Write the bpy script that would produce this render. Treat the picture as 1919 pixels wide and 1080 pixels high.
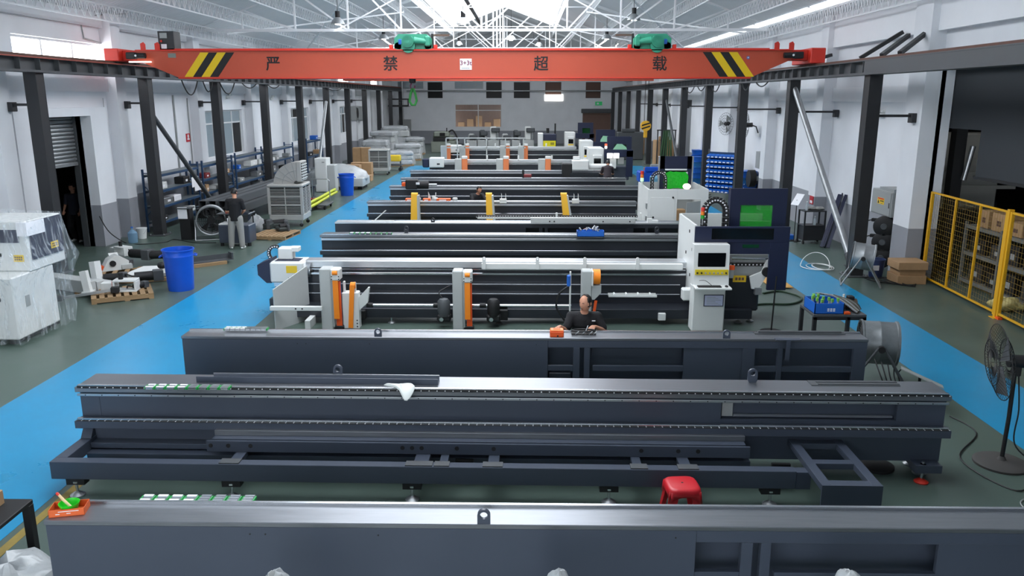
import bpy, math, random
from mathutils import Vector, Matrix
random.seed(7)
for o in list(bpy.data.objects): bpy.data.objects.remove(o)
S = bpy.context.scene
COL = S.collection
PI = math.pi
# ------------------------------------------------------------------ camera, world, exposure
F, CH, VPX, VPY = 1500.0, 4.2, 985.0, 184.0          # focal length in pixels of a 1919 wide frame, camera height
PITCH = math.atan((540-VPY)/F); YAW = math.atan((VPX-959.5)/math.hypot(F, 540-VPY))
FWD = Vector((-math.sin(YAW)*math.cos(PITCH), math.cos(YAW)*math.cos(PITCH), -math.sin(PITCH)))
RGT = Vector((math.cos(YAW), math.sin(YAW), 0)); UPV = RGT.cross(FWD); CAM = Vector((0, 0, CH))
cd = bpy.data.cameras.new('camera'); cam = bpy.data.objects.new('camera', cd); COL.objects.link(cam)
cd.sensor_width = 36; cd.lens = 36*F/1919; cd.clip_end = 300; cd.clip_start = .05
cam.location = CAM; cam.rotation_euler = (PI/2-PITCH, 0, YAW); S.camera = cam
wd = bpy.data.worlds.new('overcast_sky'); S.world = wd; wd.use_nodes = True
wd.node_tree.nodes['Background'].inputs[0].default_value = (.88, .94, 1.0, 1)
wd.node_tree.nodes['Background'].inputs[1].default_value = 4.5
S.view_settings.view_transform = 'Standard'; S.view_settings.look = 'None'
S.view_settings.exposure = 0.3; S.view_settings.gamma = 1; S.view_settings.use_curve_mapping = False
SKYLIGHT, WINLIGHT, LAMP = 4.2, 5.0, 3.0              # brightness of the daylight panels, windows, lamps
def ray(px, py): return FWD + RGT*((px-959.5)/F) + UPV*((540-py)/F)
def gz(px, py, z=0.0): r = ray(px, py); return CAM + r*((z-CH)/r.z)
def gy(px, py, y): r = ray(px, py); return CAM + r*(y/r.y)
def gx(px, py, x): r = ray(px, py); return CAM + r*(x/r.x)
# ------------------------------------------------------------------ materials
MATS = {}
def lin(c): return tuple(((v/255)/12.92 if v/255 <= .04045 else ((v/255+.055)/1.055)**2.4) for v in c)
def mat(name, rgb, rough=.5, metal=0., var=.0, scale=3., bump=0., bscale=40., spec=.5, emit=0., alpha=1., trans=0., coat=0., aniso=None):
    if name in MATS: return MATS[name]
    m = bpy.data.materials.new(name); m.use_nodes = True; nt = m.node_tree; b = nt.nodes['Principled BSDF']
    c = lin(rgb); b.inputs['Base Color'].default_value = (*c, 1); b.inputs['Roughness'].default_value = rough
    b.inputs['Metallic'].default_value = metal; b.inputs['Specular IOR Level'].default_value = spec
    b.inputs['Alpha'].default_value = alpha; b.inputs['Transmission Weight'].default_value = trans
    b.inputs['Coat Weight'].default_value = coat
    if emit: b.inputs['Emission Color'].default_value = (*c, 1); b.inputs['Emission Strength'].default_value = emit
    if var or bump:
        tc = nt.nodes.new('ShaderNodeTexCoord'); mp = nt.nodes.new('ShaderNodeMapping')
        nt.links.new(tc.outputs['Object'], mp.inputs[0])
        if aniso: mp.inputs['Scale'].default_value = aniso
    if var:
        n = nt.nodes.new('ShaderNodeTexNoise'); n.inputs['Scale'].default_value = scale; n.inputs['Detail'].default_value = 6; n.inputs['Roughness'].default_value = .65
        nt.links.new(mp.outputs[0], n.inputs['Vector'])
        mr = nt.nodes.new('ShaderNodeMapRange'); mr.inputs[1].default_value = .3; mr.inputs[2].default_value = .7
        mr.inputs[3].default_value = 1-var; mr.inputs[4].default_value = 1+var; nt.links.new(n.outputs['Fac'], mr.inputs[0])
        mx = nt.nodes.new('ShaderNodeVectorMath'); mx.operation = 'SCALE'; mx.inputs[0].default_value = c
        nt.links.new(mr.outputs[0], mx.inputs['Scale']); nt.links.new(mx.outputs[0], b.inputs['Base Color'])
        m2 = nt.nodes.new('ShaderNodeMapRange'); m2.inputs[1].default_value = .3; m2.inputs[2].default_value = .7
        m2.inputs[3].default_value = max(.03, rough-.1*min(1, var*4)); m2.inputs[4].default_value = min(1, rough+.1*min(1, var*4))
        nt.links.new(n.outputs['Fac'], m2.inputs[0]); nt.links.new(m2.outputs[0], b.inputs['Roughness'])
    if bump:
        n2 = nt.nodes.new('ShaderNodeTexNoise'); n2.inputs['Scale'].default_value = bscale; n2.inputs['Detail'].default_value = 3
        nt.links.new(mp.outputs[0], n2.inputs['Vector']); bp = nt.nodes.new('ShaderNodeBump'); bp.inputs['Strength'].default_value = bump
        bp.inputs['Distance'].default_value = .02; nt.links.new(n2.outputs['Fac'], bp.inputs['Height']); nt.links.new(bp.outputs[0], b.inputs['Normal'])
    MATS[name] = m; return m
def glass(name, rgb, alpha, rough=.08):
    return mat(name, rgb, rough, alpha=alpha, spec=.6)
M_floor = mat('green_epoxy_floor', (78, 93, 86), .34, var=.14, scale=.7, spec=.4)
M_blue = mat('blue_floor_paint', (30, 134, 178), .3, var=.10, scale=.8, spec=.4)
M_yline = mat('yellow_floor_paint', (138, 118, 52), .5, var=.25, scale=6)
M_plaster = mat('white_plaster', (232, 233, 236), .85, var=.03, scale=.7, spec=.2)
M_roof = mat('roof_sheet_grey', (200, 203, 207), .7, var=.05, scale=.5, spec=.2)
M_truss = mat('white_truss_paint', (232, 234, 236), .6, var=.03, scale=2)
M_black = mat('charcoal_column_paint', (40, 41, 44), .5, var=.15, scale=2.5)
M_girder = mat('grey_girder_paint', (72, 75, 78), .55, var=.1, scale=2)
M_rust = mat('rusty_rail', (92, 62, 52), .7, var=.25, scale=6)
M_orange = mat('crane_orange_paint', (188, 76, 50), .42, var=.06, scale=.6)
M_red = mat('crane_red_paint', (206, 48, 32), .45, var=.06, scale=1.5)
M_yel = mat('signal_yellow', (226, 190, 12), .45)
M_blk = mat('matt_black', (18, 18, 20), .6)
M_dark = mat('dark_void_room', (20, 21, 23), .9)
M_teal = mat('teal_green_paint', (52, 150, 120), .4, var=.08, scale=8)
M_white = mat('white_powder_coat', (214, 216, 214), .4, var=.02, scale=2)
M_greyw = mat('light_grey_powder_coat', (176, 179, 178), .45, var=.03, scale=2)
M_bed = mat('slate_machine_paint', (66, 73, 86), .36, var=.05, scale=1.2, spec=.45)
M_bedtop = mat('machined_steel_top', (128, 131, 136), .32, metal=.75, var=.1, scale=2, aniso=(1, 14, 14))
M_steel = mat('bright_steel', (205, 208, 212), .22, metal=1., var=.04, scale=6, aniso=(1, 10, 10))
M_alu = mat('brushed_aluminium', (200, 203, 206), .34, metal=.9, var=.05, scale=3, aniso=(1, 12, 12))
M_navy = mat('navy_powder_coat', (22, 30, 58), .42, var=.05, scale=2)
M_belt = mat('orange_belt', (248, 138, 20), .55, var=.04, scale=8)
M_belt2 = mat('deep_orange_belt', (226, 84, 22), .55)
M_yarm = mat('yellow_arm_paint', (244, 186, 52), .5)
M_rubber = mat('black_rubber', (24, 24, 26), .65)
M_plast_b = mat('blue_plastic', (18, 82, 196), .4, var=.04, scale=4)
M_bluebin = mat('blue_tray_plastic', (30, 98, 190), .4)
M_rack = mat('rack_blue_paint', (30, 62, 96), .45, var=.08, scale=4)
M_shelf = mat('shelf_grey_steel', (96, 104, 108), .5, var=.12, scale=3)
M_wood = mat('pallet_wood', (150, 122, 88), .75, var=.2, scale=5, aniso=(1, 8, 8))
M_card = mat('cardboard', (168, 134, 98), .8, var=.1, scale=4)
M_galv = mat('galvanised_steel', (160, 163, 165), .4, metal=.7, var=.12, scale=7)
M_ggrey = mat('electrical_box_grey', (150, 153, 152), .5)
M_cooler = mat('beige_plastic', (168, 168, 164), .55, var=.05, scale=3)
M_chrome = mat('chrome', (225, 226, 228), .12, metal=1.)
M_skin = mat('skin', (196, 142, 116), .55, var=.06, scale=14, spec=.35)
M_hair = mat('black_hair', (16, 14, 14), .5)
M_tblack = mat('black_cotton', (20, 20, 24), .85, bump=.3, bscale=60)
M_tgrey = mat('grey_cotton', (150, 149, 145), .85, bump=.3, bscale=50)
M_film = mat('clear_plastic_film', (222, 230, 236), .2, alpha=.2, bump=.7, bscale=5, spec=.9, var=.03, scale=3, aniso=(5, 5, .5))
def highlight_streaks(m, lo, hi):  # the film's bright highlights painted as streaks of opacity
    nt = m.node_tree; b = nt.nodes['Principled BSDF']; g = nt.nodes.new('ShaderNodeNewGeometry'); mp = nt.nodes.new('ShaderNodeMapping'); mp.inputs['Scale'].default_value = (9, 9, .9); mp.inputs['Rotation'].default_value = (.25, .2, 0)
    n = nt.nodes.new('ShaderNodeTexNoise'); n.inputs['Scale'].default_value = 1.6; n.inputs['Detail'].default_value = 5; nt.links.new(g.outputs['Position'], mp.inputs[0]); nt.links.new(mp.outputs[0], n.inputs['Vector'])
    r = nt.nodes.new('ShaderNodeMapRange'); r.inputs[1].default_value = .5; r.inputs[2].default_value = .68; r.inputs[3].default_value = lo; r.inputs[4].default_value = hi; nt.links.new(n.outputs['Fac'], r.inputs[0]); nt.links.new(r.outputs[0], b.inputs['Alpha'])
highlight_streaks(M_film, .07, .42)
M_bed2 = mat('black_and_shaded_paint', (40, 43, 50), .34, var=.05, scale=1.2, spec=.45)  # black on finished machines; on the slate beds, shade put into the colour
M_film2 = mat('milky_plastic_film', (176, 180, 182), .3, alpha=.8, bump=.9, bscale=9, spec=.7, var=.08, scale=5)
M_screen = mat('dark_screen', (8, 10, 12), .12)
M_ggreen = mat('green_laser_glass', (30, 165, 44), .1, alpha=.62, spec=.7)
M_dgreen = mat('dark_green_laser_glass', (14, 62, 24), .1, alpha=.92, spec=.7)
M_gfilm = mat('green_film', (24, 190, 40), .22, bump=.8, bscale=12, alpha=.92)
M_mint = mat('mint_film', (150, 205, 170), .3, bump=.8, bscale=12)
M_paper = mat('white_paper', (232, 232, 236), .7)
M_sticker = mat('yellow_sticker', (226, 190, 40), .55)
M_brown = mat('brown_door', (92, 66, 56), .6, var=.05, scale=2)
M_win = mat('window_glass_grey', (150, 166, 176), .12, spec=.7, alpha=.75)
M_winw = mat('window_frame_white', (214, 216, 218), .5)
M_chain = mat('drag_chain_black', (22, 22, 24), .5)
M_day = mat('daylight_panel', (244, 249, 255), .6, emit=SKYLIGHT)
M_daywin = mat('daylight_window', (250, 252, 255), .6, emit=WINLIGHT)
M_lamp = mat('lamp_glow', (255, 252, 245), .5, emit=LAMP)
M_cable = mat('black_cable', (20, 20, 22), .55)
M_gcable = mat('dark_green_hose', (40, 62, 44), .5)
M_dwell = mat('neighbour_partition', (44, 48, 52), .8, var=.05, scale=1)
M_stool = mat('red_plastic', (196, 30, 40), .35)
M_lime = mat('lime_plastic', (40, 205, 40), .4)
M_obox = mat('orange_card', (222, 98, 40), .6)
M_ytube = mat('yellow_green_wrap', (186, 194, 40), .5, bump=.4, bscale=15)
def mat_wall(name, top, low, h):
    m = mat(name, top, .85, spec=.2); nt = m.node_tree; b = nt.nodes['Principled BSDF']
    tc = nt.nodes.new('ShaderNodeNewGeometry'); sp = nt.nodes.new('ShaderNodeSeparateXYZ'); nt.links.new(tc.outputs['Position'], sp.inputs[0])
    g = nt.nodes.new('ShaderNodeMath'); g.operation = 'LESS_THAN'; g.inputs[1].default_value = h; nt.links.new(sp.outputs['Z'], g.inputs[0])
    n = nt.nodes.new('ShaderNodeTexNoise'); n.inputs['Scale'].default_value = .8; n.inputs['Detail'].default_value = 6; nt.links.new(tc.outputs['Position'], n.inputs['Vector'])
    mr = nt.nodes.new('ShaderNodeMapRange'); mr.inputs[1].default_value = .3; mr.inputs[2].default_value = .7; mr.inputs[3].default_value = .93; mr.inputs[4].default_value = 1.03; nt.links.new(n.outputs['Fac'], mr.inputs[0])
    mx = nt.nodes.new('ShaderNodeMix'); mx.data_type = 'RGBA'; mx.inputs['A'].default_value = (*lin(top), 1); mx.inputs['B'].default_value = (*lin(low), 1)
    nt.links.new(g.outputs[0], mx.inputs['Factor'])
    sc = nt.nodes.new('ShaderNodeVectorMath'); sc.operation = 'SCALE'; nt.links.new(mx.outputs['Result'], sc.inputs[0]); nt.links.new(mr.outputs[0], sc.inputs['Scale'])
    nt.links.new(sc.outputs[0], b.inputs['Base Color']); return m
M_wall = mat_wall('white_wall_grey_dado', (228, 230, 234), (150, 152, 158), 1.2)
# ------------------------------------------------------------------ mesh helpers
WORLD = {}
class MB:
    def __init__(s): s.v = []; s.f = []
    def add(s, vs, fs):
        n = len(s.v); s.v += [tuple(v) for v in vs]; s.f += [tuple(n+i for i in f) for f in fs]; return s
    def box(s, x0, x1, y0, y1, z0, z1, b=0.):
        if x0 > x1: x0, x1 = x1, x0
        if y0 > y1: y0, y1 = y1, y0
        if z0 > z1: z0, z1 = z1, z0
        if b <= 0:
            return s.add([(x, y, z) for z in (z0, z1) for y in (y0, y1) for x in (x0, x1)],
                [(0, 2, 3, 1), (4, 5, 7, 6), (0, 1, 5, 4), (2, 6, 7, 3), (0, 4, 6, 2), (1, 3, 7, 5)])
        b = min(b, (x1-x0)*.45, (y1-y0)*.45, (z1-z0)*.45); vs = []; idx = {}
        X, Y, Z = (x0, x1), (y0, y1), (z0, z1)
        for i in (0, 1):
            for j in (0, 1):
                for k in (0, 1):
                    si, sj, sk = 1-2*i, 1-2*j, 1-2*k
                    for a, d in enumerate(((0, b, b), (b, 0, b), (b, b, 0))):
                        idx[i, j, k, a] = len(vs); vs.append((X[i]+si*d[0], Y[j]+sj*d[1], Z[k]+sk*d[2]))
        fs = []; I = lambda i, j, k, a: idx[i, j, k, a]
        for i in (0, 1):
            q = [I(i, 0, 0, 0), I(i, 1, 0, 0), I(i, 1, 1, 0), I(i, 0, 1, 0)]; fs.append(q if i else q[::-1])
            q = [I(0, i, 0, 1), I(1, i, 0, 1), I(1, i, 1, 1), I(0, i, 1, 1)]; fs.append(q[::-1] if i else q)
            q = [I(0, 0, i, 2), I(1, 0, i, 2), I(1, 1, i, 2), I(0, 1, i, 2)]; fs.append(q if i else q[::-1])
        for i in (0, 1):
            for j in (0, 1):
                q = [I(i, j, 0, 0), I(i, j, 1, 0), I(i, j, 1, 1), I(i, j, 0, 1)]; fs.append(q if i == j else q[::-1])
                q = [I(i, 0, j, 0), I(i, 1, j, 0), I(i, 1, j, 2), I(i, 0, j, 2)]; fs.append(q[::-1] if i == j else q)
                q = [I(0, i, j, 1), I(1, i, j, 1), I(1, i, j, 2), I(0, i, j, 2)]; fs.append(q if i == j else q[::-1])
                for k in (0, 1):
                    q = [I(i, j, k, 0), I(i, j, k, 1), I(i, j, k, 2)]; fs.append(q if (i+j+k) % 2 else q[::-1])
        return s.add(vs, fs)
    def bar(s, p0, p1, w, h=None, up=(0, 0, 1)):
        h = h or w; p0 = Vector(p0); p1 = Vector(p1); d = (p1-p0).normalized(); u = Vector(up)
        if abs(d.dot(u)) > .98: u = Vector((0, 1, 0))
        r = d.cross(u).normalized()*(w/2); t = r.cross(d).normalized()*(h/2)
        vs = [p+a*r+c*t for p in (p0, p1) for a, c in ((-1, -1), (1, -1), (1, 1), (-1, 1))]
        return s.add(vs, [(0, 3, 2, 1)[::-1], (4, 5, 6, 7)[::-1], (0, 1, 5, 4)[::-1], (1, 2, 6, 5)[::-1], (2, 3, 7, 6)[::-1], (3, 0, 4, 7)[::-1]])
    def cyl(s, p0, p1, r, n=12, r2=None, caps=True):
        r2 = r if r2 is None else r2; p0 = Vector(p0); p1 = Vector(p1); d = (p1-p0).normalized()
        u = Vector((0, 0, 1)) if abs(d.z) < .9 else Vector((1, 0, 0)); a = d.cross(u).normalized(); b = d.cross(a)
        vs = [p+q*(math.cos(2*PI*i/n)*a+math.sin(2*PI*i/n)*b) for p, q in ((p0, r), (p1, r2)) for i in range(n)]
        fs = [(i, (i+1) % n, n+(i+1) % n, n+i) for i in range(n)]
        if caps: fs += [tuple(range(n))[::-1], tuple(range(n, 2*n))]
        return s.add(vs, fs)
    def tube(s, pts, r, n=6, closed=False):
        pts = [Vector(p) for p in pts]; m = len(pts); vs = []; ref = None
        for i, p in enumerate(pts):
            d = (pts[(i+1) % m]-pts[i-1]) if closed else (pts[min(i+1, m-1)]-pts[max(i-1, 0)])
            d = d.normalized() if d.length > 1e-9 else Vector((0, 0, 1))
            if ref is None: ref = Vector((0, 0, 1)) if abs(d.z) < .9 else Vector((1, 0, 0))
            a = (ref-d*ref.dot(d)).normalized(); ref = a; b = d.cross(a)
            rr = r[i] if isinstance(r, (list, tuple)) else r
            vs += [p+rr*(math.cos(2*PI*k/n)*a+math.sin(2*PI*k/n)*b) for k in range(n)]
        fs = []
        for i in range(m if closed else m-1):
            j = (i+1) % m; fs += [(i*n+k, i*n+(k+1) % n, j*n+(k+1) % n, j*n+k) for k in range(n)]
        if not closed: fs += [tuple(range(n))[::-1], tuple(range((m-1)*n, m*n))]
        return s.add(vs, fs)
    def lathe(s, prof, n=20, c=(0, 0, 0), axis='z', sx=1., sy=1., caps=True):
        vs = []
        for r, z in prof:
            for k in range(n):
                a = 2*PI*k/n; p = (r*math.cos(a)*sx, r*math.sin(a)*sy, z)
                if axis == 'x': p = (p[2], p[0], p[1])
                if axis == 'y': p = (p[1], p[2], p[0])
                vs.append((p[0]+c[0], p[1]+c[1], p[2]+c[2]))
        fs = []
        for i in range(len(prof)-1):
            fs += [(i*n+k, i*n+(k+1) % n, (i+1)*n+(k+1) % n, (i+1)*n+k) for k in range(n)]
        if caps and prof[0][0] > 1e-6: fs.append(tuple(range(n))[::-1])
        if caps and prof[-1][0] > 1e-6: fs.append(tuple(range((len(prof)-1)*n, len(prof)*n)))
        return s.add(vs, fs)
    def ell(s, c, r, n=14, m=9):
        return s.lathe([(math.sin(PI*i/m)*1. if 0 < i < m else 1e-7, -math.cos(PI*i/m)) for i in range(m+1)], n).xf_last((m+1)*n, c, r)
    def xf_last(s, k, c, r):
        for i in range(len(s.v)-k, len(s.v)):
            v = s.v[i]; s.v[i] = (v[0]*r[0]+c[0], v[1]*r[1]+c[1], v[2]*r[2]+c[2])
        return s
    def prism(s, poly, a0, a1, axis='y'):
        def P(u, w, a): return {'y': (u, a, w), 'x': (a, u, w), 'z': (u, w, a)}[axis]
        n = len(poly); vs = [P(u, w, a0) for u, w in poly]+[P(u, w, a1) for u, w in poly]
        ar = sum(poly[i][0]*poly[(i+1) % n][1]-poly[(i+1) % n][0]*poly[i][1] for i in range(n))
        fs = [tuple(range(n)), tuple(range(n, 2*n))[::-1]]+[(i, n+i, n+(i+1) % n, (i+1) % n) for i in range(n)]
        flip = (ar > 0) != (axis == 'y')
        if flip: fs = [f[::-1] for f in fs]
        if a1 < a0: fs = [f[::-1] for f in fs]
        return s.add(vs, fs)
    def ring(s, outer, inner, a0, a1, axis='y'):
        def P(u, w, a): return {'y': (u, a, w), 'x': (a, u, w), 'z': (u, w, a)}[axis]
        n = len(outer); vs = [P(u, w, a) for a in (a0, a1) for L in (outer, inner) for u, w in L]; fs = []
        for i in range(n):
            j = (i+1) % n
            fs += [(i, j, n+j, n+i), (2*n+j, 2*n+i, 3*n+i, 3*n+j), (j, i, 2*n+i, 2*n+j), (n+i, n+j, 3*n+j, 3*n+i)]
        return s.add(vs, fs)
    def rot(s, M, c=(0, 0, 0), start=0):
        c = Vector(c)
        for i in range(start, len(s.v)): s.v[i] = tuple(M @ (Vector(s.v[i])-c)+c)
        return s
    def mesh(s, name, m):
        me = bpy.data.meshes.new(name); me.from_pydata(s.v, [], s.f); me.materials.append(m)
        me.polygons.foreach_set('use_smooth', [True]*len(me.polygons)); me.set_sharp_from_angle(angle=math.radians(38)); me.update(); return me
    def build(s, name, m, parent=None, kind=None, label=None):
        off = None
        if parent is not None:
            off = WORLD.get(parent.name)
            if off is not None: s.v = [(a-off[0], b-off[1], c-off[2]) for a, b, c in s.v]
        loc = (0, 0, 0)
        if parent is None and s.v:
            xs, ys, zs = zip(*s.v); loc = ((min(xs)+max(xs))/2, (min(ys)+max(ys))/2, min(zs))
            s.v = [(a-loc[0], b-loc[1], c-loc[2]) for a, b, c in s.v]
        o = bpy.data.objects.new(name, s.mesh(name, m)); COL.objects.link(o)
        if parent is not None:
            o.parent = parent
            if off is not None: WORLD[o.name] = off
        o.location = loc
        if parent is None: WORLD[o.name] = loc
        if kind: o['kind'] = kind
        if label: o['label'] = label
        return o
def bx(*a, b=0.): return MB().box(*a, b=b)
def tag(o, label, cat, group=None):
    o['label'] = label; o['category'] = cat
    if group: o['group'] = group
    return o
def thing(name, label, cat, loc=(0, 0, 0), rz=0., group=None, world=False, kind=None):
    o = bpy.data.objects.new(name, None); COL.objects.link(o); o.location = loc; o.rotation_euler = (0, 0, rz); o.empty_display_size = .1
    if kind: o['kind'] = kind
    if label: o['label'] = label
    if cat: o['category'] = cat
    if group: o['group'] = group
    if world: WORLD[o.name] = tuple(loc)
    return o
def part(parent, name, mesh, loc=(0, 0, 0), rot=(0, 0, 0), kind=None):
    o = bpy.data.objects.new(name, mesh); COL.objects.link(o); o.parent = parent; o.location = loc; o.rotation_euler = rot
    if kind: o['kind'] = kind
    return o
def kids(o): return [c for c in bpy.data.objects if c.parent == o]
def dup(root, loc, rz=None, label=None, parent=None):
    def rec(o, par):
        c = o.copy(); COL.objects.link(c); c.parent = par
        for ch in kids(o): rec(ch, c)
        return c
    r = rec(root, parent); r.location = loc
    if rz is not None: r.rotation_euler = (0, 0, rz)
    if label: r['label'] = label
    return r
def text_mesh(txt, size, m, depth=.004, name='lettering', bold=.013):
    c = bpy.data.curves.new(name, 'FONT'); c.body = txt; c.size = size; c.extrude = depth; c.offset = size*bold; c.align_x = 'CENTER'; c.align_y = 'CENTER'
    o = bpy.data.objects.new(name, c); COL.objects.link(o); dg = bpy.context.evaluated_depsgraph_get()
    me = bpy.data.meshes.new_from_object(o.evaluated_get(dg)); bpy.data.objects.remove(o); me.materials.clear(); me.materials.append(m); return me
def text(parent, txt, size, m, loc, rot=(PI/2, 0, 0), depth=.004, name='lettering'):
    o = part(parent, name, text_mesh(txt, size, m, depth), (0, 0, 0), rot)
    off = WORLD.get(parent.name, (0, 0, 0)) if parent else (0, 0, 0); o.location = tuple(loc[i]-off[i] for i in range(3)); return o
def circ(cx, cz, r, n=16, a0=0.): return [(cx+r*math.cos(a0+2*PI*i/n), cz+r*math.sin(a0+2*PI*i/n)) for i in range(n)]
def sstruct(o, label=None): o['kind'] = 'structure'; return o
def hang(p0, p1, sag, n=12):
    p0 = Vector(p0); p1 = Vector(p1); return [p0.lerp(p1, t)-Vector((0, 0, sag*4*t*(1-t))) for t in [i/n for i in range(n+1)]]
def spline(pts, n=6):
    P = [Vector(p) for p in pts]; P = [P[0]]+P+[P[-1]]; out = []
    for i in range(1, len(P)-2):
        a, b, c, d = P[i-1:i+3]
        for k in range(n):
            t = k/n; out.append(.5*((2*b)+(c-a)*t+(2*a-5*b+4*c-d)*t*t+(3*b-a-3*c+d)*t**3))
    return out+[P[-2]]
def marks(parent, axis, c, u0, u1, z0, z1, rows, cols, m, th=.001):
    """rows of small unreadable print marks on a label in the plane axis = c (the marks stand proud towards minus axis)"""
    mb = MB(); du = (u1-u0)/cols; dz = (z1-z0)/rows
    for r in range(rows):
        for k in range(cols):
            a, b, p, q = u0+du*(k+.14), u0+du*(k+.86), z0+dz*(r+.18), z0+dz*(r+.84)
            mb.box(*((a, b, c-th, c) if axis == 'y' else (c-th, c, a, b)), p, q)
    return mb.build('print_marks', m, parent)
ORD = ['first', 'second', 'third', 'fourth', 'fifth', 'sixth', 'seventh', 'eighth', 'ninth', 'tenth', 'eleventh', 'twelfth']
# ------------------------------------------------------------------ the hall
XL, XR, YB, YN, ZE = -12.5, 9.4, 77.0, -4.0, 6.62
XRG = (XL+XR)/2; ZR = ZE+.375*(XRG-XL)
def zroof(x): return ZE+.375*(x-XL if x < XRG else XR-x)
sstruct(bx(-18, 26, YN, YB+.3, -.2, 0).build('floor', M_floor))
sstruct(bx(-7.3, -5.1, YN, 51.5, 0, .003).build('floor_stripe', M_blue), '')
sstruct(bx(6.13, 7.42, YN, 51.5, 0, .003).build('floor_stripe', M_blue), '')
sstruct(bx(-5.02, -4.92, YN, 8.4, 0, .003).build('floor_line', M_yline))
def wall_panels(name, axis, c0, c1, u0, u1, z0, z1, holes, m):
    """a wall slab with rectangular openings: holes (ua, ub, za, zb)"""
    us = sorted({u0, u1, *[h[0] for h in holes], *[h[1] for h in holes]}); us = [u for u in us if u0 <= u <= u1]; mb = MB()
    for a, b in zip(us, us[1:]):
        mid = (a+b)/2; hs = sorted([(h[2], h[3]) for h in holes if h[0] <= mid <= h[1]]); z = z0
        for p, q in hs+[(z1, z1)]:
            if p > z+1e-4: mb.box(*((c0, c1, a, b) if axis == 'x' else (a, b, c0, c1)), z, p)
            z = max(z, q)
    return sstruct(mb.build(name, m))
# left wall openings
D1 = (19.9, 22.75, 0, 3.72)                                       # roller shutter doorway
LW = [(31.6, 35.9, 1.85, 3.72), (43, 47, 1.85, 3.68), (54.2, 57.5, 1.85, 3.66), (64, 66.6, 1.9, 3.6)]
LUP = [(20.1, 24.55, 4.95, 5.74), (8.0, 14.5, 4.95, 5.74)]+[(y, y+4.4, 4.95, 5.74) for y in (31.5, 42.5, 53.6, 64.8)]
wall_left = wall_panels('wall_left', 'x', XL-.3, XL, YN, YB, 0, ZE+.05, [D1]+LW+LUP, M_wall)
RO = (-2., 18.85, 0, 4.85); RD = (46.6, 50.2, 0, 4.4)
wall_right = wall_panels('wall_right', 'x', XR, XR+.3, YN, YB, 0, ZE+.05, [RO, RD], M_wall)
BW = [(gy(x0, 155, YB).x, gy(x1, 155, YB).x, gy(900, 184, YB).z, gy(900, 154, YB).z) for x0, x1 in ((801, 829), (911, 940), (963, 993), (1022, 1052), (1098, 1126))]
BLV = [(gy(x0, 155, YB).x, gy(x1, 155, YB).x, gy(900, 166.5, YB).z, gy(900, 153.5, YB).z) for x0, x1 in ((745, 793), (852, 905))]
BBIG = (gy(852, 195, YB).x, gy(940, 195, YB).x, gy(900, 239, YB).z, gy(900, 195, YB).z)
BDR = (gy(1092, 210, YB).x, gy(1145, 210, YB).x, 0, gy(1100, 210, YB).z)
wall_back = wall_panels('wall_back', 'y', YB, YB+.3, XL-.3, XR+.3, 0, ZR+.3, BW+BLV+[BBIG, BDR], M_wall)
wall_front = wall_panels('wall_front', 'y', YN-.3, YN, XL-.3, XR+.3, 0, ZR+.3, [(-10.5, 1.0, 0, 5.4)], M_wall)  # unseen wall; its opening is shaped to throw daylight on the nearest bed
# pilasters and ring beams on the side walls
def trim(n, mb, m=M_wall): return sstruct(mb.build('trim_%d' % n, m))
tn = 1
for y in (18.9, 24.6, 30.6, 36.6, 42, 47.7, 53.2, 58.8, 64.4, 70):
    trim(tn, bx(XL-.1, XL+.34, y-.28, y+.28, 0, ZE-.02)); tn += 1
for y in (19.35, 25.4, 31, 36.6, 42.2, 51., 58.8, 64.4, 70):
    trim(tn, bx(XR-.36, XR+.1, y-.5 if y < 20 else y-.26, y+.32, 0, ZE-.02)); tn += 1
trim(tn, bx(XL-.1, XL+.12, YN, YB, ZE-.42, ZE-.02), M_plaster); tn += 1
trim(tn, bx(XL-.1, XL+.1, YN, YB, 4.38, 4.74), M_plaster); tn += 1
trim(tn, bx(XR-.2, XR+.1, YN, YB, ZE-.95, ZE-.02), M_plaster); tn += 1
trim(tn, bx(XR-.1, XR+.1, 18.9, YB, 4.1, 4.5), M_plaster); tn += 1
# door surround of the shutter doorway
trim(tn, MB().box(XL-.3, XL+.3, D1[1], D1[1]+.9, 0, 3.95).box(XL-.3, XL+.3, D1[0]-.6, D1[0], 0, 3.95).box(XL-.3, XL+.3, D1[0], D1[1], D1[3], 3.95)); tn += 1
# rooms behind the openings
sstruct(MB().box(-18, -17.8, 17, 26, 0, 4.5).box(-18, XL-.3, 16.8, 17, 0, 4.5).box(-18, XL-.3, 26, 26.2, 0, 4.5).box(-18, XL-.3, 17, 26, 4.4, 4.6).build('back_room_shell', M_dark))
sstruct(MB().box(XL-2.4, XL-2.3, 30, 70, 0, 4.4).box(XL-2.3, XL-.3, 30, 30.1, 0, 4.4).box(XL-2.3, XL-.3, 70, 70.1, 0, 4.4).box(XL-2.4, XL-.3, 30, 70, 4.3, 4.4).build('office_shell', mat('office_wall', (120, 124, 126), .8)))
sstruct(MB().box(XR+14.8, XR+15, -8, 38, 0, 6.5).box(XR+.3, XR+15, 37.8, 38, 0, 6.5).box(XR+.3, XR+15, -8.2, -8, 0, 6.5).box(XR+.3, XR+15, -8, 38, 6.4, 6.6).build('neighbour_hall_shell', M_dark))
sstruct(MB().box(XR+3.4, XR+3.5, 44, 53, 0, 4.6).box(XR+.3, XR+3.5, 44, 44.1, 0, 4.6).box(XR+.3, XR+3.5, 53, 53.1, 0, 4.6).box(XR+.3, XR+3.5, 44, 53, 4.5, 4.6).build('side_room_shell', mat('side_room_wall', (180, 184, 188), .8)))
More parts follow.
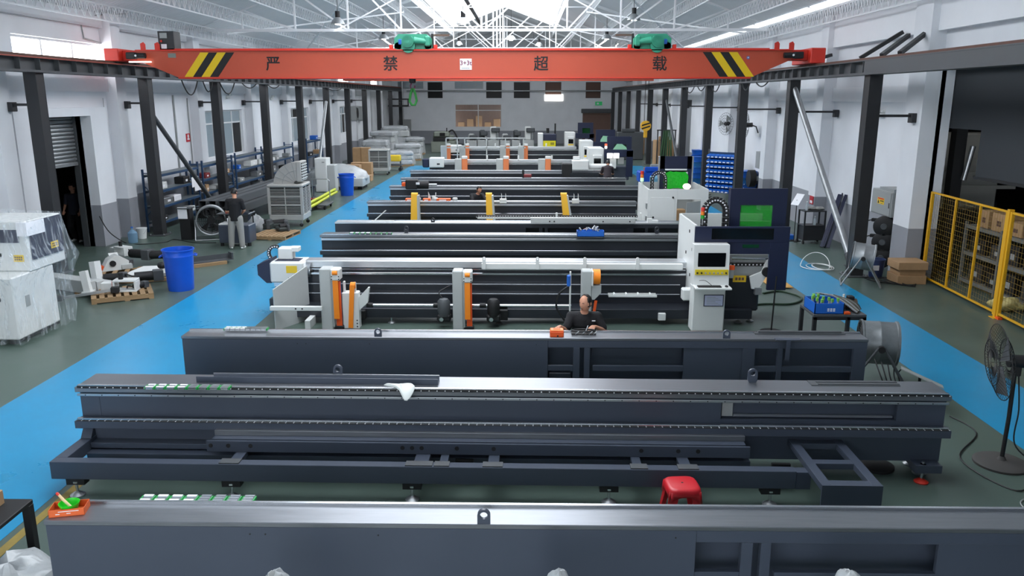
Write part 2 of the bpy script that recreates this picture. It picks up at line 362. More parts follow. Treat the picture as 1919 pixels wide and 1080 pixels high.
sstruct(MB().box(XL, XR, YB+4, YB+4.1, 0, 6.5).box(XL, XR, YB+.3, YB+4, 6.4, 6.5).box(XL-.1, XL, YB+.3, YB+4, 0, 6.5).box(XR, XR+.1, YB+.3, YB+4, 0, 6.5).build('far_room_shell', mat('far_room_wall', (96, 78, 68), .8)))
sd = tag(bx(XR+3.2, XR+3.3, 46.8, 50, 2.5, 3.9).build('bright_window', M_daywin), 'bright daylit window seen through the doorway behind the blue rack', 'window')
# floor of daylight: upper side windows and back windows
def window(n, ax, c, u0, u1, z0, z1, cols, rows, fm, gm, d=.08, fw=.06, door=False):
    """frame with mullions and one pane for each cell; ax is the wall axis"""
    cx, cyy = (c, (u0+u1)/2) if ax == 'x' else ((u0+u1)/2, c)
    t = thing('window_%d' % n, None, None, (cx, cyy, z0), world=True, kind='structure')
    B = (lambda a, b, p, q, dd: bx(c-dd/2, c+dd/2, a, b, p, q)) if ax == 'x' else (lambda a, b, p, q, dd: bx(a, b, c-dd/2, c+dd/2, p, q))
    us = [u0+(u1-u0)*i/cols for i in range(cols+1)]; zs = [z0+(z1-z0)*r for r in rows]
    for i, u in enumerate(us): B(min(max(u-fw/2, u0), u1-fw), min(max(u+fw/2, u0+fw), u1), z0, z1, d).build('frame_bar', fm, t)
    for z in zs: B(u0, u1, min(max(z-fw/2, z0), z1-fw), min(max(z+fw/2, z0+fw), z1), d*.9).build('frame_bar', fm, t)
    for a, b in zip(us, us[1:]):
        for p, q in zip(zs, zs[1:]): B(a+fw*.4, b-fw*.4, p+fw*.4, q-fw*.4, .012).build('pane', gm if not isinstance(gm, list) else gm[random.randrange(len(gm))], t)
    return t
wn = 1
for (a, b, p, q) in LUP: window(wn, 'x', XL-.2, a, b, p, q, 3, (0, 1), M_winw, M_daywin); wn += 1
M_wd = mat('dark_glass', (16, 18, 20), .3, spec=.2)
M_cur = mat('pale_window_glass', (142, 156, 164), .15, spec=.6)
for (a, b, p, q) in LW: window(wn, 'x', XL-.12, a, b, p, q, 4, (0, .72, 1), M_winw, [M_cur, M_cur, M_wd]); wn += 1
for (a, b, p, q), m in zip(BW, (M_wd, M_wd, M_wd, M_brown, M_brown)): window(wn, 'y', YB+.1, a, b, p, q, 1, (0, 1), M_blk, m, fw=.03); wn += 1
for (a, b, p, q) in BLV: window(wn, 'y', YB+.1, a, b, p, q, 4, (0, .5, 1), M_ggrey, M_cur, fw=.04); wn += 1
tw = window(wn, 'y', YB+.1, *BBIG, 2, (0, .73, 1), M_winw, mat('clear_glass', (200, 205, 210), .05, alpha=.04), fw=.07)
wn += 1
p = gy(1038, 183, YB-.05); tag(bx(p.x-.85, p.x+.85, YB-.06, YB-.01, p.z-.28, p.z+.28).build('lit_panel', M_lamp), 'glowing white panel below a brown window on the far wall', 'light')
cu = MB()
for i in range(34):
    x = BBIG[0]-.5+i*(BBIG[1]-BBIG[0]+1)/34; cu.box(x, x+.11, YB+1.9, YB+1.93+.03*(i % 2), BBIG[2]-.3, BBIG[3]+.3)
tag(cu.build('slat_curtain', mat('curtain_brown', (120, 96, 82), .8), kind='stuff'), 'brown vertical slat curtain behind the far picture window', 'curtain')
for i in range(5):
    x = BBIG[0]+.5+i*.85; h = .45+.3*(i % 3)
    tag(bx(x-.3, x+.3, YB+1.2, YB+1.7, 0, BBIG[2]+h, b=.02).build('shelf_box', M_card), 'cardboard stack %s from the left behind the far picture window' % ORD[i], 'box')
# brown shutter door and its hood on the back wall
dr = thing('door_1', None, None, ((BDR[0]+BDR[1])/2, YB, 0), world=True, kind='structure')
n = 22; hh = BDR[3]/n
for i in range(n): bx(BDR[0], BDR[1], YB+.06, YB+.1, i*hh+.006, (i+1)*hh-.006, b=.01).build('slat', M_brown, dr)
bx(BDR[0]-.15, BDR[1]+.15, YB-.4, YB, BDR[3]-.1, BDR[3]+.3, b=.04).build('shutter_hood', M_girder, dr)
# roller shutter, half open, in the left wall
dr = thing('door_2', None, None, (XL, (D1[0]+D1[1])/2, 0), world=True, kind='structure')
z = D1[3]; i = 0
while z > 2.42:
    MB().prism([(XL-.26, z), (XL-.20, z-.02), (XL-.19, z-.06), (XL-.22, z-.1), (XL-.26, z-.1)], D1[0]+.02, D1[1]-.02, 'y').build('slat', M_galv, dr); z -= .104
bx(XL-.28, XL-.18, D1[0]+.02, D1[1]-.02, z-.02, z+.06).build('bottom_rail', M_galv, dr)
for y in (D1[0], D1[1]-.06): bx(XL-.3, XL-.14, y, y+.06, 0, D1[3]).build('guide', M_girder, dr)
# roof: sheets, daylight strips, purlins, trusses
ceil = thing('ceiling', None, None, (XRG, 30, ZE), world=True, kind='structure')
SX0, SX1, SY0, SY1 = -5.4, 2.0, 6.0, 62.0
def slope(xa, xb, ya, yb, name, m, dz=0., th=.05):
    if name == 'roof_sheet':
        MB().add([(xa, ya, zroof(xa)), (xb, ya, zroof(xb)), (xb, yb, zroof(xb)), (xa, yb, zroof(xa))], [(0, 3, 2, 1)]).build(name, m, ceil); return
    MB().add([(xa, ya, zroof(xa)+dz), (xb, ya, zroof(xb)+dz), (xb, yb, zroof(xb)+dz), (xa, yb, zroof(xa)+dz)]+[(xa, ya, zroof(xa)+dz+th), (xb, ya, zroof(xb)+dz+th), (xb, yb, zroof(xb)+dz+th), (xa, yb, zroof(xa)+dz+th)],
        [(0, 3, 2, 1), (4, 5, 6, 7), (0, 1, 5, 4), (1, 2, 6, 5), (2, 3, 7, 6), (3, 0, 4, 7)]).build(name, m, ceil)
def roof_tex():
    nt = M_roof.node_tree; b = nt.nodes['Principled BSDF']; g = nt.nodes.new('ShaderNodeNewGeometry'); w = nt.nodes.new('ShaderNodeTexWave')
    w.bands_direction = 'Y'; w.inputs['Scale'].default_value = 1.6; nt.links.new(g.outputs['Position'], w.inputs['Vector'])
    bp = nt.nodes.new('ShaderNodeBump'); bp.inputs['Strength'].default_value = .5; bp.inputs['Distance'].default_value = .04
    nt.links.new(w.outputs['Fac'], bp.inputs['Height']); nt.links.new(bp.outputs[0], b.inputs['Normal'])
roof_tex()
def translucent_sheet(m, f):
    nt = m.node_tree; b = nt.nodes['Principled BSDF']; o = nt.nodes['Material Output']; t = nt.nodes.new('ShaderNodeBsdfTranslucent'); t.inputs[0].default_value = (.9, .93, .96, 1)
    x = nt.nodes.new('ShaderNodeMixShader'); x.inputs[0].default_value = f; nt.links.new(b.outputs[0], x.inputs[1]); nt.links.new(t.outputs[0], x.inputs[2]); nt.links.new(x.outputs[0], o.inputs[0])
translucent_sheet(M_roof, .016)                                    # steel roof sheets made slightly see-through, an added glow to brighten their underside
for xa, xb in ((XL-.6, SX0), (SX1, XR+.6)): slope(xa, xb, YN-.3, YB+.3, 'roof_sheet', M_roof)
for xa, xb in ((SX0, XRG), (XRG, SX1)):
    slope(xa, xb, SY1, YB+.3, 'roof_sheet', M_roof); slope(xa, xb, YN-.3, SY0, 'roof_sheet', M_roof)
    y = SY0
    while y < SY1-.1: slope(xa, xb, y+.03, y+5.57, 'skylight_panel', M_day); y += 5.6
xr0, xr1 = XR-.78, XR-.5
for y in range(8, 70, 6): MB().add([(xr0, y, zroof(xr0)-.03), (xr1, y, zroof(xr1)-.03), (xr1, y+5.8, zroof(xr1)-.03), (xr0, y+5.8, zroof(xr0)-.03)], [(0, 3, 2, 1)]).add([(xr0, y, zroof(xr0)-.004), (xr1, y, zroof(xr1)-.004), (xr1, y+5.8, zroof(xr1)-.004), (xr0, y+5.8, zroof(xr0)-.004)], [(0, 1, 2, 3)]).build('eave_skylight', mat('eave_daylight', (240, 244, 250), .6, emit=1.4), ceil)
BAY = 11.2; TY = [8.6+BAY*k for k in range(7)]                    # truss lines 8.6, 19.8, 31 ...
pm = MB(); L = BAY; n = 30; d = .42
for x in (-.05, .05): pm.bar((x, 0, 0), (x, L, 0), .035); 
pm.bar((0, 0, -d), (0, L, -d), .04)
for i in range(n):
    y0 = L*i/n; ym = L*(i+.5)/n; y1 = L*(i+1)/n
    for x in (-.05, .05): pm.bar((x, y0, 0), (0, ym, -d), .016); pm.bar((0, ym, -d), (x, y1, 0), .016)
pmesh = pm.mesh('purlin', M_truss)
xs = [XL+.55+1.38*i for i in range(5)]+[XR-.55-1.38*i for i in range(5)]+[SX0-.1, SX1+.1]
for x in xs:
    for y in TY[:-1]: part(ceil, 'purlin', pmesh, (x-XRG, y-30, zroof(x)-.06-ZE))
tr0 = None
for k, y in enumerate(TY):
    if k == 0: continue
    if tr0 is None:
        t = thing('roof_truss', None, None, (XRG, y, ZE), kind='structure'); tr0 = t
        hw = (XR-XL)/2; z0 = .03; rise = ZR-ZE-.45
        MB().bar((-hw, 0, z0), (hw, 0, z0), .1, .1).build('bottom_chord', M_truss, t)
        MB().bar((-hw+.6, .0, z0+.9), (hw-.6, .0, z0+.9), .05, .05).build('tie_rod', M_truss, t) if 0 else None
        for sg in (-1, 1):
            MB().bar((sg*hw, 0, .1), (0, 0, rise+.1), .12, .12).build('top_chord', M_truss, t)
            xsn = [hw*(1-f) for f in (.18, .36, .54, .72)]
            for i, x in enumerate(xsn):
                zt = rise*(1-x/hw)+.1; MB().bar((sg*x, 0, z0), (sg*x, 0, zt), .06).build('post', M_truss, t)
                nx = xsn[i+1] if i+1 < len(xsn) else 0
                MB().bar((sg*x, 0, zt), (sg*nx, 0, z0), .06).build('web', M_truss, t)
            MB().bar((sg*hw*.5, 0, z0), (sg*.2, 0, rise*.72), .05).build('web', M_truss, t)
        MB().bar((-.09, 0, z0), (-.09, 0, rise), .08).build('post', M_truss, t); MB().bar((.09, 0, z0), (.09, 0, rise), .08).build('post', M_truss, t)
        MB().bar((-hw*.46, 0, rise*.55), (hw*.46, 0, rise*.55), .05).build('collar', M_truss, t)
    else: dup(tr0, (XRG, y, ZE))
# wind bracing between the trusses
for k in (2, 3):
    for sg in (-1, 1):
        xa = XRG+sg*4.6; xb = XRG+sg*9.6
        sstruct(MB().bar((xa, TY[k], zroof(xa)-.55), (xb, TY[k+1], zroof(xb)-.55), .06).build('roof_brace', M_truss))
        sstruct(MB().bar((xb, TY[k], zroof(xb)-.6), (xa, TY[k+1], zroof(xa)-.6), .06).build('roof_brace', M_truss))
# cable tray under the ridge, pipe on the back wall, conduits
tag(MB().box(-3.25, -3.05, 12, 62, 9.2, 9.22).box(-3.26, -3.24, 12, 62, 9.2, 9.28).box(-3.06, -3.04, 12, 62, 9.2, 9.28).build('cable_tray', M_girder), 'dark cable tray running along the hall below the ridge skylight', 'cable tray')
a = gy(795, 170.5, YB-.3); b = gy(1148, 170.5, YB-.3)
tag(MB().tube([(XL+1.4, YB-.3, a.z), (XR-1.2, YB-.3, a.z)], .07, 10).build('wall_pipe', M_galv), 'long silver pipe across the far end wall', 'pipe')
p = gy(1122, 194, YB-.03); ex = tag(bx(p.x-.32, p.x+.32, YB-.07, YB-.01, p.z-.17, p.z+.17, b=.01).build('exit_sign', mat('exit_green', (30, 140, 80), .5, emit=.4)), 'small green exit sign above the far brown door', 'sign')
bx(p.x-.18, p.x+.02, YB-.08, YB-.07, p.z-.08, p.z+.08).build('running_figure', M_paper, ex)
# ------------------------------------------------------------------ crane runway
CXL, CXR = -11.5, 8.0
YC = [19.15+5.62*k for k in range(11)]
def column(x, y, side, k, ztop):
    lab = '%s dark steel crane column from the camera along the %s wall' % (ORD[k], side)
    t = thing('crane_column', lab, 'column', (x, y, 0), group='crane columns')
    for sx in (-1, 1): bx(-.15, .15, sx*.15-.01, sx*.15+.01, 0, ztop, b=.003).build('flange', M_black, t)
    bx(-.05, .05, -.14, .14, 0, ztop).build('web', M_black, t)
    bx(-.145, -.125, -.14, .14, 0, ztop).build('side_plate', M_black, t); bx(.125, .145, -.14, .14, 0, ztop).build('side_plate', M_black, t)
    bx(-.26, .26, -.26, .26, 0, .03, b=.006).build('base_plate', M_girder, t)
    for sx in (-1, 1):
        for sy in (-1, 1): MB().cyl((sx*.21, sy*.21, .03), (sx*.21, sy*.21, .07), .022, 6).build('bolt', M_galv, t)
    if ztop > 3 and k > 0 or side == 'left' or k == 0:
        pass
    return t
LC = []; RC = []
for k, y in enumerate(YC):
    LC.append(column(CXL, y, 'left', k, 4.78)); RC.append(column(CXR, y, 'right', k, 4.72))
# wall ties: a bar from each column to the wall with its bracket
for k, y in enumerate(YC[:8]):
    for x, xw, side in ((CXL, XL+(.34 if k in (0, 1, 2) else .02), 'left'), (CXR, XR-(.36 if k == 0 else .02), 'right')):
        s = -1 if x < 0 else 1
        t = thing('wall_tie', '%s wall tie bar from the camera, bracing the %s crane columns' % (ORD[k], side), 'brace', (x, y, 3.8 if s > 0 else 4.05), group='wall ties')
        MB().bar((s*.15, 0, 0), (abs(xw-x)*s, 0, 0), .06, .06).build('tie_bar', M_black, t)
        bx(min((abs(xw-x)-.12)*s, abs(xw-x)*s), max((abs(xw-x)-.12)*s, abs(xw-x)*s), -.1, .1, -.16, .06, b=.01).build('bracket', M_black, t)
# diagonal pipe braces
for a, b, r, m, lab in (((CXL, 25.1, 3.65), (-11.0, 28.75, .02), .075, M_girder, 'dark diagonal pipe brace from the second left column down across the blue racks'),
        ((CXL+.15, 46.6, 4.0), (-11.2, 43.2, .02), .085, M_galv, 'silver diagonal pipe brace leaning on a left column behind the air cooler'),
        ((CXR, 24.75, 4.55), (8.35, 20.2, .1), .085, M_galv, 'long silver diagonal pipe brace beside the second right column'),
        ((CXR+.05, 47.3, 4.2), (8.0, 41.6, .1), .07, M_girder, 'grey diagonal brace between far right columns behind the blue bins')):
    t = thing('pipe_brace', lab, 'brace', b, world=True)
    MB().cyl(a, b, r, 14).build('pipe', m, t); d = (Vector(a)-Vector(b)).normalized()
    MB().cyl(Vector(b), Vector(b)+d*.28, r+.03, 14).build('foot_sleeve', M_girder, t)
    bx(b[0]-.14, b[0]+.14, b[1]-.16, b[1]+.16, 0 if b[2] < .3 else b[2]-.05, .02 if b[2] < .3 else b[2]-.03).build('foot_plate', M_girder, t)
# braces of the right girder to the wall head
for i, (ax, ay, bxx, by) in enumerate(((1652, 104, 1703, 66), (1686, 100, 1735, 62), (1612, 109, 1692, 60), (1506, 119, 1558, 103))):
    a = gx(ax, ay, CXR+.15); b = gx(bxx, by, XR-.3)
    tag(MB().bar(a, b, .09, .09).build('head_brace', M_black), '%s black strut from the right crane girder up to the wall beam' % ORD[i], 'brace', 'head struts')
def girder(x, y0, y1, zb, zt, side, plain_to):
    t = thing('runway_girder', 'long grey crane runway girder on top of the %s columns' % side, 'girder', (x, y0, zb), world=True)
    for z in (zb, zt-.03): bx(x-.15, x+.15, y0, y1, z, z+.03, b=.004).build('flange', M_girder, t)
    bx(x-.012, x+.012, y0, y1, zb+.03, zt-.03).build('web_plate', M_girder, t)
    bx(x-.045, x+.045, y0, y1, zt, zt+.06, b=.008).build('crane_rail', M_rust, t)
    s = 1 if x < 0 else -1
    if plain_to: bx(x+s*.13, x+s*.145, y0, plain_to, zb+.03, zt-.03).build('cover_plate', M_girder, t)
    me = bx(0, s*.135, -.008, .008, 0, zt-zb-.06).mesh('stiffener', M_girder); y = (plain_to or y0)+.1
    while y < y1:
        part(t, 'stiffener', me, (0, y-y0, .03)); y += .78 if x < 0 else .72
    return t
girder(CXL, 2.0, 75.6, 4.78, 5.14, 'left', None); girder(CXR, 2.0, 75.6, 4.72, 5.06, 'right', 19.4)
# conductor bar below the left rail and festoon loops
tag(MB().bar((CXL+.17, 2, 5.12), (CXL+.17, 75, 5.12), .02, .03).build('conductor_bar', mat('dull_red', (150, 72, 58), .6)), 'thin red conductor bar along the left crane rail', 'rail')
def festoon(i, pts, sag, side, rr=.022):
    tag(MB().tube(hang(*pts, sag, 14), rr, 6).build('festoon_cable', M_cable), '%s hanging black cable loop counted from the camera under the %s crane girder' % (ORD[i], side), 'cable', 'festoon loops')
for side, X, zg, loops in (('left', CXL+.22, 4.785, ((340, 370, 178), (380, 398, 172), (411, 439, 176), (453, 480, 165), (501, 523, 163), (610, 640, 160))),
        ('right', CXR-.22, 4.725, ((1417, 1440, 162), (1392, 1406, 169), (1334, 1349, 172), (1308, 1322, 170), (1286, 1302, 174)))):
    for i, (xa_, xb_, yb_) in enumerate(loops):
        a = gx(xa_, 150, X); b = gx(xb_, 150, X); m_ = gx((xa_+xb_)/2, yb_, X); a.z = b.z = zg; festoon(i, (a, b), max(.15, zg-m_.z), side)
    tag(bx(X-.02, X+.02, 3, 70, zg-.005, zg+.05).build('festoon_rail', M_girder), 'thin festoon rail under the %s crane girder' % side, 'rail')
# ------------------------------------------------------------------ overhead crane
YK = 23.4
cr = thing('overhead_crane', 'orange overhead travelling crane bridge with black Chinese lettering across the hall', 'crane', (XRG, YK, 4.75), world=True)
zt, zb, yf, yk = 5.50, 4.74, YK-.28, YK+.28
x0, x1, xa, xb = -10.9, 7.35, -9.75, 6.25
MB().prism([(x0, zt-.02), (x0, zt-.26), (xa, zb+.02), (xb, zb+.02), (x1, zt-.26), (x1, zt-.02)], yf, yk).build('bridge_beam', M_orange, cr)
bx(x0, x1, yf-.06, yk+.06, zt-.02, zt+.015, b=.004).build('top_flange', M_red, cr)
bx(xa, xb, yf-.05, yk+.05, zb-.01, zb+.02, b=.004).build('bottom_flange', M_red, cr)
for x in (YK-.18, YK+.18): bx(x0+.6, x1-.6, x-.02, x+.02, zt+.015, zt+.05).build('trolley_rail', M_red, cr)
for sg, xe, rail in ((-1, x0, CXL), (1, x1, CXR)):
    bx(rail-.2, rail+.2, YK-.5, YK+1.1, 5.2 if sg < 0 else 5.13, 5.54, b=.02).build('end_truck', M_red, cr)
    bx(min(rail+.2*-sg, xe), max(rail+.2*-sg, xe), yf+.03, yk-.03, 5.22, 5.5, b=.01).build('end_joint', M_red, cr)
    MB().cyl((rail-.09, YK-.35, 5.26), (rail+.09, YK-.35, 5.26), .11, 16).build('wheel', M_girder, cr); MB().cyl((rail-.09, YK+.8, 5.26), (rail+.09, YK+.8, 5.26), .11, 16).build('wheel', M_girder, cr)
    dm = MB().box(rail-sg*.5-.13, rail-sg*.5+.13, yf-.16, yf+.03, 5.26, 5.44, b=.02).build('drive_box', M_blk, cr)
    MB().cyl((rail-sg*.62, yf-.1, 5.35), (rail-sg*.9, yf-.1, 5.35), .075, 14).build('drive_motor', M_blk, cr)
    MB().cyl((rail-sg*.66, yf-.18, 5.35), (rail-sg*.66, yf-.16, 5.35), .03, 10).build('drive_cap', M_paper, cr)
    for q in (.75, 1.15): MB().prism([(rail-sg*q, zt), (rail-sg*q+.14, zt), (rail-sg*q+.14, zt+.16), (rail-sg*q+.09, zt+.22), (rail-sg*q, zt+.18)], yf-.02, yf).build('bump_stop', M_red, cr)
bx(CXL+.42, CXL+1.05, yf-.12, yf-.06, 5.17, 5.2, b=.01).build('light_tube', M_lamp, cr)
bx(CXL+1.5, CXL+1.72, yf-.012, yf-.002, 5.3, 5.42).build('nameplate', mat('plate_grey', (120, 126, 120), .5), cr)
# hazard stripes (parallelograms on the front face)
for sg, c in ((-1, (-9.34, -9.1, -8.86, -8.62)), (1, (5.54, 5.78, 6.02, 6.26))):
    for i, x in enumerate(c):
        mm = (M_yel if i % 2 == 0 else M_blk) if sg < 0 else (M_blk if i % 2 == 0 else M_yel)
        sh = .5 if sg < 0 else -.5; w = .235; xx = x-.25 if sg < 0 else x-.15
        MB().prism([(xx, zb+.04), (xx+w, zb+.04), (xx+w+sh, zt-.06), (xx+sh, zt-.06)], yf-.006, yf-.0005).build('hazard_stripe', mm, cr)
for ch, px in (('严', 512), ('禁', 732), ('超', 1014), ('载', 1236)):
    p = gy(px, 121, yf); text(cr, ch, .42, M_blk, (p.x, yf-.004, p.z))
pl = thing  # capacity plate
p = gy(873, 120.5, yf); cp = bx(p.x-.165, p.x+.165, yf-.012, yf-.001, p.z-.15, p.z+.15).build('capacity_plate', M_paper, cr)
text(cp, '3+3t', .17, mat('plate_maroon', (120, 20, 60), .6), (p.x, yf-.014, p.z+.03), depth=.001); marks(cp, 'y', yf-.012, p.x-.12, p.x+.1, p.z-.125, p.z-.09, 1, 7, M_ggrey)
p = gy(1402, 108, yf); MB().cyl((p.x, yf-.01, p.z), (p.x, yf, p.z), .045, 16).build('round_badge', mat('badge_blue', (90, 110, 170), .5), cr); MB().cyl((p.x, yf-.013, p.z), (p.x, yf-.01, p.z), .018, 12).build('badge_centre', M_paper, cr)
cab = bx(-10.28, -9.83, YK-.2, YK+.25, zt+.015, zt+.52, b=.01).build('control_cabinet', M_black, cr)
bx(-10.22, -10.02, YK-.215, YK-.2, zt+.33, zt+.47).build('display', M_ggrey, cab); bx(-10.2, -10.05, YK-.215, YK-.2, zt+.05, zt+.17).build('notice', M_paper, cab)
MB().cyl((-10.19, YK-.22, zt+.25), (-10.19, YK-.2, zt+.25), .03, 10).build('red_button', M_red, cab)
def hoist(px, flip, lab):
    p = gy(px, 92, YK); s = -1 if flip else 1
    h = thing('hoist_trolley', lab, 'hoist', (p.x, YK, zt+.05), group='hoists')
    MB().prism([(-.52, .0), (-.52, .26), (-.4, .38), (.38, .38), (.52, .26), (.52, .0), (.4, -.02), (-.4, -.02)], -.22, .22).build('side_frame', M_teal, h)
    MB().cyl((-.5, 0, .17), (.5, 0, .17), .15, 18).build('rope_drum', M_blk, h)
    MB().cyl((s*-.12, -.42, .18), (s*-.12, -.2, .18), .17, 20).build('motor', M_teal, h); MB().cyl((s*-.12, -.44, .18), (s*-.12, -.42, .18), .11, 18).build('motor_cap', M_teal, h)
    for i in range(5): MB().lathe([(.05+.026*i, 0), (.062+.026*i, 0), (.062+.026*i, .012), (.05+.026*i, .012)], 18, (s*-.12, -.452, .18), 'y', caps=False).build('motor_rib', M_teal, h)
    MB().cyl((s*-.12, -.34, .06), (s*-.12, -.2, .06), .19, 18).build('gear_case', M_teal, h)
    MB().cyl((s*.05, -.3, .2), (s*.38, -.3, .17), .1, 16, r2=.07).build('gear_neck', M_teal, h); bx(min(s*.34, s*.5), max(s*.34, s*.5), -.36, -.2, .05, .32, b=.03).build('gearbox', M_teal, h)
    bx(min(s*-.4, s*-.27), max(s*-.4, s*-.27), -.26, -.2, .1, .24, b=.01).build('terminal_box', M_bluebin, h)
    for x in (-.42, .42):
        for y in (-.18, .18): MB().cyl((x, y-.04, .06), (x, y+.04, .06), .1, 16).build('wheel', M_teal, h)
    for x in (-.62, .62): bx(x-.05, x+.05, -.2, -.08, .0, .1, b=.01).build('buffer', M_red, h)
    bx(min(s*.5, s*1.0), max(s*.5, s*1.0), -.03, .03, .34, .39).build('cable_arm', mat('arm_brown', (90, 74, 62), .6), h); bx(s*.52-.03, s*.52+.03, -.04, .04, 0, .4).build('arm_post', M_blk, h)
    return h
hoist(776, False, 'teal green hoist trolley on the orange crane, left of centre'); hoist(1220, True, 'teal green hoist trolley at the right end of the orange crane')
# hook block with green sling
p = gy(773, 148, YK); hk = thing('crane_hook', 'crane hook block hanging below the orange beam with a purple shackle', 'hook', (p.x, YK, p.z), world=True)
MB().cyl((p.x-.04, YK, 5.5), (p.x-.04, YK, p.z-.05), .008, 6).build('rope', M_cable, hk); MB().cyl((p.x+.04, YK, 5.5), (p.x+.04, YK, p.z-.05), .008, 6).build('rope', M_cable, hk)
bx(p.x-.09, p.x+.09, YK-.06, YK+.06, p.z-.12, p.z+.06, b=.03).build('hook_block', M_blk, hk)
MB().tube([(p.x+.06*math.cos(a)*1., YK, p.z-.2+.08*math.sin(a)) for a in [PI*.6+i*.42 for i in range(12)]], .022, 8).build('hook', mat('purple_steel', (92, 30, 70), .4), hk)
sl = tag(MB().tube([(p.x-.02, YK, p.z-.26), (p.x-.07, YK-.02, p.z-.45), (p.x-.1, YK, p.z-.62), (p.x-.04, YK, p.z-.72), (p.x+.05, YK, p.z-.72), (p.x+.1, YK+.01, p.z-.6), (p.x+.07, YK, p.z-.42), (p.x+.02, YK, p.z-.26)], .035, 8).build('lifting_sling', mat('sling_green', (40, 120, 50), .8)), 'green lifting sling hanging from the crane hook', 'sling')
# pendant lamps; the six far ones are added to brighten the end wall
for i, (px, py, Y, lab) in enumerate(((633, 38, 31, 'leftmost pendant lamp under the near truss'), (868, 38, 31.2, 'pendant lamp with black cap left of the ridge posts'), (1188, 31, 33, 'bright pendant lamp right of the ridge under the roof'), (958, 70, 44, 'pendant lamp just right of the ridge posts above the crane'),
        (719, 68, 42, 'small pendant lamp above the left hoist'), (700, 78, 56, 'added far pendant lamp left of the left hoist'), (860, 80, 56, 'added far pendant lamp between the hoist and the ridge posts'), (1010, 82, 56, 'added far pendant lamp right of the ridge posts'), (1160, 78, 56, 'added far pendant lamp left of the right hoist'), (840, 110, 70, 'added furthest left pendant lamp before the end wall'), (1000, 110, 70, 'added furthest right pendant lamp before the end wall'), (1137, 68, 42, 'small pendant lamp above the beam right of the ridge'))):
    p = gy(px, py, Y); t = thing('pendant_lamp', lab, 'lamp', (p.x, p.y, p.z), group='pendant lamps')
    MB().lathe([(.27, -.14), (.2, .0), (.09, .1), (.09, .1)], 20).build('shade', M_galv, t); MB().cyl((0, 0, .1), (0, 0, .32), .09, 14).build('ballast', M_blk, t)
    MB().ell((0, 0, -.08), (.16, .16, .08), 14, 6).build('bulb', mat('pendant_glow', (255, 252, 246), .5, emit=220), t); MB().cyl((0, 0, .32), (0, 0, max(.4, zroof(p.x)-p.z-.45)), .012, 6).build('stem', M_blk, t)
# ------------------------------------------------------------------ machine beds
def lug_pts(c, z, R, h, n=20):
    o = []
    for i in range(n):
        a = 2*PI*i/n; ca, sa = math.cos(a), math.sin(a)
        if sa >= -1e-6: o.append((c+R*ca, z+R*sa))
        else: m = max(abs(ca), abs(sa)); o.append((c+R*ca/m, z+h*sa/m if abs(sa) > .9*m or True else z))
    return o
def lug(mb, x, y, z, R=.05, h=.1, t=.03, hole=.028):
    """lifting eye: plate with a round hole, its foot at height z"""
    return mb.ring(lug_pts(x, z+h, R, h), circ(x, z+h, hole, 20), y-t/2, y+t/2)
def foot(t, x, y, z1=.22, m=M_chrome, pad=M_galv):
    f = MB().cyl((x, y, .03), (x, y, z1), .016, 10).lathe([(.035, z1-.05), (.035, z1-.03)], 6, (x, y, 0)).build('levelling_screw', m, t)
    MB().lathe([(.075, 0), (.078, .012), (.05, .03), (.02, .05)], 18, (x, y, 0)).build('foot_pad', pad, t)
def bolts(t, name, xs, y, z, r=.006, h=.004, m=None, axis='z'):
    mb = MB()
    for x in xs: mb.cyl((x, y, z), (x, y, z+h), r, 6) if axis == 'z' else mb.cyl((x, y, z), (x, y-h, z), r, 6)
    return mb.build(name, m or M_chrome, t, kind='stuff')
def frange(a, b, s):
    out = []
    while a < b: out.append(a); a += s
    return out
M_strip = mat('ground_rail_edge', (190, 193, 198), .28, metal=.9)
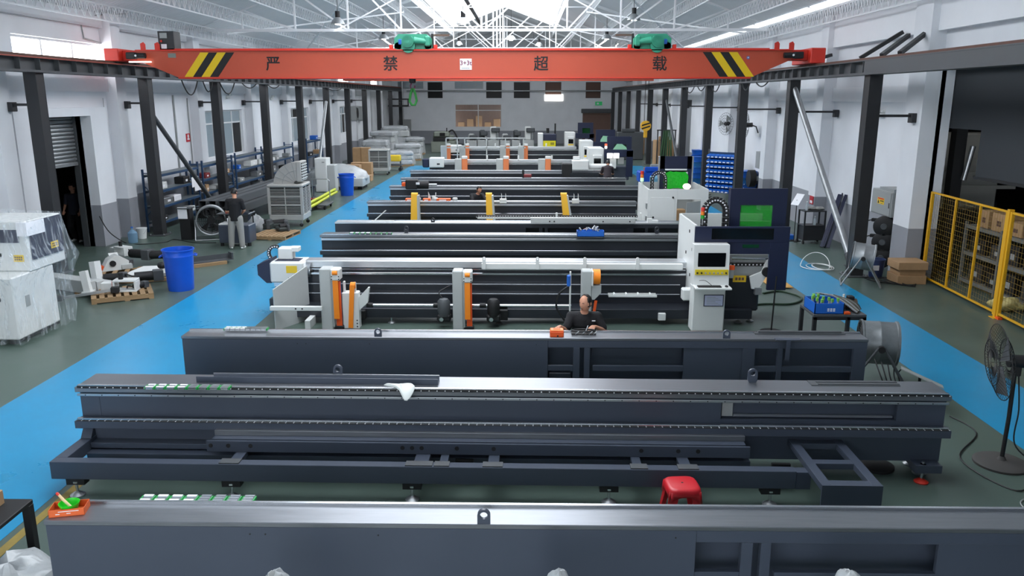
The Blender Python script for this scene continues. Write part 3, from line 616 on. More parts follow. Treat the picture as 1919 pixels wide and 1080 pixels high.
def bed_rail(label, X0, Yf, L=9.75, rz=0., detail=True, recess=None, M_bed=M_bed, feet=True, group='machine beds', lugs=()):
    t = thing('machine_bed', label, 'machine bed', (X0, Yf, 0), rz, group)
    if recess:
        a, b, p, q = recess; mb = MB()
        mb.box(0, a, 0, .05, .2, .94).box(b, L, 0, .05, .2, .94).box(a, b, 0, .05, .2, p).box(a, b, 0, .05, q, .94); mb.build('front_plate', M_bed, t)
        bx(0, L, .09, .42, .2, .94, b=.006).build('main_body', M_bed, t); bx(a+.02, a+.14, .045, .088, p+.02, q-.02).build('recess_plate', M_ggrey, t); bx(a+.15, b-.02, .05, .075, p+.015, p+.04).build('recess_ledge', M_strip, t)
    else: bx(0, L, 0, .42, .2, .94, b=.006).build('main_body', M_bed, t)
    bx(-.03, L+.03, -.05, .42, .94, 1., b=.004).build('top_plate', M_bedtop, t)
    r1 = bx(0, L, -.042, -.006, 1., 1.026, b=.004).build('top_rail', M_steel, t)
    bx(0, L, -.066, -.05, .9 if detail else .875, .928, b=.003).build('edge_strip', M_strip, t)
    bx(-.02, L+.02, -.15, 0, .54, .63, b=.004).build('lower_ledge', M_bed, t)
    r2 = bx(0, L, -.128, -.092, .63, .656, b=.004).build('lower_rail', M_steel, t)
    bx(0, .22, -.004, 0, .6, .9).build('end_plate', M_bed, t)
    if detail:
        bx(0, L, -.05, -.0435, .985, 1.012).build('rail_foot', M_blk, t); bx(0, L, -.15, -.13, .628, .632).build('rail_foot', M_blk, t); bolts(r1, 'rail_bolts', frange(.06, L, .09), -.05, 1.0, .0065, .006, M_paper, 'y'); bolts(r2, 'rail_bolts', frange(.06, L, .09), -.14, .63, .006, .006, M_paper)
        bolts(t, 'strip_bolts', frange(.1, L, .19), -.066, .914, .007, .003, M_blk, 'y')
    if feet:
        for x in (.15, L*.33, L*.66, L-.15):
            bx(x-.14, x+.14, .03, .39, .12, .2, b=.004).build('foot_bracket', M_bed, t); foot(t, x, .1); foot(t, x, .34)
    for x in lugs: lug(MB(), x, .34, 1.0, .055, .11, .03, .03).build('lifting_eye', M_bed, t)
    return t
BK = (0, 5.06, 5.41, 5.5, 5.68, 6.93, 7.73, 7.9, 8.21, 8.28, 9.24, 9.42)
def bed_back(label, X0, Yf, L=9.42, rz=0., lugs=(), detail=True, top=None, M_bed=M_bed):
    """bed seen from its plain side: solid plate, then a framed part with open bays"""
    t = thing('machine_bed', label, 'machine bed', (X0, Yf, 0), rz, 'machine beds'); k = BK
    bx(0, k[1], 0, .05, .2, .96, b=.004).build('back_plate', M_bed, t)
    bx(0, k[1], .05, .3, .2, .95).build('main_body', M_bed, t)
    bx(-.01, L+.01, -.004, .3, .96, 1.0, b=.006).build('top_plate', top or M_bedtop, t)
    bx(k[1], L, 0, .06, .86, .96, b=.003).build('top_bar', M_bed, t)
    for a, b in ((k[2], k[3]), (k[3]+.06, k[4]-.04), (k[6], k[7]), (k[8], k[9]), (k[10], k[11])): bx(a, b, 0, .06, .2, .86, b=.003).build('post', M_bed, t)
    bx(k[5], k[6], .02, .06, .2, .86, b=.003).build('infill_panel', M_bed, t)
    for a, b in ((k[1], k[2]), (k[4], k[5]), (k[7], k[8]), (k[9], k[10])): bx(a, b, .01, .06, .52, .6, b=.003).build('cross_bar', M_bed, t)
    bx(k[1], L, 0, .06, .2, .3, b=.003).build('bottom_bar', M_bed, t)
    bx(k[1], L, .24, .3, .2, .95).build('rear_plate', M_bed, t); bx(k[1]+.02, k[2]-.02, .12, .24, .22, .45, b=.01).build('inner_bracket', M_bed, t)
    bx(k[4], k[5], .18, .235, .68, .8).build('inner_ledge', M_bed, t)
    r1 = bx(0, L, .27, .3, 1., 1.022).build('top_rail', M_steel, t)
    if detail: bolts(t, 'plate_screws', [1.6, 1.72, 2.6, 4.9], -.001, .9, .007, .003, M_blk, 'y')
    for x in (.15, L*.35, L*.7, L-.15): foot(t, x, .1); foot(t, x, .26)
    for x in lugs: lug(MB(), x, .02, .93, .05, .14, .03, .03).build('lifting_eye', M_bed, t)
    return t
M_bgreen = mat('guide_end_green', (30, 150, 70), .5)
def guide_block(x, y, z, rows, lab, rz=0.):
    t = thing('guide_block', lab, 'guide block', (x, y, z), rz, 'linear guide blocks')
    bx(-.042, .042, -.05, .05, 0, .03, b=.003).build('saddle', M_steel, t)
    for j in ((-.036, .036) if rows == 2 else (-.04, 0, .04)): bx(-.04, .04, j-.012, j+.012, .03, .036).build('pad', M_paper if rows == 2 else M_strip, t)
    for sx in (-1, 1): bx(sx*.049-.007, sx*.049+.007, -.046, .046, 0, .032, b=.004).build('end_cap', M_bgreen, t)
def guide_row(p0, p1, n, bedlab, Y=None):
    p0 = Vector(p0); p1 = Vector(p1)
    if Y: p0.y = p1.y = Y
    for i in range(n):
        p = p0.lerp(p1, i/(n-1)); guide_block(p.x, p.y, p.z, 2 if i < n/2 else 3, '%s green-ended guide block from the left on %s' % (ORD[i], bedlab))
# bed in front, seen from behind
B1 = bed_back('nearest slate grey machine bed filling the bottom of the picture', -3.73, 5.58, lugs=(3.42, 9.27))
guide_row(gz(275, 941, .985), gz(466, 941, .985), 8, 'the nearest bed', 5.93)
# second bed, rails towards the camera
RZ2 = math.atan2(8.41-8.53, 9.8)
B2 = bed_rail('long slate machine bed with two bolted rails and low side frame in the foreground', -5.09, 8.56, 9.78, RZ2, True, (7.3, 9.25, .68, .88), lugs=(2.9, 7.72))
def loc2(px, py, Y): p = gy(px, py, Y); return p.x+5.09
yb = -.72
bx(.0, 7.95, yb, yb+.12, .2, .4, b=.005).build('front_beam', M_bed, B2); bx(.0, .13, yb+.12, 0, .26, .4, b=.004).build('side_arm', M_bed, B2)
MB().prism([(-.1, .4), (0, .54), (0, .4)], .0, .12, 'x').build('gusset', M_bed, B2)
for z, y in ((.36, -.14), (.28, -.24)): bx(.13, 7.6, y, 0, z-.06, z, b=.003).build('inner_ledge', M_bed, B2)
xa, xb = loc2(385, 820, 8.2), loc2(1410, 830, 8.1)
ld = bx(xa, xb, -.33, -.3, .36, .49, b=.003).build('loader_plate', M_bed, B2)
for px in (394, 427, 469, 755, 773, 791, 857, 926, 1202, 1271, 1308):
    x = loc2(px, 826, 8.2); MB().cyl((x, -.334, .435), (x, -.328, .435), .024, 16).build('round_hole', M_blk, ld)
bx(xa+.05, xb-.04, -.29, -.15, .47, .5, b=.003).build('loader_tray', M_bed, B2); bx(xa+.05, xb-.03, -.2, -.15, .5, .56, b=.003).build('tray_back', M_bedtop, B2)
for px, w in ((440, .12), (790, .16), (832, .09), (926, .12), (1195, .1), (1285, .12)):
    x = loc2(px, 850, 8.0); bx(x-w/2, x+w/2, -.62, -.3, .3, .36, b=.003).build('support_bracket', M_bed, B2); bx(x-w*.9, x+w*.9, -.71, -.6, .4, .412).build('bracket_plate', M_girder, B2)
for px in (870, 1468):
    x = loc2(px, 858, 8.1); bx(x-.1, x+.1, -.34, -.3, .12, .3).build('hanger', M_blk, B2); lug(MB(), x, -.37, .12, .045, .1, .02, .025).build('ring_eye', M_galv, B2)
# end ladder frame
for xx in (8.12, 8.62): bx(xx-.05, xx+.05, -1.1, 0, .38, .45, b=.003).build('ladder_side', M_bed, B2)
for y in (-.12, -.62, -1.1): bx(8.12, 8.62, y, y+.1, .38, .448, b=.003).build('ladder_rung', M_bed, B2)
bx(8.07, 8.67, -1.12, -1.1, .1, .45).build('ladder_apron', M_bed, B2); bx(7.95, 8.1, yb, yb+.12, .2, .39).build('beam_joint', M_bed, B2)
for x in (.25, 1.95, 3.9, 6.0, 7.7): bx(x-.1, x+.1, yb+.01, yb+.11, .13, .2).build('foot_bracket', M_blk, B2); foot(B2, x, yb+.03, .2)
foot(B2, 9.55, -.12, .25, M_chrome, M_red); bx(9.45, 9.74, -.17, 0, .13, .22).build('foot_bracket', M_bed, B2); MB().lathe([(.2, 0), (.2, .03), (.05, .04)], 24, (9.2, .25, 0)).build('foot_pad', M_rubber, B2)
guide_row((gz(283, 728, 1.026)), (gz(423, 729, 1.026)), 8, 'the second bed')
# loose channel, flat plate and rag on the second bed
p0 = gz(372, 714, 1.0); p1 = gz(822, 719, 1.0)
t = thing('steel_channel', 'long dark steel channel lying on top of the second bed', 'channel', (p0.x, p0.y, 1.0)); L = (p1-p0).length; t.rotation_euler.z = math.atan2(p1.y-p0.y, p1.x-p0.x)
bx(0, L, -.05, .09, 0, .012).build('web', M_bed, t); bx(0, L, -.055, -.045, 0, .07).build('flange', M_bed, t); bx(.15, L, .08, .09, 0, .07).build('flange', M_strip, t)
def rag(name, lab, c, pts, m, h=.03, z=.01):
    """a crumpled cloth: fan of a ragged outline with folded heights"""
    random.seed(len(lab)); cx = sum(q[0] for q in pts)/len(pts); cyy = sum(q[1] for q in pts)/len(pts); n = len(pts); v = []; f = []
    R = 5
    for r in range(R):
        s = 1-r/R
        for q in pts: v.append((c[0]+cx+(q[0]-cx)*s, c[1]+cyy+(q[1]-cyy)*s, c[2]+z+(random.random()*h if r else random.random()*h*.3)-max(0, -.02-(cyy+(q[1]-cyy)*s))*1.1))
    v.append((c[0]+cx, c[1]+cyy, c[2]+z+h))
    for r in range(R-1): f += [(r*n+i, r*n+(i+1) % n, (r+1)*n+(i+1) % n, (r+1)*n+i) for i in range(n)]
    f += [((R-1)*n+i, (R-1)*n+(i+1) % n, R*n) for i in range(n)]
    o = MB().add(v, f).build(name, m); s = o.modifiers.new('thick', 'SOLIDIFY'); s.thickness = .006; s.offset = 1; o.modifiers.new('soft', 'SUBSURF').render_levels = 1; o.modifiers['soft'].levels = 1
    return tag(o, lab, 'cloth')
p = gz(755, 731, 1.02); rag('cleaning_rag', 'white cleaning rag draped over the rail of the second bed', (p.x, p.y, 1.03), [(-.27, .09), (-.2, .11), (-.05, .09), (.0, .13), (.12, .1), (.15, .0), (.1, -.11), (.03, -.15), (-.03, -.03), (-.12, .04)], mat('white_rag', (222, 226, 222), .9), .05)
p = gz(1520, 722, 1.0); q = gz(1690, 726, 1.0)
t = tag(MB().box(p.x, q.x, p.y-.02, p.y+.14, 1.0, 1.008).box(p.x+.08, q.x, p.y+.0, p.y+.03, 1.008, 1.016).box(p.x+.08, q.x, p.y+.07, p.y+.09, 1.008, 1.016).build('cover_strip', M_girder), 'flat steel cover strip at the right end of the second bed', 'steel strip')
# third bed
B3 = bed_back('slate machine bed behind the second one, with the seated man leaning on it', -4.74, 10.53, 9.42, lugs=(2.72, 7.5))
guide_row(gz(421, 624, 1.02), gz(489, 624, 1.02), 8, 'the third bed', 10.78)
p = gz(1410, 622, 1.0); tag(MB().box(p.x, p.x+1.25, 10.74, 10.82, 1.0, 1.015).box(p.x+.05, p.x+1.2, 10.76, 10.8, 1.015, 1.04).build('rail_bar', M_girder), 'dark rail bar lying at the right end of the third bed', 'steel strip')
p = gz(1470, 631, 1.0); t = thing('angle_bracket', 'small steel bracket hooked on the front edge of the third bed', 'bracket', (p.x, 10.5, 1.0))
bx(-.17, .17, -.05, .04, 0, .012).build('flange', M_bed, t); bx(-.03, .03, -.05, -.035, -.28, 0).build('stem', M_bed, t)
# further beds
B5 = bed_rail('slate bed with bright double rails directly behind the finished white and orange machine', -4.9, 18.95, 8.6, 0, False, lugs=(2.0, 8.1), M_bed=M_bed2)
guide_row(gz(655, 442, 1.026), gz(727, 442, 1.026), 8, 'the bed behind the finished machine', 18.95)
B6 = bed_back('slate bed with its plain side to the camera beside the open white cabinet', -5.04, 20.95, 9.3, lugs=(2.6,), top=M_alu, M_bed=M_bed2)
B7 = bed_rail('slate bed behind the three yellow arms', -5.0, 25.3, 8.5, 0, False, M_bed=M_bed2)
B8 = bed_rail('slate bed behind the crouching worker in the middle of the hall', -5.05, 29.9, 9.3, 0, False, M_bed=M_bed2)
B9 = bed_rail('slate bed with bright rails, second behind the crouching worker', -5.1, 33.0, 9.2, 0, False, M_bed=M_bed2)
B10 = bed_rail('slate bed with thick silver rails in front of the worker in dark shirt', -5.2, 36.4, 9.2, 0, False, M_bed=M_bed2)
p = gz(995, 435, 1.0); q = gz(1200, 430, 1.0)
t = thing('pale_beam', 'pale grey beam lying on the plain-sided bed before the yellow arms', 'beam', (p.x, 20.9, 1.0), world=True)
bx(p.x, q.x, 20.85, 21.0, 1.0, 1.14, b=.004).build('beam_box', M_greyw, t)
for x in (.5, .62, 1.9, 2.6): MB().cyl((p.x+x, 20.846, 1.05), (p.x+x, 20.852, 1.05), .02, 12).build('hole', M_blk, t)
# ------------------------------------------------------------------ drag chain helper
def drag_chain(parent, pts, w, h, name='drag_chain', dots=True):
    pts = [Vector(p) for p in pts]; c = thing if 0 else None
    mb = MB(); db = MB()
    for a, b in zip(pts, pts[1:]):
        d = b-a; mb.bar(a+d*.06, b-d*.06, w, h, up=(0, 1, 0) if abs(d.normalized().dot(Vector((0, 1, 0)))) < .9 else (0, 0, 1))
        m = (a+b)/2; db.bar(m-Vector((0, w*.5+.004, 0)), m+Vector((0, -w*.5-.001, 0)), h*.42, h*.42)
    o = mb.build(name, M_chain, parent)
    if dots: db.build('link_windows', M_paper, o, kind='stuff')
    return o
# ------------------------------------------------------------------ the finished machine (fourth row)
m4 = thing('tube_laser_machine', 'finished white and orange tube laser machine with navy gantry and console', 'machine', (-.2, 15.4, 0), world=True)
Y4 = 15.2
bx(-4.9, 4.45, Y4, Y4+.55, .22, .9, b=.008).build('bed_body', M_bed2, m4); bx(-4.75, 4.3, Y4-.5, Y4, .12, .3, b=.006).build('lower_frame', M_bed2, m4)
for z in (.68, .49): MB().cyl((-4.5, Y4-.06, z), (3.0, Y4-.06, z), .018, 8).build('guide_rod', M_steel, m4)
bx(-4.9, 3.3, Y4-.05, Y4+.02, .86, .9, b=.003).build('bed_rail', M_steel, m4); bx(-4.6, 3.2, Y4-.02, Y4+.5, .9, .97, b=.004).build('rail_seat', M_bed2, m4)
bx(-4.35, 3.15, Y4+.02, Y4+.36, .98, 1.12, b=.01).build('tube_cover', M_alu, m4); bx(-4.35, 3.1, Y4-.03, Y4+.01, .955, .975).build('edge_rail', M_steel, m4)
xg0 = gy(903, 495, Y4).x; xg1 = gy(1278, 495, Y4).x
bx(xg0, xg1, Y4-.12, Y4-.02, .99, 1.1, b=.006).build('white_guard', M_white, m4)
for px in (908, 1007, 1095, 1193):
    x = gy(px, 490, Y4).x; lug(MB(), x, Y4-.15, 1.0, .035, .2, .04, .012).build('guard_tab', M_white, m4)
# chuck carriage at the left end
xw0, xw1 = gy(507, 510, Y4-.15).x, gy(570, 510, Y4-.15).x
cc = bx(xw0, xw1, Y4-.2, Y4+.35, .72, 1.13, b=.03).build('chuck_carriage', M_white, m4)
bx(xw0+.08, xw1-.1, Y4-.1, Y4+.2, 1.13, 1.135).build('top_inset', M_navy, cc)
bx(xw0+.1, xw0+.38, Y4+.05, Y4+.3, 1.13, 1.36, b=.02).build('cable_box', M_white, cc)
bx(xw0+.32, xw0+.5, Y4+.07, Y4+.28, 1.28, 1.37, b=.01).build('cable_box_lip', M_white, cc)
MB().prism([(xw0-.26, .86), (xw0-.26, 1.06), (xw0-.02, 1.16), (xw0-.0, 1.16), (xw0, .7), (xw0-.1, .7)], Y4-.12, Y4+.3).build('motor_cover', M_navy, cc)
bx(xw0-.3, xw0-.26, Y4-.02, Y4+.2, .9, 1.04, b=.01).build('motor_cap', M_navy, cc)
bx(xw1-.33, xw1-.12, Y4-.207, Y4-.2, .92, 1.06).build('warning_sticker', M_sticker, cc); bx(xw1-.3, xw1-.2, Y4-.208, Y4-.2, .8, .83, b=.003).build('grip', M_blk, cc)
MB().cyl((xw1, Y4+.05, .93), (xw1+.1, Y4+.05, .93), .16, 18).build('chuck', M_steel, cc)
for a in range(4): MB().cyl((xw1+.1, Y4+.05+.1*math.cos(a*PI/2), .93+.1*math.sin(a*PI/2)), (xw1+.14, Y4+.05+.1*math.cos(a*PI/2), .93+.1*math.sin(a*PI/2)), .03, 8).build('jaw', M_blk, cc)
drag_chain(cc, [(xw0+.0+.14*math.cos(a), Y4+.25, 1.22+.14*math.sin(a)) for a in [PI*.35+i*PI/9 for i in range(10)]], .06, .06)
bx(xw0+.05, xw1-.1, Y4-.15, Y4+.3, .64, .72).build('slide_plate', M_steel, cc)
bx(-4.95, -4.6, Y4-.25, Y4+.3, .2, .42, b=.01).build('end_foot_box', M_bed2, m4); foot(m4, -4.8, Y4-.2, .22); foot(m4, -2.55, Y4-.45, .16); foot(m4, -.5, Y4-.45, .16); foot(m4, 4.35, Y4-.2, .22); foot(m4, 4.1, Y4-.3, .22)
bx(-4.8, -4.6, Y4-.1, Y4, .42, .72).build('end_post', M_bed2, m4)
# end guard plate standing in front
a = Vector((-4.62, 14.2, 0)); b = Vector((-4.2, 15.02, 0)); n = (b-a).cross(Vector((0, 0, 1))).normalized()*.012
v = []
for s in (-1, 1): v += [a+n*s, b+n*s, b+n*s+Vector((0, 0, 1.06)), a+n*s+Vector((0, 0, .78))]
MB().add(v, [(0, 1, 2, 3), (7, 6, 5, 4), (0, 4, 5, 1), (1, 5, 6, 2), (2, 6, 7, 3), (3, 7, 4, 0)]).build('end_guard', M_greyw, m4)
bar = bx(-4.68, -3.72, 14.12, 14.2, .4, .48, b=.008).build('front_bar', M_white, m4)
for x in (-4.2, -4.08): MB().cyl((x, 14.117, .44), (x, 14.121, .44), .016, 10).build('bar_hole', M_blk, bar)
bx(-4.1, -4.0, 14.3, 14.7, .0, .16).build('floor_tee', M_white, m4)
# unloading arms with orange belts
def unload_arm(px0, px1, ptop, lab, low=True):
    Ya = 14.25; xa = gy(px0, 560, Ya).x; xb = gy(px1, 560, Ya).x; zt = gy(px0, ptop, Ya).z
    t = thing('unloading_arm', lab, 'lifting arm', ((xa+xb)/2, Ya, 0), group='unloading arms', world=True)
    bx(xa, xb, Ya, Ya+.28, 0, zt, b=.02).build('post', M_greyw, t)
    w = .17
    bx(xb, xb+w, Ya-.03, Ya+.2, zt-.22, zt+.0, b=.02).build('belt_head', M_white, t)
    MB().cyl((xb+.04, Ya-.03, zt-.07), (xb+w-.04, Ya-.03, zt-.07), .04, 12).build('belt_roller', M_belt, t)
    for dx in (.02, w-.02):
        for dz in (.14, .19): MB().cyl((xb+dx, Ya-.034, zt-dz), (xb+dx, Ya-.03, zt-dz), .012, 8).build('screw', M_blk, t)
    bx(xb+.03, xb+w-.04, Ya-.02, Ya+.0, .22, zt-.22).build('belt', M_belt, t)
    bx(xb+.06, xb+w-.01, Ya+.02, Ya+.06, .04, zt-.24).build('rear_belt', M_belt2, t)
    bx(xb-.0, xb+.028, Ya+.0, Ya+.05, .06, zt-.22).build('side_rail', M_ggrey, t)
    bx(xb+.02, xb+w+.02, Ya, Ya+.1, 0, .08, b=.01).build('belt_base', M_blk, t)
    return t, xa, xb, zt
unload_arm(600, 622, 504, 'leftmost grey lifting arm with orange belt before the finished machine')
unload_arm(848, 868, 508, 'middle grey lifting arm with orange belt before the finished machine')
Ya = 14.25; xa = gy(1090, 560, Ya).x; xb = gy(1110, 560, Ya).x; zt = gy(1090, 510, Ya).z
t3 = thing('unloading_arm', 'grey lifting arm with round orange wheel behind the seated man', 'lifting arm', (xa, Ya, 0), group='unloading arms', world=True)
bx(xa, xb, Ya+.1, Ya+.35, 0, zt, b=.02).build('post', M_greyw, t3); MB().prism([(xb, zt-.28), (xb+.17, zt-.28), (xb+.17, zt-.42), (xb+.05, zt-.55), (xb, zt-.55)], Ya+.12, Ya+.3).build('bracket', M_greyw, t3)
MB().cyl((xb+.02, Ya+.2, zt-.13), (xb+.15, Ya+.2, zt-.13), .14, 20).build('belt_wheel', M_belt, t3); bx(xb-.01, xb+.02, Ya+.05, Ya+.33, zt-.28, zt, b=.01).build('wheel_plate', M_white, t3)
MB().bar((xb+.08, Ya+.15, .55), (xb+.02, Ya+.15, .1), .05, .04).build('red_arm', M_belt2, t3); bx(xa-.22, xa-.19, Ya+.1, Ya+.16, .35, zt-.02, b=.005).build('side_rod', M_white, t3); bx(xa-.27, xa-.2, Ya+.08, Ya+.16, zt-.3, zt-.08, b=.02).build('sensor', M_bluebin, t3)
# second belt tower beside the left arm
Yb = 14.32; xa = gy(641, 570, Yb).x; xb = gy(672, 570, Yb).x; zt = gy(655, 531, Yb).z
tb = thing('belt_tower', 'white belt tower with orange strap and blue strip beside the leftmost arm', 'lifting arm', ((xa+xb)/2, Yb, 0), world=True)
bx(xa, xb, Yb, Yb+.2, 0, zt-.18, b=.015).build('housing', M_white, tb); bx(xa+.02, xa+.06, Yb+.05, Yb+.12, zt-.2, zt+.02, b=.01).build('cheek', M_white, tb); bx(xb-.1, xb-.05, Yb+.05, Yb+.12, zt-.2, zt, b=.01).build('cheek', M_white, tb)
v0 = gy(662, 532, Yb).x; MB().bar((v0-.02, Yb-.02, zt-.03), (v0-.08, Yb-.02, .03), .085, .02, up=(0, 1, 0)).build('belt', M_belt, tb)
MB().cyl((v0-.06, Yb+.05, zt-.05), (v0+.03, Yb+.05, zt-.05), .06, 14).build('pulley', M_belt, tb); bx(xa-.055, xa-.02, Yb+.02, Yb+.08, .15, zt).build('blue_strip', M_bluebin, tb)
MB().prism([(xb, .35), (xb+.16, .5), (xb+.2, .78), (xb+.17, .78), (xb, .6)], Yb+.05, Yb+.15).build('side_wing', M_white, tb)
for dz in (.05, .11, .17): MB().cyl((xb-.04, Yb-.004, dz), (xb-.04, Yb, dz), .014, 8).build('screw', M_blk, tb)
# drive shaft with couplings and gear motors
x0, x1 = gy(680, 571, 14.5).x, gy(1070, 573, 14.5).x
MB().cyl((x0, 14.5, .42), (x1, 14.5, .42), .026, 12).build('drive_shaft', M_steel, m4)
for px in (693, 818, 905): x = gy(px, 571, 14.5).x; MB().cyl((x-.06, 14.5, .42), (x+.06, 14.5, .42), .045, 12).build('coupling', M_blk, m4)
for px, nm in ((832, 'gear_motor'), (925, 'gear_motor')):
    x = gy(px, 575, 14.5).x; g = MB().lathe([(.0, .22), (.1, .22), (.12, .3), (.12, .5), (.08, .55), (.0, .56)], 14, (x, 14.48, 0)).build(nm, M_girder if px < 900 else M_blk, m4)
    bx(x-.13, x+.13, 14.4, 14.6, .12, .26, b=.03).build('gear_case', M_blk, g); MB().cyl((x-.04, 14.36, .18), (x-.04, 14.4, .18), .04, 10).build('output_flange', M_chrome, g)
MB().tube(spline([(gy(832, 550, 14.5).x, 14.5, .52), (gy(822, 540, 14.5).x, 14.55, .65), (gy(835, 530, 14.5).x, 14.7, .72), (gy(842, 528, 14.5).x, 14.8, .74)]), .014, 6).build('motor_cable', M_cable, m4)
MB().tube(spline([(gy(1068, 530, 14.45).x, 14.45, .82), (gy(1048, 545, 14.45).x, 14.45, .66), (gy(1043, 575, 14.45).x, 14.45, .4), (gy(1058, 598, 14.45).x, 14.45, .15)]), .02, 6).build('motor_cable', M_cable, m4)
for px, w, h in ((640, .3, .18), (905, .34, .2)):
    x = gy(px+30, 600, 14.6).x; bx(x-w/2, x+w/2, 14.6, 14.9, .1, .1+h, b=.01).build('support_block', M_blk, m4)
# roller conveyor tip on the right
x0, x1 = gy(1140, 548, 14.7).x, gy(1230, 550, 14.7).x
for y in (14.62, 14.76): bx(x0, x1, y, y+.03, .56, .6).build('tip_rail', M_white, m4)
for i in range(4): MB().cyl((x0+(i+.5)*(x1-x0)/4, 14.64, .6), (x0+(i+.5)*(x1-x0)/4, 14.78, .6), .02, 8).build('tip_roller', M_white, m4)
bx(gy(1233, 590, 14.7).x, gy(1247, 590, 14.7).x, 14.64, 14.72, .1, .24, b=.01).build('white_clip', M_white, m4); bx(gy(1279, 520, 14.7).x, gy(1298, 520, 14.7).x, 14.6, 14.8, .5, .72, b=.02).build('white_cover', M_white, m4)
# cutting head enclosure (open on top)
ex0, ex1, ey0, ey1, ez = 3.12, 4.8, 14.62, 16.2, 1.93
hd = MB().box(ex0, ex0+.04, ey0, ey1, .75, ez).box(ex0, ex1, ey1-.04, ey1, .75, ez).build('enclosure', M_white, m4)
MB().prism([(ey0, .75), (ey0+.6, .35), (ey1, .35), (ey1, .75)], ex0, ex0+.04, 'x').build('side_skirt', M_white, hd)
for y, z in ((14.75, 1.45), (15.05, 1.75), (14.85, .95), (15.3, 1.3)): bx(ex0-.012, ex0, y-.02, y+.02, z-.03, z+.03, b=.004).build('latch', M_blk, hd)
gn = bx(ex0, ex1+.05, ey0-.06, ey0, 1.62, ez-.02, b=.006).build('gantry_header', M_navy, m4)
bx(ex0+.3, ex1-.25, ey0-.066, ey0-.06, 1.68, 1.88).build('header_slot', M_screen, gn)
bx(ex1-.3, ex1+.05, ey0-.06, ey0, .72, 1.62, b=.006).build('gantry_leg', M_navy, m4); bx(3.72, 4.5, ey0-.05, ey0, 1.4, 1.62).build('gantry_apron', M_navy, m4)
bx(4.0, 4.3, ey0-.055, ey0-.05, 1.52, 1.58).build('apron_window', M_dgreen, m4)
# rear navy hood with green laser window
hx0, hx1, hy = gy(1366, 400, 15.4).x, gy(1472, 400, 15.4).x, 15.4; wz0, wz1 = gy(1400, 424, hy).z, gy(1400, 384, hy).z; wx0, wx1 = gy(1386, 400, hy).x, gy(1446, 400, hy).x; hz = gy(1400, 353, hy).z
mb = MB().box(hx0, wx0, hy-.05, hy, 1.62, hz).box(wx1, hx1, hy-.05, hy, 1.62, hz).box(wx0, wx1, hy-.05, hy, wz1, hz).box(wx0, wx1, hy-.05, hy, 1.62, wz0).box(hx0, hx0+.03, hy, hy+.12, 1.62, hz).box(hx1-.03, hx1, hy, ey1, 1.5, 1.7)
hood = mb.build('laser_hood', M_navy, m4); bx(wx0, wx1, hy-.03, hy-.02, wz0, wz1).build('laser_window', M_ggreen, hood)
bx(hx0+.1, hx1-.15, ey1-.3, ey1-.26, 1.5, wz0+.02).build('inner_plate', M_white, hood); bx(wx0-.1, wx1+.1, hy+.25, hy+.3, 1.5, wz0+.06).build('inner_rail', M_white, hood)
arch = [(gy(1317, 400, 15.3).x, 15.3, 1.9), (gy(1317, 400, 15.3).x, 15.3, 2.1)]
ax0, ax1 = gy(1320, 400, 15.3).x, gy(1360, 400, 15.3).x; acx = (ax0+ax1)/2; ar = (ax1-ax0)/2
arch = [(ax0, 15.3, 1.55+.1*i) for i in range(6)]+[(acx-ar*math.cos(PI*i/12), 15.3, 2.08+ar*math.sin(PI*i/12)*1.15) for i in range(1, 12)]+[(ax1, 15.3, 2.08-.1*i) for i in range(6)]
drag_chain(m4, arch, .12, .07)
tl = thing if 0 else None
px = gy(1316, 420, 14.75); tw = MB().cyl((px.x, 14.75, ez-.02), (px.x, 14.75, ez+.1), .012, 8).build('light_post', M_galv, m4)
for i, m in enumerate((mat('beacon_green', (40, 150, 50), .4), mat('beacon_orange', (224, 120, 30), .4), mat('beacon_red', (206, 50, 40), .4))): MB().cyl((px.x, 14.75, ez+.1+i*.07), (px.x, 14.75, ez+.165+i*.07), .035, 12).build('beacon', m, tw)
# workspace between the legs
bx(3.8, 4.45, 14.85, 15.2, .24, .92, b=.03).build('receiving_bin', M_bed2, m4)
MB().cyl((3.85, 14.7, 1.3), (4.6, 14.7, 1.28), .03, 10).build('chrome_bar', M_chrome, m4); drag_chain(m4, [(3.85+.07*i, 14.9, 1.14) for i in range(11)], .06, .06); bx(3.8, 4.6, 14.95, 15.1, 1.15, 1.32).build('back_plate', M_ggrey, m4); bx(3.8, 4.55, 14.92, 15.1, .92, 1.1).build('back_plate', M_greyw, m4)
MB().prism([(4.25, .72), (4.38, .72), (4.5, .95), (4.62, 1.1), (4.62, 1.28), (4.5, 1.28), (4.42, 1.05), (4.2, .95)], 14.66, 14.72).build('head_bracket', M_white, m4); MB().cyl((4.5, 14.6, 1.05), (4.5, 14.66, 1.05), .09, 16).build('head_motor', M_blk, m4); bx(4.3, 4.42, 14.6, 14.7, .62, .75).build('cut_head', M_galv, m4)
st = bx(3.88, 4.12, 14.62, 14.64, .86, .98).build('caution_plate', mat('caution_yellow', (214, 176, 30), .5), m4); marks(st, 'y', 14.62, 3.91, 4.09, .88, .96, 1, 3, M_brown)
rm = thing('hand_remote', 'small grey and orange hand remote hanging beside the console screen', 'remote', (3.78, 14.4, .98), world=True); bx(3.74, 3.83, 14.4, 14.44, .98, 1.15, b=.01).build('remote_body', M_ggrey, rm); bx(3.73, 3.84, 14.395, 14.445, 1.13, 1.22, b=.01).build('remote_cap', M_belt2, rm)
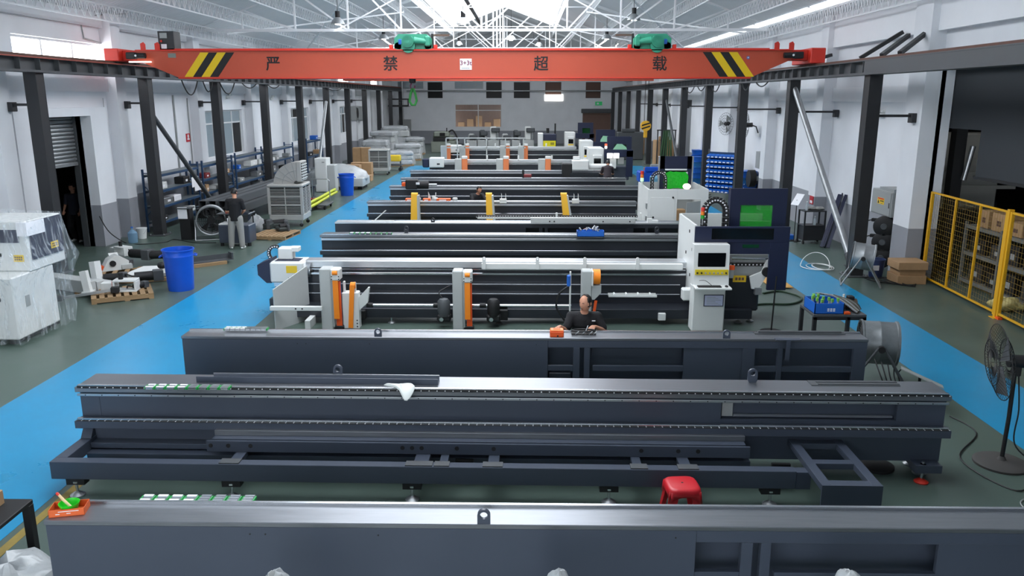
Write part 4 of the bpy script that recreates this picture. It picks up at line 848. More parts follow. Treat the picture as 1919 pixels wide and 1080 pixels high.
# console
cx0, cx1 = 3.06, 3.7; cs = thing('control_console', 'white control console with dark screen and keyboard shelf in front of the machine', 'console', (3.38, 14.35, 0), world=True)
bx(cx0, cx1-.05, 14.2, 14.5, 0.02, .88, b=.02).build('lower_cabinet', M_white, cs); MB().prism([(14.22, .88), (14.5, .88), (14.5, 1.62), (14.3, 1.62)], cx0, cx1, 'x').build('upper_cabinet', M_white, cs)
def cplane(px0, py0, px1, py1, yy, nm, m, th=.01, parent=cs):
    a = gy(px0, py0, yy); b = gy(px1, py1, yy); return bx(a.x, b.x, yy-th, yy, b.z, a.z, b=.003).build(nm, m, parent)
bx(cx0+.07, cx1-.07, 14.255, 14.268, 1.22, 1.48, b=.008).build('screen', M_screen, cs).rotation_euler = (0, 0, 0)
bx(cx0+.02, cx1-.02, 14.215, 14.235, 1.08, 1.18, b=.004).build('button_strip', mat('strip_yellow', (216, 190, 30), .5), cs)
for i in range(8): MB().cyl((cx0+.06+i*.074, 14.19, 1.12), (cx0+.06+i*.074, 14.216, 1.12), .016, 10).build('button', M_blk if i in (0, 1, 7) else M_ggrey, cs)
sh = bx(cx0-.01, cx1-.0, 13.95, 14.25, .86, .9, b=.01).build('keyboard_shelf', M_white, cs); bx(cx0+.04, cx1-.18, 13.98, 14.1, .9, .92, b=.004).build('keyboard', M_blk, sh); MB().ell((cx1-.08, 14.05, .91), (.03, .05, .02), 10, 6).build('mouse', M_blk, sh)
MB().tube(spline([(cx0+.1, 14.2, .98), (cx0+.2, 14.15, .99), (cx0+.3, 14.08, .92)]), .005, 5).build('keyboard_cord', M_cable, sh)
nt_ = bx(cx0+.2, cx1-.08, 14.192, 14.2, .5, .72).build('notice_frame', M_navy, cs); bx(cx0+.215, cx1-.095, 14.189, 14.193, .515, .705).build('notice_sheet', mat('lilac_paper', (196, 200, 226), .6), nt_)
for i in range(6): bx(cx0+.25, cx1-.13-.05*(i % 3), 14.1875, 14.189, .53+.028*i, .536+.028*i).build('text_line', M_ggrey, nt_)
MB().cyl((cx0+.3, 14.18, .84), (cx0+.42, 14.18, .84), .012, 8).build('handle', M_blk, cs)
# floor stand pole and hose at the right of the machine
ps = thing('floor_stand', 'thin black floor stand right of the navy gantry', 'stand', (gz(1445, 622).x, gz(1445, 622).y, 0), world=True); p = gz(1445, 622)
MB().cyl((p.x, p.y, 0), (p.x+.02, p.y, 1.05), .015, 8).build('pole', M_blk, ps); MB().lathe([(.2, 0), (.2, .015), (.03, .03)], 20, (p.x, p.y, 0)).build('base', M_blk, ps)
tag(MB().tube(spline([gz(1430, 550, .02), gz(1460, 546, .02), gz(1494, 554, .02), gz(1502, 562, .02), gz(1480, 570, .02), gz(1430, 570, .02), gz(1400, 575, .02)], 8), .022, 6).build('floor_hose', M_gcable), 'dark hose looped on the floor right of the finished machine', 'hose')
# blue parts tray on bed five
p = gz(1122, 476, 1.0)
tr = thing('parts_tray', 'blue plastic tray of small metal parts on the bed behind the finished machine', 'tray', (p.x, 18.9, 1.0)); w, d = .32, .14
for a in ((-w, w, -d, -d+.012, 0, .13), (-w, w, d-.012, d, 0, .13), (-w, -w+.012, -d, d, 0, .13), (w-.012, w, -d, d, 0, .13), (-w, w, -d, d, 0, .012)): bx(*a).build('tray_side', M_bluebin, tr)
random.seed(3)
for i in range(14):
    x, y = random.uniform(-.22, .24), random.uniform(-.09, .09); MB().cyl((x, y, .1+random.random()*.08), (x+random.uniform(-.08, .08), y+random.uniform(-.05, .05), .13+random.random()*.1), .02, 8).build('metal_part', M_galv if i % 3 else M_chrome, tr)
# ------------------------------------------------------------------ yellow arms in front of the seventh bed
for i, (px, lean) in enumerate(((776, -.05), (916, .03), (1057, .16))):
    Y = 24.2; p = gy(px, 364, Y); zt = p.z
    t = thing('yellow_lifter', '%s of the three yellow lifting arms, counted from the left' % ORD[i], 'lifting arm', (p.x, Y, 0), group='yellow arms')
    MB().prism([(-.1+lean, .05), (.12+lean, .05), (.08, zt), (-.09, zt)], 0, .03).build('yellow_face', M_yarm, t)
    MB().prism([(.12+lean, .05), (.2+lean, .05), (.13, zt-.05), (.085, zt-.05)], .0, .3).build('side_plate', M_greyw, t); MB().prism([(-.1+lean, .03), (.12+lean, .03), (.08, zt-.03), (-.09, zt-.03)], .04, .3).build('arm_body', M_yarm, t)
    bx(-.15+lean, .25+lean, -.05, .4, 0, .06, b=.01).build('base', M_bed, t); MB().cyl((-.1, .15, zt-.02), (.09, .15, zt-.02), .05, 12).build('roller', M_yarm, t)
    if i:
        for dx in (.35, .48): MB().prism([(dx, 1.0), (dx+.02, 1.0), (dx+.02, 1.25), (dx, 1.3)], .9, .95).build('guide_fin', M_white, t)
        bx(.3, .52, .85, 1.0, .98, 1.12, b=.01).build('fin_base', M_white, t)
dc = thing('cable_chain', 'black drag chain on a white tray running under the yellow arms', 'cable chain', (0, 23.2, 0), world=True)
a = gy(895, 405, 23.2); b = gy(1195, 410, 23.2); drag_chain(dc, [(a.x-.06, 23.2, a.z-.06)]+[(a.x+(b.x-a.x)*i/60, 23.2, a.z) for i in range(61)], .06, .05); bx(a.x, b.x, 23.12, 23.3, a.z-.07, a.z-.03).build('chain_tray', M_white, dc)
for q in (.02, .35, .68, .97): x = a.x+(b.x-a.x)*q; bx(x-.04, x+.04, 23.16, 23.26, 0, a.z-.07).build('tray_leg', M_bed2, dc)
for px in (1043, 1200): x = gy(px, 408, 23.1).x; bx(x-.03, x+.03, 23.06, 23.12, a.z-.12, a.z+.12, b=.01).build('tray_tab', M_white, dc)
gd = thing('bent_guard', 'white bent guard plate on the plain-sided bed, far left', 'guard', (-4.1, 21.08, 1.0)); p = gy(717, 392, 21.08); gd.location = (p.x, 21.08, 1.0)
MB().prism([(-.28, 0), (-.24, 0), (.1, .3), (.06, .3)], 0, .03).build('slanted_plate', M_white, gd); bx(-.3, .3, -.04, .04, 0, .03).build('foot_strip', M_white, gd)
# tools and boxes lying on the seventh bed
tools = [(772, 374, .14, M_obox, 'orange carton'), (803, 374, .12, M_obox, 'orange carton'), (834, 374, .22, M_obox, 'long orange carton')]
for (px, py, w, m, nm), lab in zip(tools, ('orange carton nearest the left yellow arm', 'small orange carton in the middle of the seventh bed', 'long orange carton before the crouching worker')):
    p = gz(px, py, 1.0); bxo = bx(p.x-w, p.x+w, 25.35, 25.55, 1.0, 1.09, b=.006).build('carton', m); tag(bxo, lab, 'box'); bx(p.x-w*.6, p.x+w*.4, 25.346, 25.35, 1.03, 1.06).build('print', M_paper, bxo)
for px, lab in ((787.5, 'small white tin beside the left orange carton'), (819, 'white tin between the orange cartons'), (855, 'white roll before the crouching worker')):
    p = gz(px, 374, 1.0); o = tag(MB().lathe([(.0, 0), (.08, 0), (.08, .1), (.07, .11), (.0, .11)], 16, (p.x, 25.45, 1.0)).build('tin', M_white), lab, 'tin'); MB().lathe([(.082, .04), (.082, .06)], 16, (p.x, 25.45, 1.0)).build('band', M_ggrey, o)
p = gz(812, 373, 1.0); o = thing('white_bracket', 'white upright bracket with two fins on the seventh bed', 'bracket', (p.x, 25.5, 1.0)); MB().prism([(-.1, 0), (.02, 0), (-.1, .3)], 0, .02).build('fin', M_white, o); bx(.02, .14, 0, .1, 0, .16).build('block', M_white, o); bx(.13, .145, 0, .1, 0, .26).build('fin', M_white, o)
# black chuck mechanism on bed eight and red-handled tool
p = gz(775, 352, 1.0); ck = thing('chuck_assembly', 'black chuck assembly mounted at the left end of the eighth bed', 'chuck', (p.x, 29.8, 1.0)); 
bx(-.35, .1, -.1, .3, -.1, .25, b=.03).build('housing', M_blk, ck); MB().cyl((.1, .1, .05), (.5, .1, .05), .16, 16).build('chuck_body', M_blk, ck); MB().cyl((.5, .1, .05), (.8, .1, .05), .05, 10).build('spindle', M_galv, ck); bx(-.5, -.35, -.05, .2, 0, .14, b=.02).build('motor', M_belt2, ck); bx(.05, .18, -.14, -.1, .08, .16).build('plate', M_paper, ck)
p = gz(985, 334, 1.0); rt = thing('hand_tool', 'red hand tool with black knob on the ninth bed', 'tool', (p.x, 33.0, 1.03)); bx(-.1, .25, -.05, .1, 0, .14, b=.03).build('tool_body', mat('dark_red', (120, 40, 44), .5), rt); MB().cyl((-.1, 0, 0), (-.1, 0, .3), .05, 10).build('knob', M_blk, rt)
# carriage on bed ten
p = gz(1085, 322, 1.0); cg = thing('white_carriage', 'white chuck carriage near the right end of the tenth bed', 'chuck', (p.x, 36.3, 1.0))
bx(-.3, .45, -.2, .4, .05, .5, b=.04).build('cover', M_white, cg); bx(-.75, -.3, -.15, .35, -.3, .35, b=.04).build('motor_block', M_blk, cg); bx(-.25, .05, 0, .3, .5, .65, b=.02).build('cable_box', M_white, cg); MB().cyl((.45, .1, .2), (1.5, .1, .2), .13, 14).build('tube_guide', M_white, cg); bx(-.4, .9, -.22, -.1, -.25, -.05).build('slide', M_chrome, cg)
# ------------------------------------------------------------------ open white cabinet with green film (beside bed six)
Yc = 22.0; x0 = gy(1213, 400, Yc).x; x1 = gy(1326, 400, Yc).x; z1 = gy(1260, 355, Yc).z; ya, yb2 = Yc, Yc+2.0
oc = thing('laser_cabinet', 'white open-topped laser cabinet with door ajar and glowing beacon', 'cabinet', ((x0+x1)/2, Yc+1, 0), world=True)
dx0 = gy(1268, 400, Yc).x; dx1 = gy(1312, 400, Yc).x; dz1 = gy(1290, 374, Yc).z
bx(x0, dx0, ya, ya+.04, .2, z1, b=.006).build('front_panel', M_white, oc); bx(dx0, x1, ya, ya+.04, dz1, z1).build('lintel', M_white, oc); bx(dx1, x1, ya, ya+.04, .2, dz1).build('front_jamb', M_white, oc)
bx(x0, x0+.04, ya+.04, yb2, .2, z1+.0).build('side_panel', M_white, oc); bx(x1-.04, x1, ya+.04, yb2, .2, z1).build('side_panel', M_white, oc); bx(x0, x1, yb2-.04, yb2, .2, z1).build('rear_panel', M_greyw, oc); bx(x0+.02, x1-.02, ya+.02, yb2, .16, .2).build('floor_plate', M_bed, oc); foot(oc, x0+.15, ya+.15, .16); foot(oc, x1-.15, ya+.15, .16); foot(oc, x0+.15, yb2-.15, .16); foot(oc, x1-.15, yb2-.15, .16)
MB().prism([(dx1-.02, .3), (dx1+.02, .3), (dx1-.25, .3)], dz1-.02, dz1) if 0 else None
v = [(dx1, ya, .3), (dx1-.45, ya-.35, .3), (dx1-.45, ya-.35, dz1-.04), (dx1, ya, dz1-.04)]; v += [(a, b+.03, c) for a, b, c in v]
MB().add(v, [(0, 1, 2, 3), (7, 6, 5, 4), (0, 4, 5, 1), (1, 5, 6, 2), (2, 6, 7, 3), (3, 7, 4, 0)]).build('open_door', M_greyw, oc)
bx(dx0+.05, dx0+.4, Yc+.8, Yc+1.1, .2, 1.1, b=.01).build('inner_carton', M_card, oc)
dpl = bx(x0+.08, dx0-.06, ya-.012, ya, .3, z1-.22, b=.004).build('door_panel', M_white, oc)
for x, z in ((x0+.16, 1.0), (x0+.16, .45), (dx0-.12, .45), (dx0-.12, 1.55)): MB().cyl((x, ya-.025, z), (x, ya-.012, z), .028, 12).build('lock', M_blk, dpl)
for z in (.55, .95, 1.3): bx(x0-.03, x0, ya+.06, ya+.2, z-.08, z+.08, b=.01).build('hinge_block', M_galv, oc)
fx0, fx1 = gy(1237, 320, 23.4).x, gy(1296, 320, 23.4).x; fz1 = gy(1260, 293, 23.4).z; fy = 23.4
mb = MB().box(fx0, fx0+.13, fy, fy+.06, z1-.3, fz1).box(fx1-.13, fx1, fy, fy+.06, z1-.3, fz1).box(fx0, fx1, fy, fy+.06, fz1-.36, fz1); fr = mb.build('gantry_frame', M_navy, oc)
bx(fx0+.12, fx1-.12, fy+.04, fy+.05, z1-.1, fz1-.36).build('laser_window', M_dgreen, fr)
for a in ((fx0+.14, fx1-.14, fz1-.4, fz1-.36), (fx0+.11, fx0+.16, z1, fz1-.45), (fx1-.16, fx1-.11, z1, fz1-.45)): bx(a[0], a[1], fy-.02, fy, a[2], a[3]).build('led_strip', M_paper, fr)
for x in (fx0-.05, fx1+.0): bx(x, x+.05, fy, fy+.08, z1-.3, fz1, b=.01).build('frame_rail', M_alu, oc)
random.seed(5); v = []; nn = 12
nn = 28
for i in range(nn):
    a = 2*PI*i/nn; c_, s_ = math.cos(a), math.sin(a); q = (abs(c_)**5+abs(s_)**5)**(-.2); v.append((.36*c_*q*(.93+random.random()*.07), .25*s_*q*(.9+random.random()*.14)))
mb = MB(); c = ((fx0+fx1)/2, z1+.12)
mb.prism([(c[0]+a, c[1]+b) for a, b in v], fy-.09, fy-.03); mb.build('film_cover', M_gfilm, fr)
ax0, ax1 = gy(1222, 340, 22.8).x, gy(1247, 340, 22.8).x; ac = (ax0+ax1)/2; ar = (ax1-ax0)/2
drag_chain(oc, [(ax0, 22.8, z1-.1+.09*i) for i in range(4)]+[(ac-ar*math.cos(PI*i/10), 22.8, z1+.2+ar*math.sin(PI*i/10)) for i in range(1, 10)]+[(ax1, 22.8, z1+.2-.09*i) for i in range(4)], .1, .06)
p = gy(1287, 350, 22.1); MB().ell((p.x, 22.1, z1+.07), (.11, .11, .08), 14, 8).build('beacon_light', mat('warm_glow', (255, 240, 215), .4, emit=2.2), oc)
MB().cyl((gy(1203, 340, 23).x, 23, z1), (gy(1203, 340, 23).x, 23, z1+.12), .03, 8).build('beacon_post', M_white, oc)
for i, m in enumerate((mat('beacon_green_on', (190, 240, 190), .4, emit=.6), mat('beacon_orange', (224, 120, 30), .4), mat('beacon_red', (206, 50, 40), .4))): MB().cyl((gy(1203, 340, 23).x, 23, z1+.12+.1*i), (gy(1203, 340, 23).x, 23, z1+.21+.1*i), .05, 10).build('beacon', m, oc)
p = gz(1243, 437, 1.0); tag(MB().box(p.x-.14, p.x+.14, 20.98, 21.12, 1.0, 1.06).box(p.x-.14, p.x-.02, 20.99, 21.11, 1.06, 1.1).build('white_block', M_white), 'small white plastic block on the plain-sided bed beside the cabinet', 'block')
# ------------------------------------------------------------------ far laser machines: white enclosure, navy gantry, window, arms
def far_head(lab, Y, px0, px1, pyt, film=None, cabin=None, win=None, beacon=True):
    """gantry hood px0..px1 with its top at pyt, front leg down to the floor, white cabin to its left"""
    a = gy(px0, pyt, Y); b = gy(px1, pyt, Y); x0, x1, zt = a.x, b.x, a.z; w = x1-x0
    t = thing('laser_machine', lab, 'machine', ((x0+x1)/2, Y, 0), world=True, group='far laser heads')
    wz0, wz1 = zt-.95, zt-.38; wa, wb = x0+w*.3, x1-w*.2
    MB().box(x0, wa, Y, Y+.06, 1.4, zt).box(wb, x1, Y, Y+.06, 1.4, zt).box(wa, wb, Y, Y+.06, wz1, zt).box(wa, wb, Y, Y+.06, 1.4, wz0).box(x1-.05, x1, Y+.06, Y+.3, .6, zt).build('hood', M_navy, t)
    bx(wa, wb, Y+.02, Y+.03, wz0, wz1).build('laser_window', win or M_dgreen, t)
    bx(x1-.32, x1, Y-.7, Y-.6, .5, 1.75, b=.01).build('front_leg', M_navy, t); bx(x0-.2, x1, Y-.7, Y-.6, 1.45, 1.8, b=.01).build('front_header', M_navy, t)
    bx(x0-.9, x0-.2, Y-.6, Y+1.1, .35, 1.85, b=.02).build('cabin', M_white, t); bx(x0-.2, x1-.1, Y-.2, Y+.6, .3, .95, b=.03).build('bed_end', M_bed, t)
    bx(x0+.1, x0+.4, Y-.62, Y-.4, .9, 1.35, b=.01).build('cutting_head', M_white, t); bx(x0+.5, x1-.4, Y-.5, Y-.35, 1.1, 1.4, b=.01).build('carriage', M_greyw, t)
    cs = bx(x0-.75, x0-.3, Y-.95, Y-.62, 0, 1.55, b=.02).build('console', M_white, t); bx(x0-.7, x0-.36, Y-.96, Y-.95, 1.1, 1.4).build('screen', M_screen, cs); bx(x0-.72, x0-.34, Y-.965, Y-.95, .98, 1.06).build('button_strip', M_sticker, cs); bx(x0-.75, x0-.3, Y-1.2, Y-.95, .85, .9).build('shelf', M_white, cs)
    if film is not None:
        c = ((wa+wb)/2, wz0+.28); random.seed(int(px0)); v = [(.42*math.cos(2*PI*i/9)*(.7+.4*random.random()), .36*math.sin(2*PI*i/9)*(.7+.4*random.random())) for i in range(9)]
        MB().prism([(c[0]+p, c[1]+q) for p, q in v], Y-.06, Y-.01).build('film_cover', film, t)
    if beacon:
        for i, m in enumerate((M_lamp, mat('beacon_red_on', (255, 90, 60), .4, emit=1.2))): MB().cyl((x0-.1, Y-.5, 1.85+.11*i), (x0-.1, Y-.5, 1.95+.11*i), .06, 10).build('beacon', m, t)
    return t
far_head('navy laser head with crumpled mint film over its window, worker in front', 39.6, 1138, 1184, 256, M_mint)
far_head('taller navy laser head with small mint film behind the nearer one', 46.5, 1117, 1153, 243, M_mint, beacon=False)
far_head('furthest laser head with white-framed green window before the brown door', 58.0, 1083, 1112, 230, None, beacon=False)
# lit panels under the nearest of them
p = gy(1146, 291, 38.9)
for i, px in enumerate((1143, 1155)): q = gy(px, 292, 38.86); tag(bx(q.x-.13, q.x+.13, 38.86, 38.88, q.z-.12, q.z+.12).build('work_light', M_lamp), '%s small square work light on the mint film laser head' % ('left' if i == 0 else 'right'), 'light')
def far_machine(lab, Y, pxs, xa, xb, head=True):
    """row machine: bed, alu tube, posts with orange belts"""
    t = thing('row_machine', lab, 'machine', ((xa+xb)/2, Y, 0), world=True, group='far row machines')
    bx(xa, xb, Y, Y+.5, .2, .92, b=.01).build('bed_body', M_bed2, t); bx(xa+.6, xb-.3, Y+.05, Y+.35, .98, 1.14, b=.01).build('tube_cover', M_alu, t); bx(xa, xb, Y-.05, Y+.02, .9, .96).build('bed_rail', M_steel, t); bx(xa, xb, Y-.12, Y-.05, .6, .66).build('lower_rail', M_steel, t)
    cc = bx(xa, xa+.75, Y-.2, Y+.4, .75, 1.25, b=.04).build('chuck_carriage', M_white, t); bx(xa-.35, xa, Y-.1, Y+.3, .75, 1.2, b=.05).build('motor_cover', M_navy, cc); bx(xa+.4, xa+.55, Y-.21, Y-.2, .9, .97).build('grip', M_blk, cc)
    for px in pxs:
        x = gy(px, 290, Y-.9).x; po = bx(x-.35, x, Y-.9, Y-.6, 0, 1.25, b=.02).build('post', M_greyw, t); bx(x, x+.28, Y-.93, Y-.7, .35, 1.28, b=.03).build('belt', mat('salmon_belt', (226, 128, 78), .6), po); bx(x, x+.28, Y-.94, Y-.68, 1.24, 1.38, b=.02).build('belt_head', M_white, po)
    for x in (xa+2.9, xa+4.5, xa+6.2): bx(x, x+.09, Y-.02, Y+.04, 1.1, 1.36, b=.02).build('guard_tab', M_white, t)
    return t
far_machine('far finished row machine with white carriage and three orange-belted posts', 41.2, (865, 943, 1022), -4.9, 3.5)
far_machine('far row machine with four orange-belted posts near the end wall', 52.5, (836, 871, 947, 981), -4.9, 3.6)
fr = thing('guard_rails', 'thin white guard rails in front of the furthest row machine', 'rail', (0, 51.2, 0), world=True)
for z in (1.15, 1.75): MB().bar((gy(836, 270, 51.2).x, 51.2, z), (gy(985, 270, 51.2).x, 51.2, z), .07).build('rail_bar', M_greyw, fr)
for px in (836, 857, 871, 912, 947, 981): x = gy(px, 270, 51.2).x; MB().bar((x, 51.2, 0), (x, 51.2, 1.75), .07).build('rail_post', M_greyw, fr)
# machine with yellow notice, in front of the far head
Y = 55.; a = gy(1008, 250, Y); b = gy(1043, 250, Y); nm = thing('noticed_machine', 'white machine with navy front and yellow notice near the end wall', 'machine', ((a.x+b.x)/2, Y, 0), world=True)
xm = gy(1018, 250, Y).x; bx(a.x, xm, Y, Y+1.2, 0, a.z, b=.03).build('cabinet', M_white, nm); bx(xm, b.x, Y+.1, Y+1.2, .9, a.z-.05, b=.03).build('navy_front', M_navy, nm); bx(xm, b.x-.05, Y+.05, Y+.1, gy(1020, 276, Y).z, gy(1020, 264, Y).z).build('yellow_notice', mat('notice_yellow', (226, 214, 20), .5), nm)
marks(nm, 'y', Y+.05, xm+.5, b.x-.15, gy(1020, 273, Y).z, gy(1020, 266, Y).z, 1, 3, mat('olive_print', (120, 112, 40), .6), .004); MB().cyl((gy(1027, 240, Y).x, Y+.6, a.z), (gy(1027, 240, Y).x, Y+.6, a.z+.32), .1, 12).build('stub', M_blk, nm); MB().cyl((gy(1041, 240, Y).x, Y+.6, a.z-.2), (gy(1041, 240, Y).x, Y+.6, gy(1041, 232, Y).z), .05, 8).build('mast', M_blk, nm); bx(a.x+.1, b.x, Y+.2, Y+1.1, 0, .9, b=.03).build('base', M_bed, nm)
# olive machining centre by the end wall
Y = 64.; a = gy(812, 247, Y); b = gy(853, 247, Y); om = thing('machining_centre', 'old grey-green machine tool with dark window against the end wall', 'machine', ((a.x+b.x)/2, Y, 0), world=True); M_olive = mat('olive_grey', (120, 126, 116), .6, var=.1, scale=2)
bx(a.x, b.x-.5, Y, Y+1.4, gy(820, 257, Y).z, a.z, b=.08).build('hood', M_olive, om); bx(gy(824, 250, Y).x, gy(834, 250, Y).x, Y-.02, Y, gy(820, 255, Y).z, gy(820, 249, Y).z).build('window', M_screen, om); bx(a.x-.2, b.x, Y-.2, Y+1.6, 0, .9, b=.05).build('base', M_olive, om); bx(a.x-.1, b.x-.2, Y+.5, Y+1.4, .9, a.z-.3, b=.05).build('column', M_olive, om); bx(a.x, b.x-.5, Y-.25, Y+.4, .9, 1.15, b=.03).build('table', M_blk, om)
MB().tube(spline([(b.x-.6, Y+.3, a.z-.1), (b.x-.2, Y+.2, a.z+.1), (b.x+.2, Y+.2, a.z-.6), (b.x+.2, Y+.1, 1.0)]), .06, 6).build('hose', M_cable, om); MB().cyl((gy(836, 244, Y).x, Y+.5, a.z), (gy(836, 240, Y).x, Y+.5, gy(836, 240, Y).z), .04, 8).build('aerial', M_blk, om)
# rows of grey machines against the end wall
random.seed(11)
for i, (px, w) in enumerate(((884, .55), (904, .5), (925, .6), (947, .55), (967, .45), (990, .6))):
    Y = 68.; p = gy(px, 262, Y); t = thing('wrapped_machine', '%s pale machine from the left in the row along the end wall' % ORD[i], 'machine', (p.x, Y, 0), group='machines along the end wall'); h = 1.3+.3*(i % 3)
    bx(-w*.8, w*.8, -.4, .6, 0, .8, b=.06).build('base', M_greyw, t); bx(-w*.5, w*.4, -.2, .6, .8, h, b=.08).build('column', (M_greyw, M_girder, M_white)[i % 3], t); bx(-w*.3, w*.9, -.5, -.1, h-.45, h-.1, b=.06).build('head', M_girder, t); MB().cyl((w*.6, -.3, .8), (w*.6, -.3, h-.45), .1, 10).build('spindle', M_galv, t)
# ------------------------------------------------------------------ foreground small things
p = gz(125, 965, 1.0)
ob = thing('screw_box', 'open orange cardboard box holding a green bowl on the nearest bed', 'box', (p.x, 5.72, 1.0), .22); w, d, h = .13, .075, .06
for a in ((-w, w, -d, -d+.004, 0, h), (-w, w, d-.004, d, 0, h), (-w, -w+.004, -d, d, 0, h), (w-.004, w, -d, d, 0, h), (-w, w, -d, d, 0, .004)): bx(*a).build('box_side', M_obox, ob)
for x0, x1, z in ((-.06, .09, .04), (-.08, -.05, .02), (-.0, .03, .022)): bx(x0, x1, -d-.001, -d, z, z+.006).build('print', M_paper, ob)
bw = tag(MB().lathe([(.0, .004), (.055, .006), (.078, .07), (.075, .07), (.05, .012), (.0, .01)], 28, (p.x+.0, 5.725, 1.01)).build('plastic_bowl', M_lime), 'bright green plastic bowl inside the orange box', 'bowl')
br = thing('paint_brush', 'pale brush handle with red tip leaning in the green bowl', 'brush', (p.x, 5.72, 1.03), world=True); MB().tube([(p.x+.02, 5.71, 1.045), (p.x-.05, 5.74, 1.09), (p.x-.1, 5.77, 1.115)], [.012, .011, .01], 8).build('handle', mat('pale_wood', (214, 184, 140), .6), br); MB().tube([(p.x-.1, 5.77, 1.115), (p.x-.125, 5.783, 1.127)], .011, 8).build('red_tip', M_red, br)
p = gz(1043, 627, 1.0)
sb = thing('parts_case', 'orange plastic parts case on the third bed beside the seated man', 'box', (p.x, 10.62, 1.0)); bx(-.095, .095, -.07, .07, 0, .085, b=.012).build('case_body', M_belt2, sb); bx(-.09, .09, -.065, .065, .085, .1, b=.01).build('case_lid', mat('bright_orange', (244, 120, 40), .4), sb); MB().cyl((.01, -.075, .02), (.01, -.07, .02), .012, 10).build('catch', M_blk, sb); bx(-.05, .05, -.02, .03, .1, .104).build('label_patch', M_obox, sb)
p = gz(1092, 620, 1.0)
tt = thing('tool_tray', 'black tool tray with a white pen on the bed before the seated man', 'tray', (p.x, 10.72, 1.0)); bx(-.17, .17, -.05, .07, 0, .012).build('tray_base', M_blk, tt)
MB().tube([(.16*math.cos(a), .01+.06*math.sin(a), .05) for a in [2*PI*i/16 for i in range(16)]], .012, 6, True).build('tray_rim', M_blk, tt)
for x in (-.12, -.03, .07, .13): MB().tube([(x, -.04, .0), (x+.02, -.06, .03), (x+.05, -.05, .05)], .008, 6).build('wire_leg', M_galv, tt)
MB().cyl((.03, .0, .04), (.06, .01, .12), .006, 6).build('pen', M_paper, tt)
# red stool between the first two beds
p = gz(1265, 951); st = thing('plastic_stool', 'red plastic stool standing between the two nearest beds', 'stool', (p.x+.0, 7.42, 0), .06)
def rsq(r, k, n=28):
    o = []
    for i in range(n):
        a = 2*PI*i/n; c, s = math.cos(a), math.sin(a); q = (abs(c)**k+abs(s)**k)**(-1/k); o.append((r*c*q, r*s*q))
    return o
def loft(rings):
    mb = MB(); n = len(rings[0][0]); v = []; f = []
    for pts, z in rings: v += [(a, b, z) for a, b in pts]
    for r in range(len(rings)-1): f += [(r*n+i, r*n+(i+1) % n, (r+1)*n+(i+1) % n, (r+1)*n+i) for i in range(n)]
    f += [tuple(range((len(rings)-1)*n, len(rings)*n))]; return mb.add(v, f)
loft([(rsq(.172, 5), .36), (rsq(.172, 5), .385), (rsq(.165, 5), .41), (rsq(.15, 5), .425), (rsq(.13, 5), .43)]).build('seat', M_stool, st); MB().cyl((0, 0, .43), (0, 0, .431), .012, 12).build('seat_hole', M_blk, st)
for sx in (-1, 1):
    for sy in (-1, 1):
        mb = MB(); v = []
        for t, z in ((0, .39), (.5, .2), (1, 0)):
            x = sx*(.14+.05*t); y = sy*(.14+.05*t); wd_ = .085-.03*t if t < 1 else .05
            v += [(x, y, z), (x-sx*wd_, y, z), (x-sx*wd_, y-sy*.012, z), (x-sx*.012, y-sy*.012, z), (x-sx*.012, y-sy*wd_, z), (x, y-sy*wd_, z)]
        f = []
        for r in range(2): f += [(r*6+i, r*6+(i+1) % 6, (r+1)*6+(i+1) % 6, (r+1)*6+i) for i in range(6)]
        f += [(0, 1, 2, 3, 4, 5), (12, 13, 14, 15, 16, 17)]; mb.add(v, f).build('leg', M_stool, st)
for a in range(4):
    mb = MB(); n = 10; v = []
    for i in range(n+1):
        x = -.15+.3*i/n; zz = .3-.0+.075*math.sqrt(max(0, 1-(x/.15)**2))-.03; v += [(x, -.163-.01*(zz < .3), zz), (x, -.158, .395)]
    mb.add(v, [(2*i, 2*i+2, 2*i+3, 2*i+1) for i in range(n)]); o = mb.build('apron', M_stool, st); o.rotation_euler = (0, 0, a*PI/2); m_ = o.modifiers.new('t', 'SOLIDIFY'); m_.thickness = .008
# black table at the lower left with a carton, wrapped bundles
q = gz(62, 937, .72); wt = thing('work_table', 'black steel table cut off by the lower left corner', 'table', (q.x-.6, q.y-.5, 0), world=True)
x1, y1 = q.x, q.y; x0, y0 = x1-1.1, y1-1.25
bx(x0, x1, y0, y1, .69, .73, b=.006).build('table_top', M_blk, wt)
for x in (x0, x1-.07):
    for y in (y0, y1-.07): bx(x, x+.07, y, y+.07, 0, .69, b=.004).build('leg', M_blk, wt)
bx(x0+.05, x1-.01, y0+.05, y0+.08, .1, .6).build('side_panel', M_bed, wt); bx(x0+.05, x1-.05, y0+.05, y1-.05, .12, .16).build('lower_shelf', M_blk, wt)
bx(x1-.04, x1-.02, y0+.05, y1-.75, .12, .5).build('side_panel', M_bed, wt)
cb = bx(x1-.46, x1-.2, y1-.42, y1-.08, .73, .86, b=.005).build('carton', M_card); tag(cb, 'brown cardboard carton on the black corner table', 'box'); bx(x1-.4, x1-.34, y1-.424, y1-.42, .78, .81).build('print', M_paper, cb)
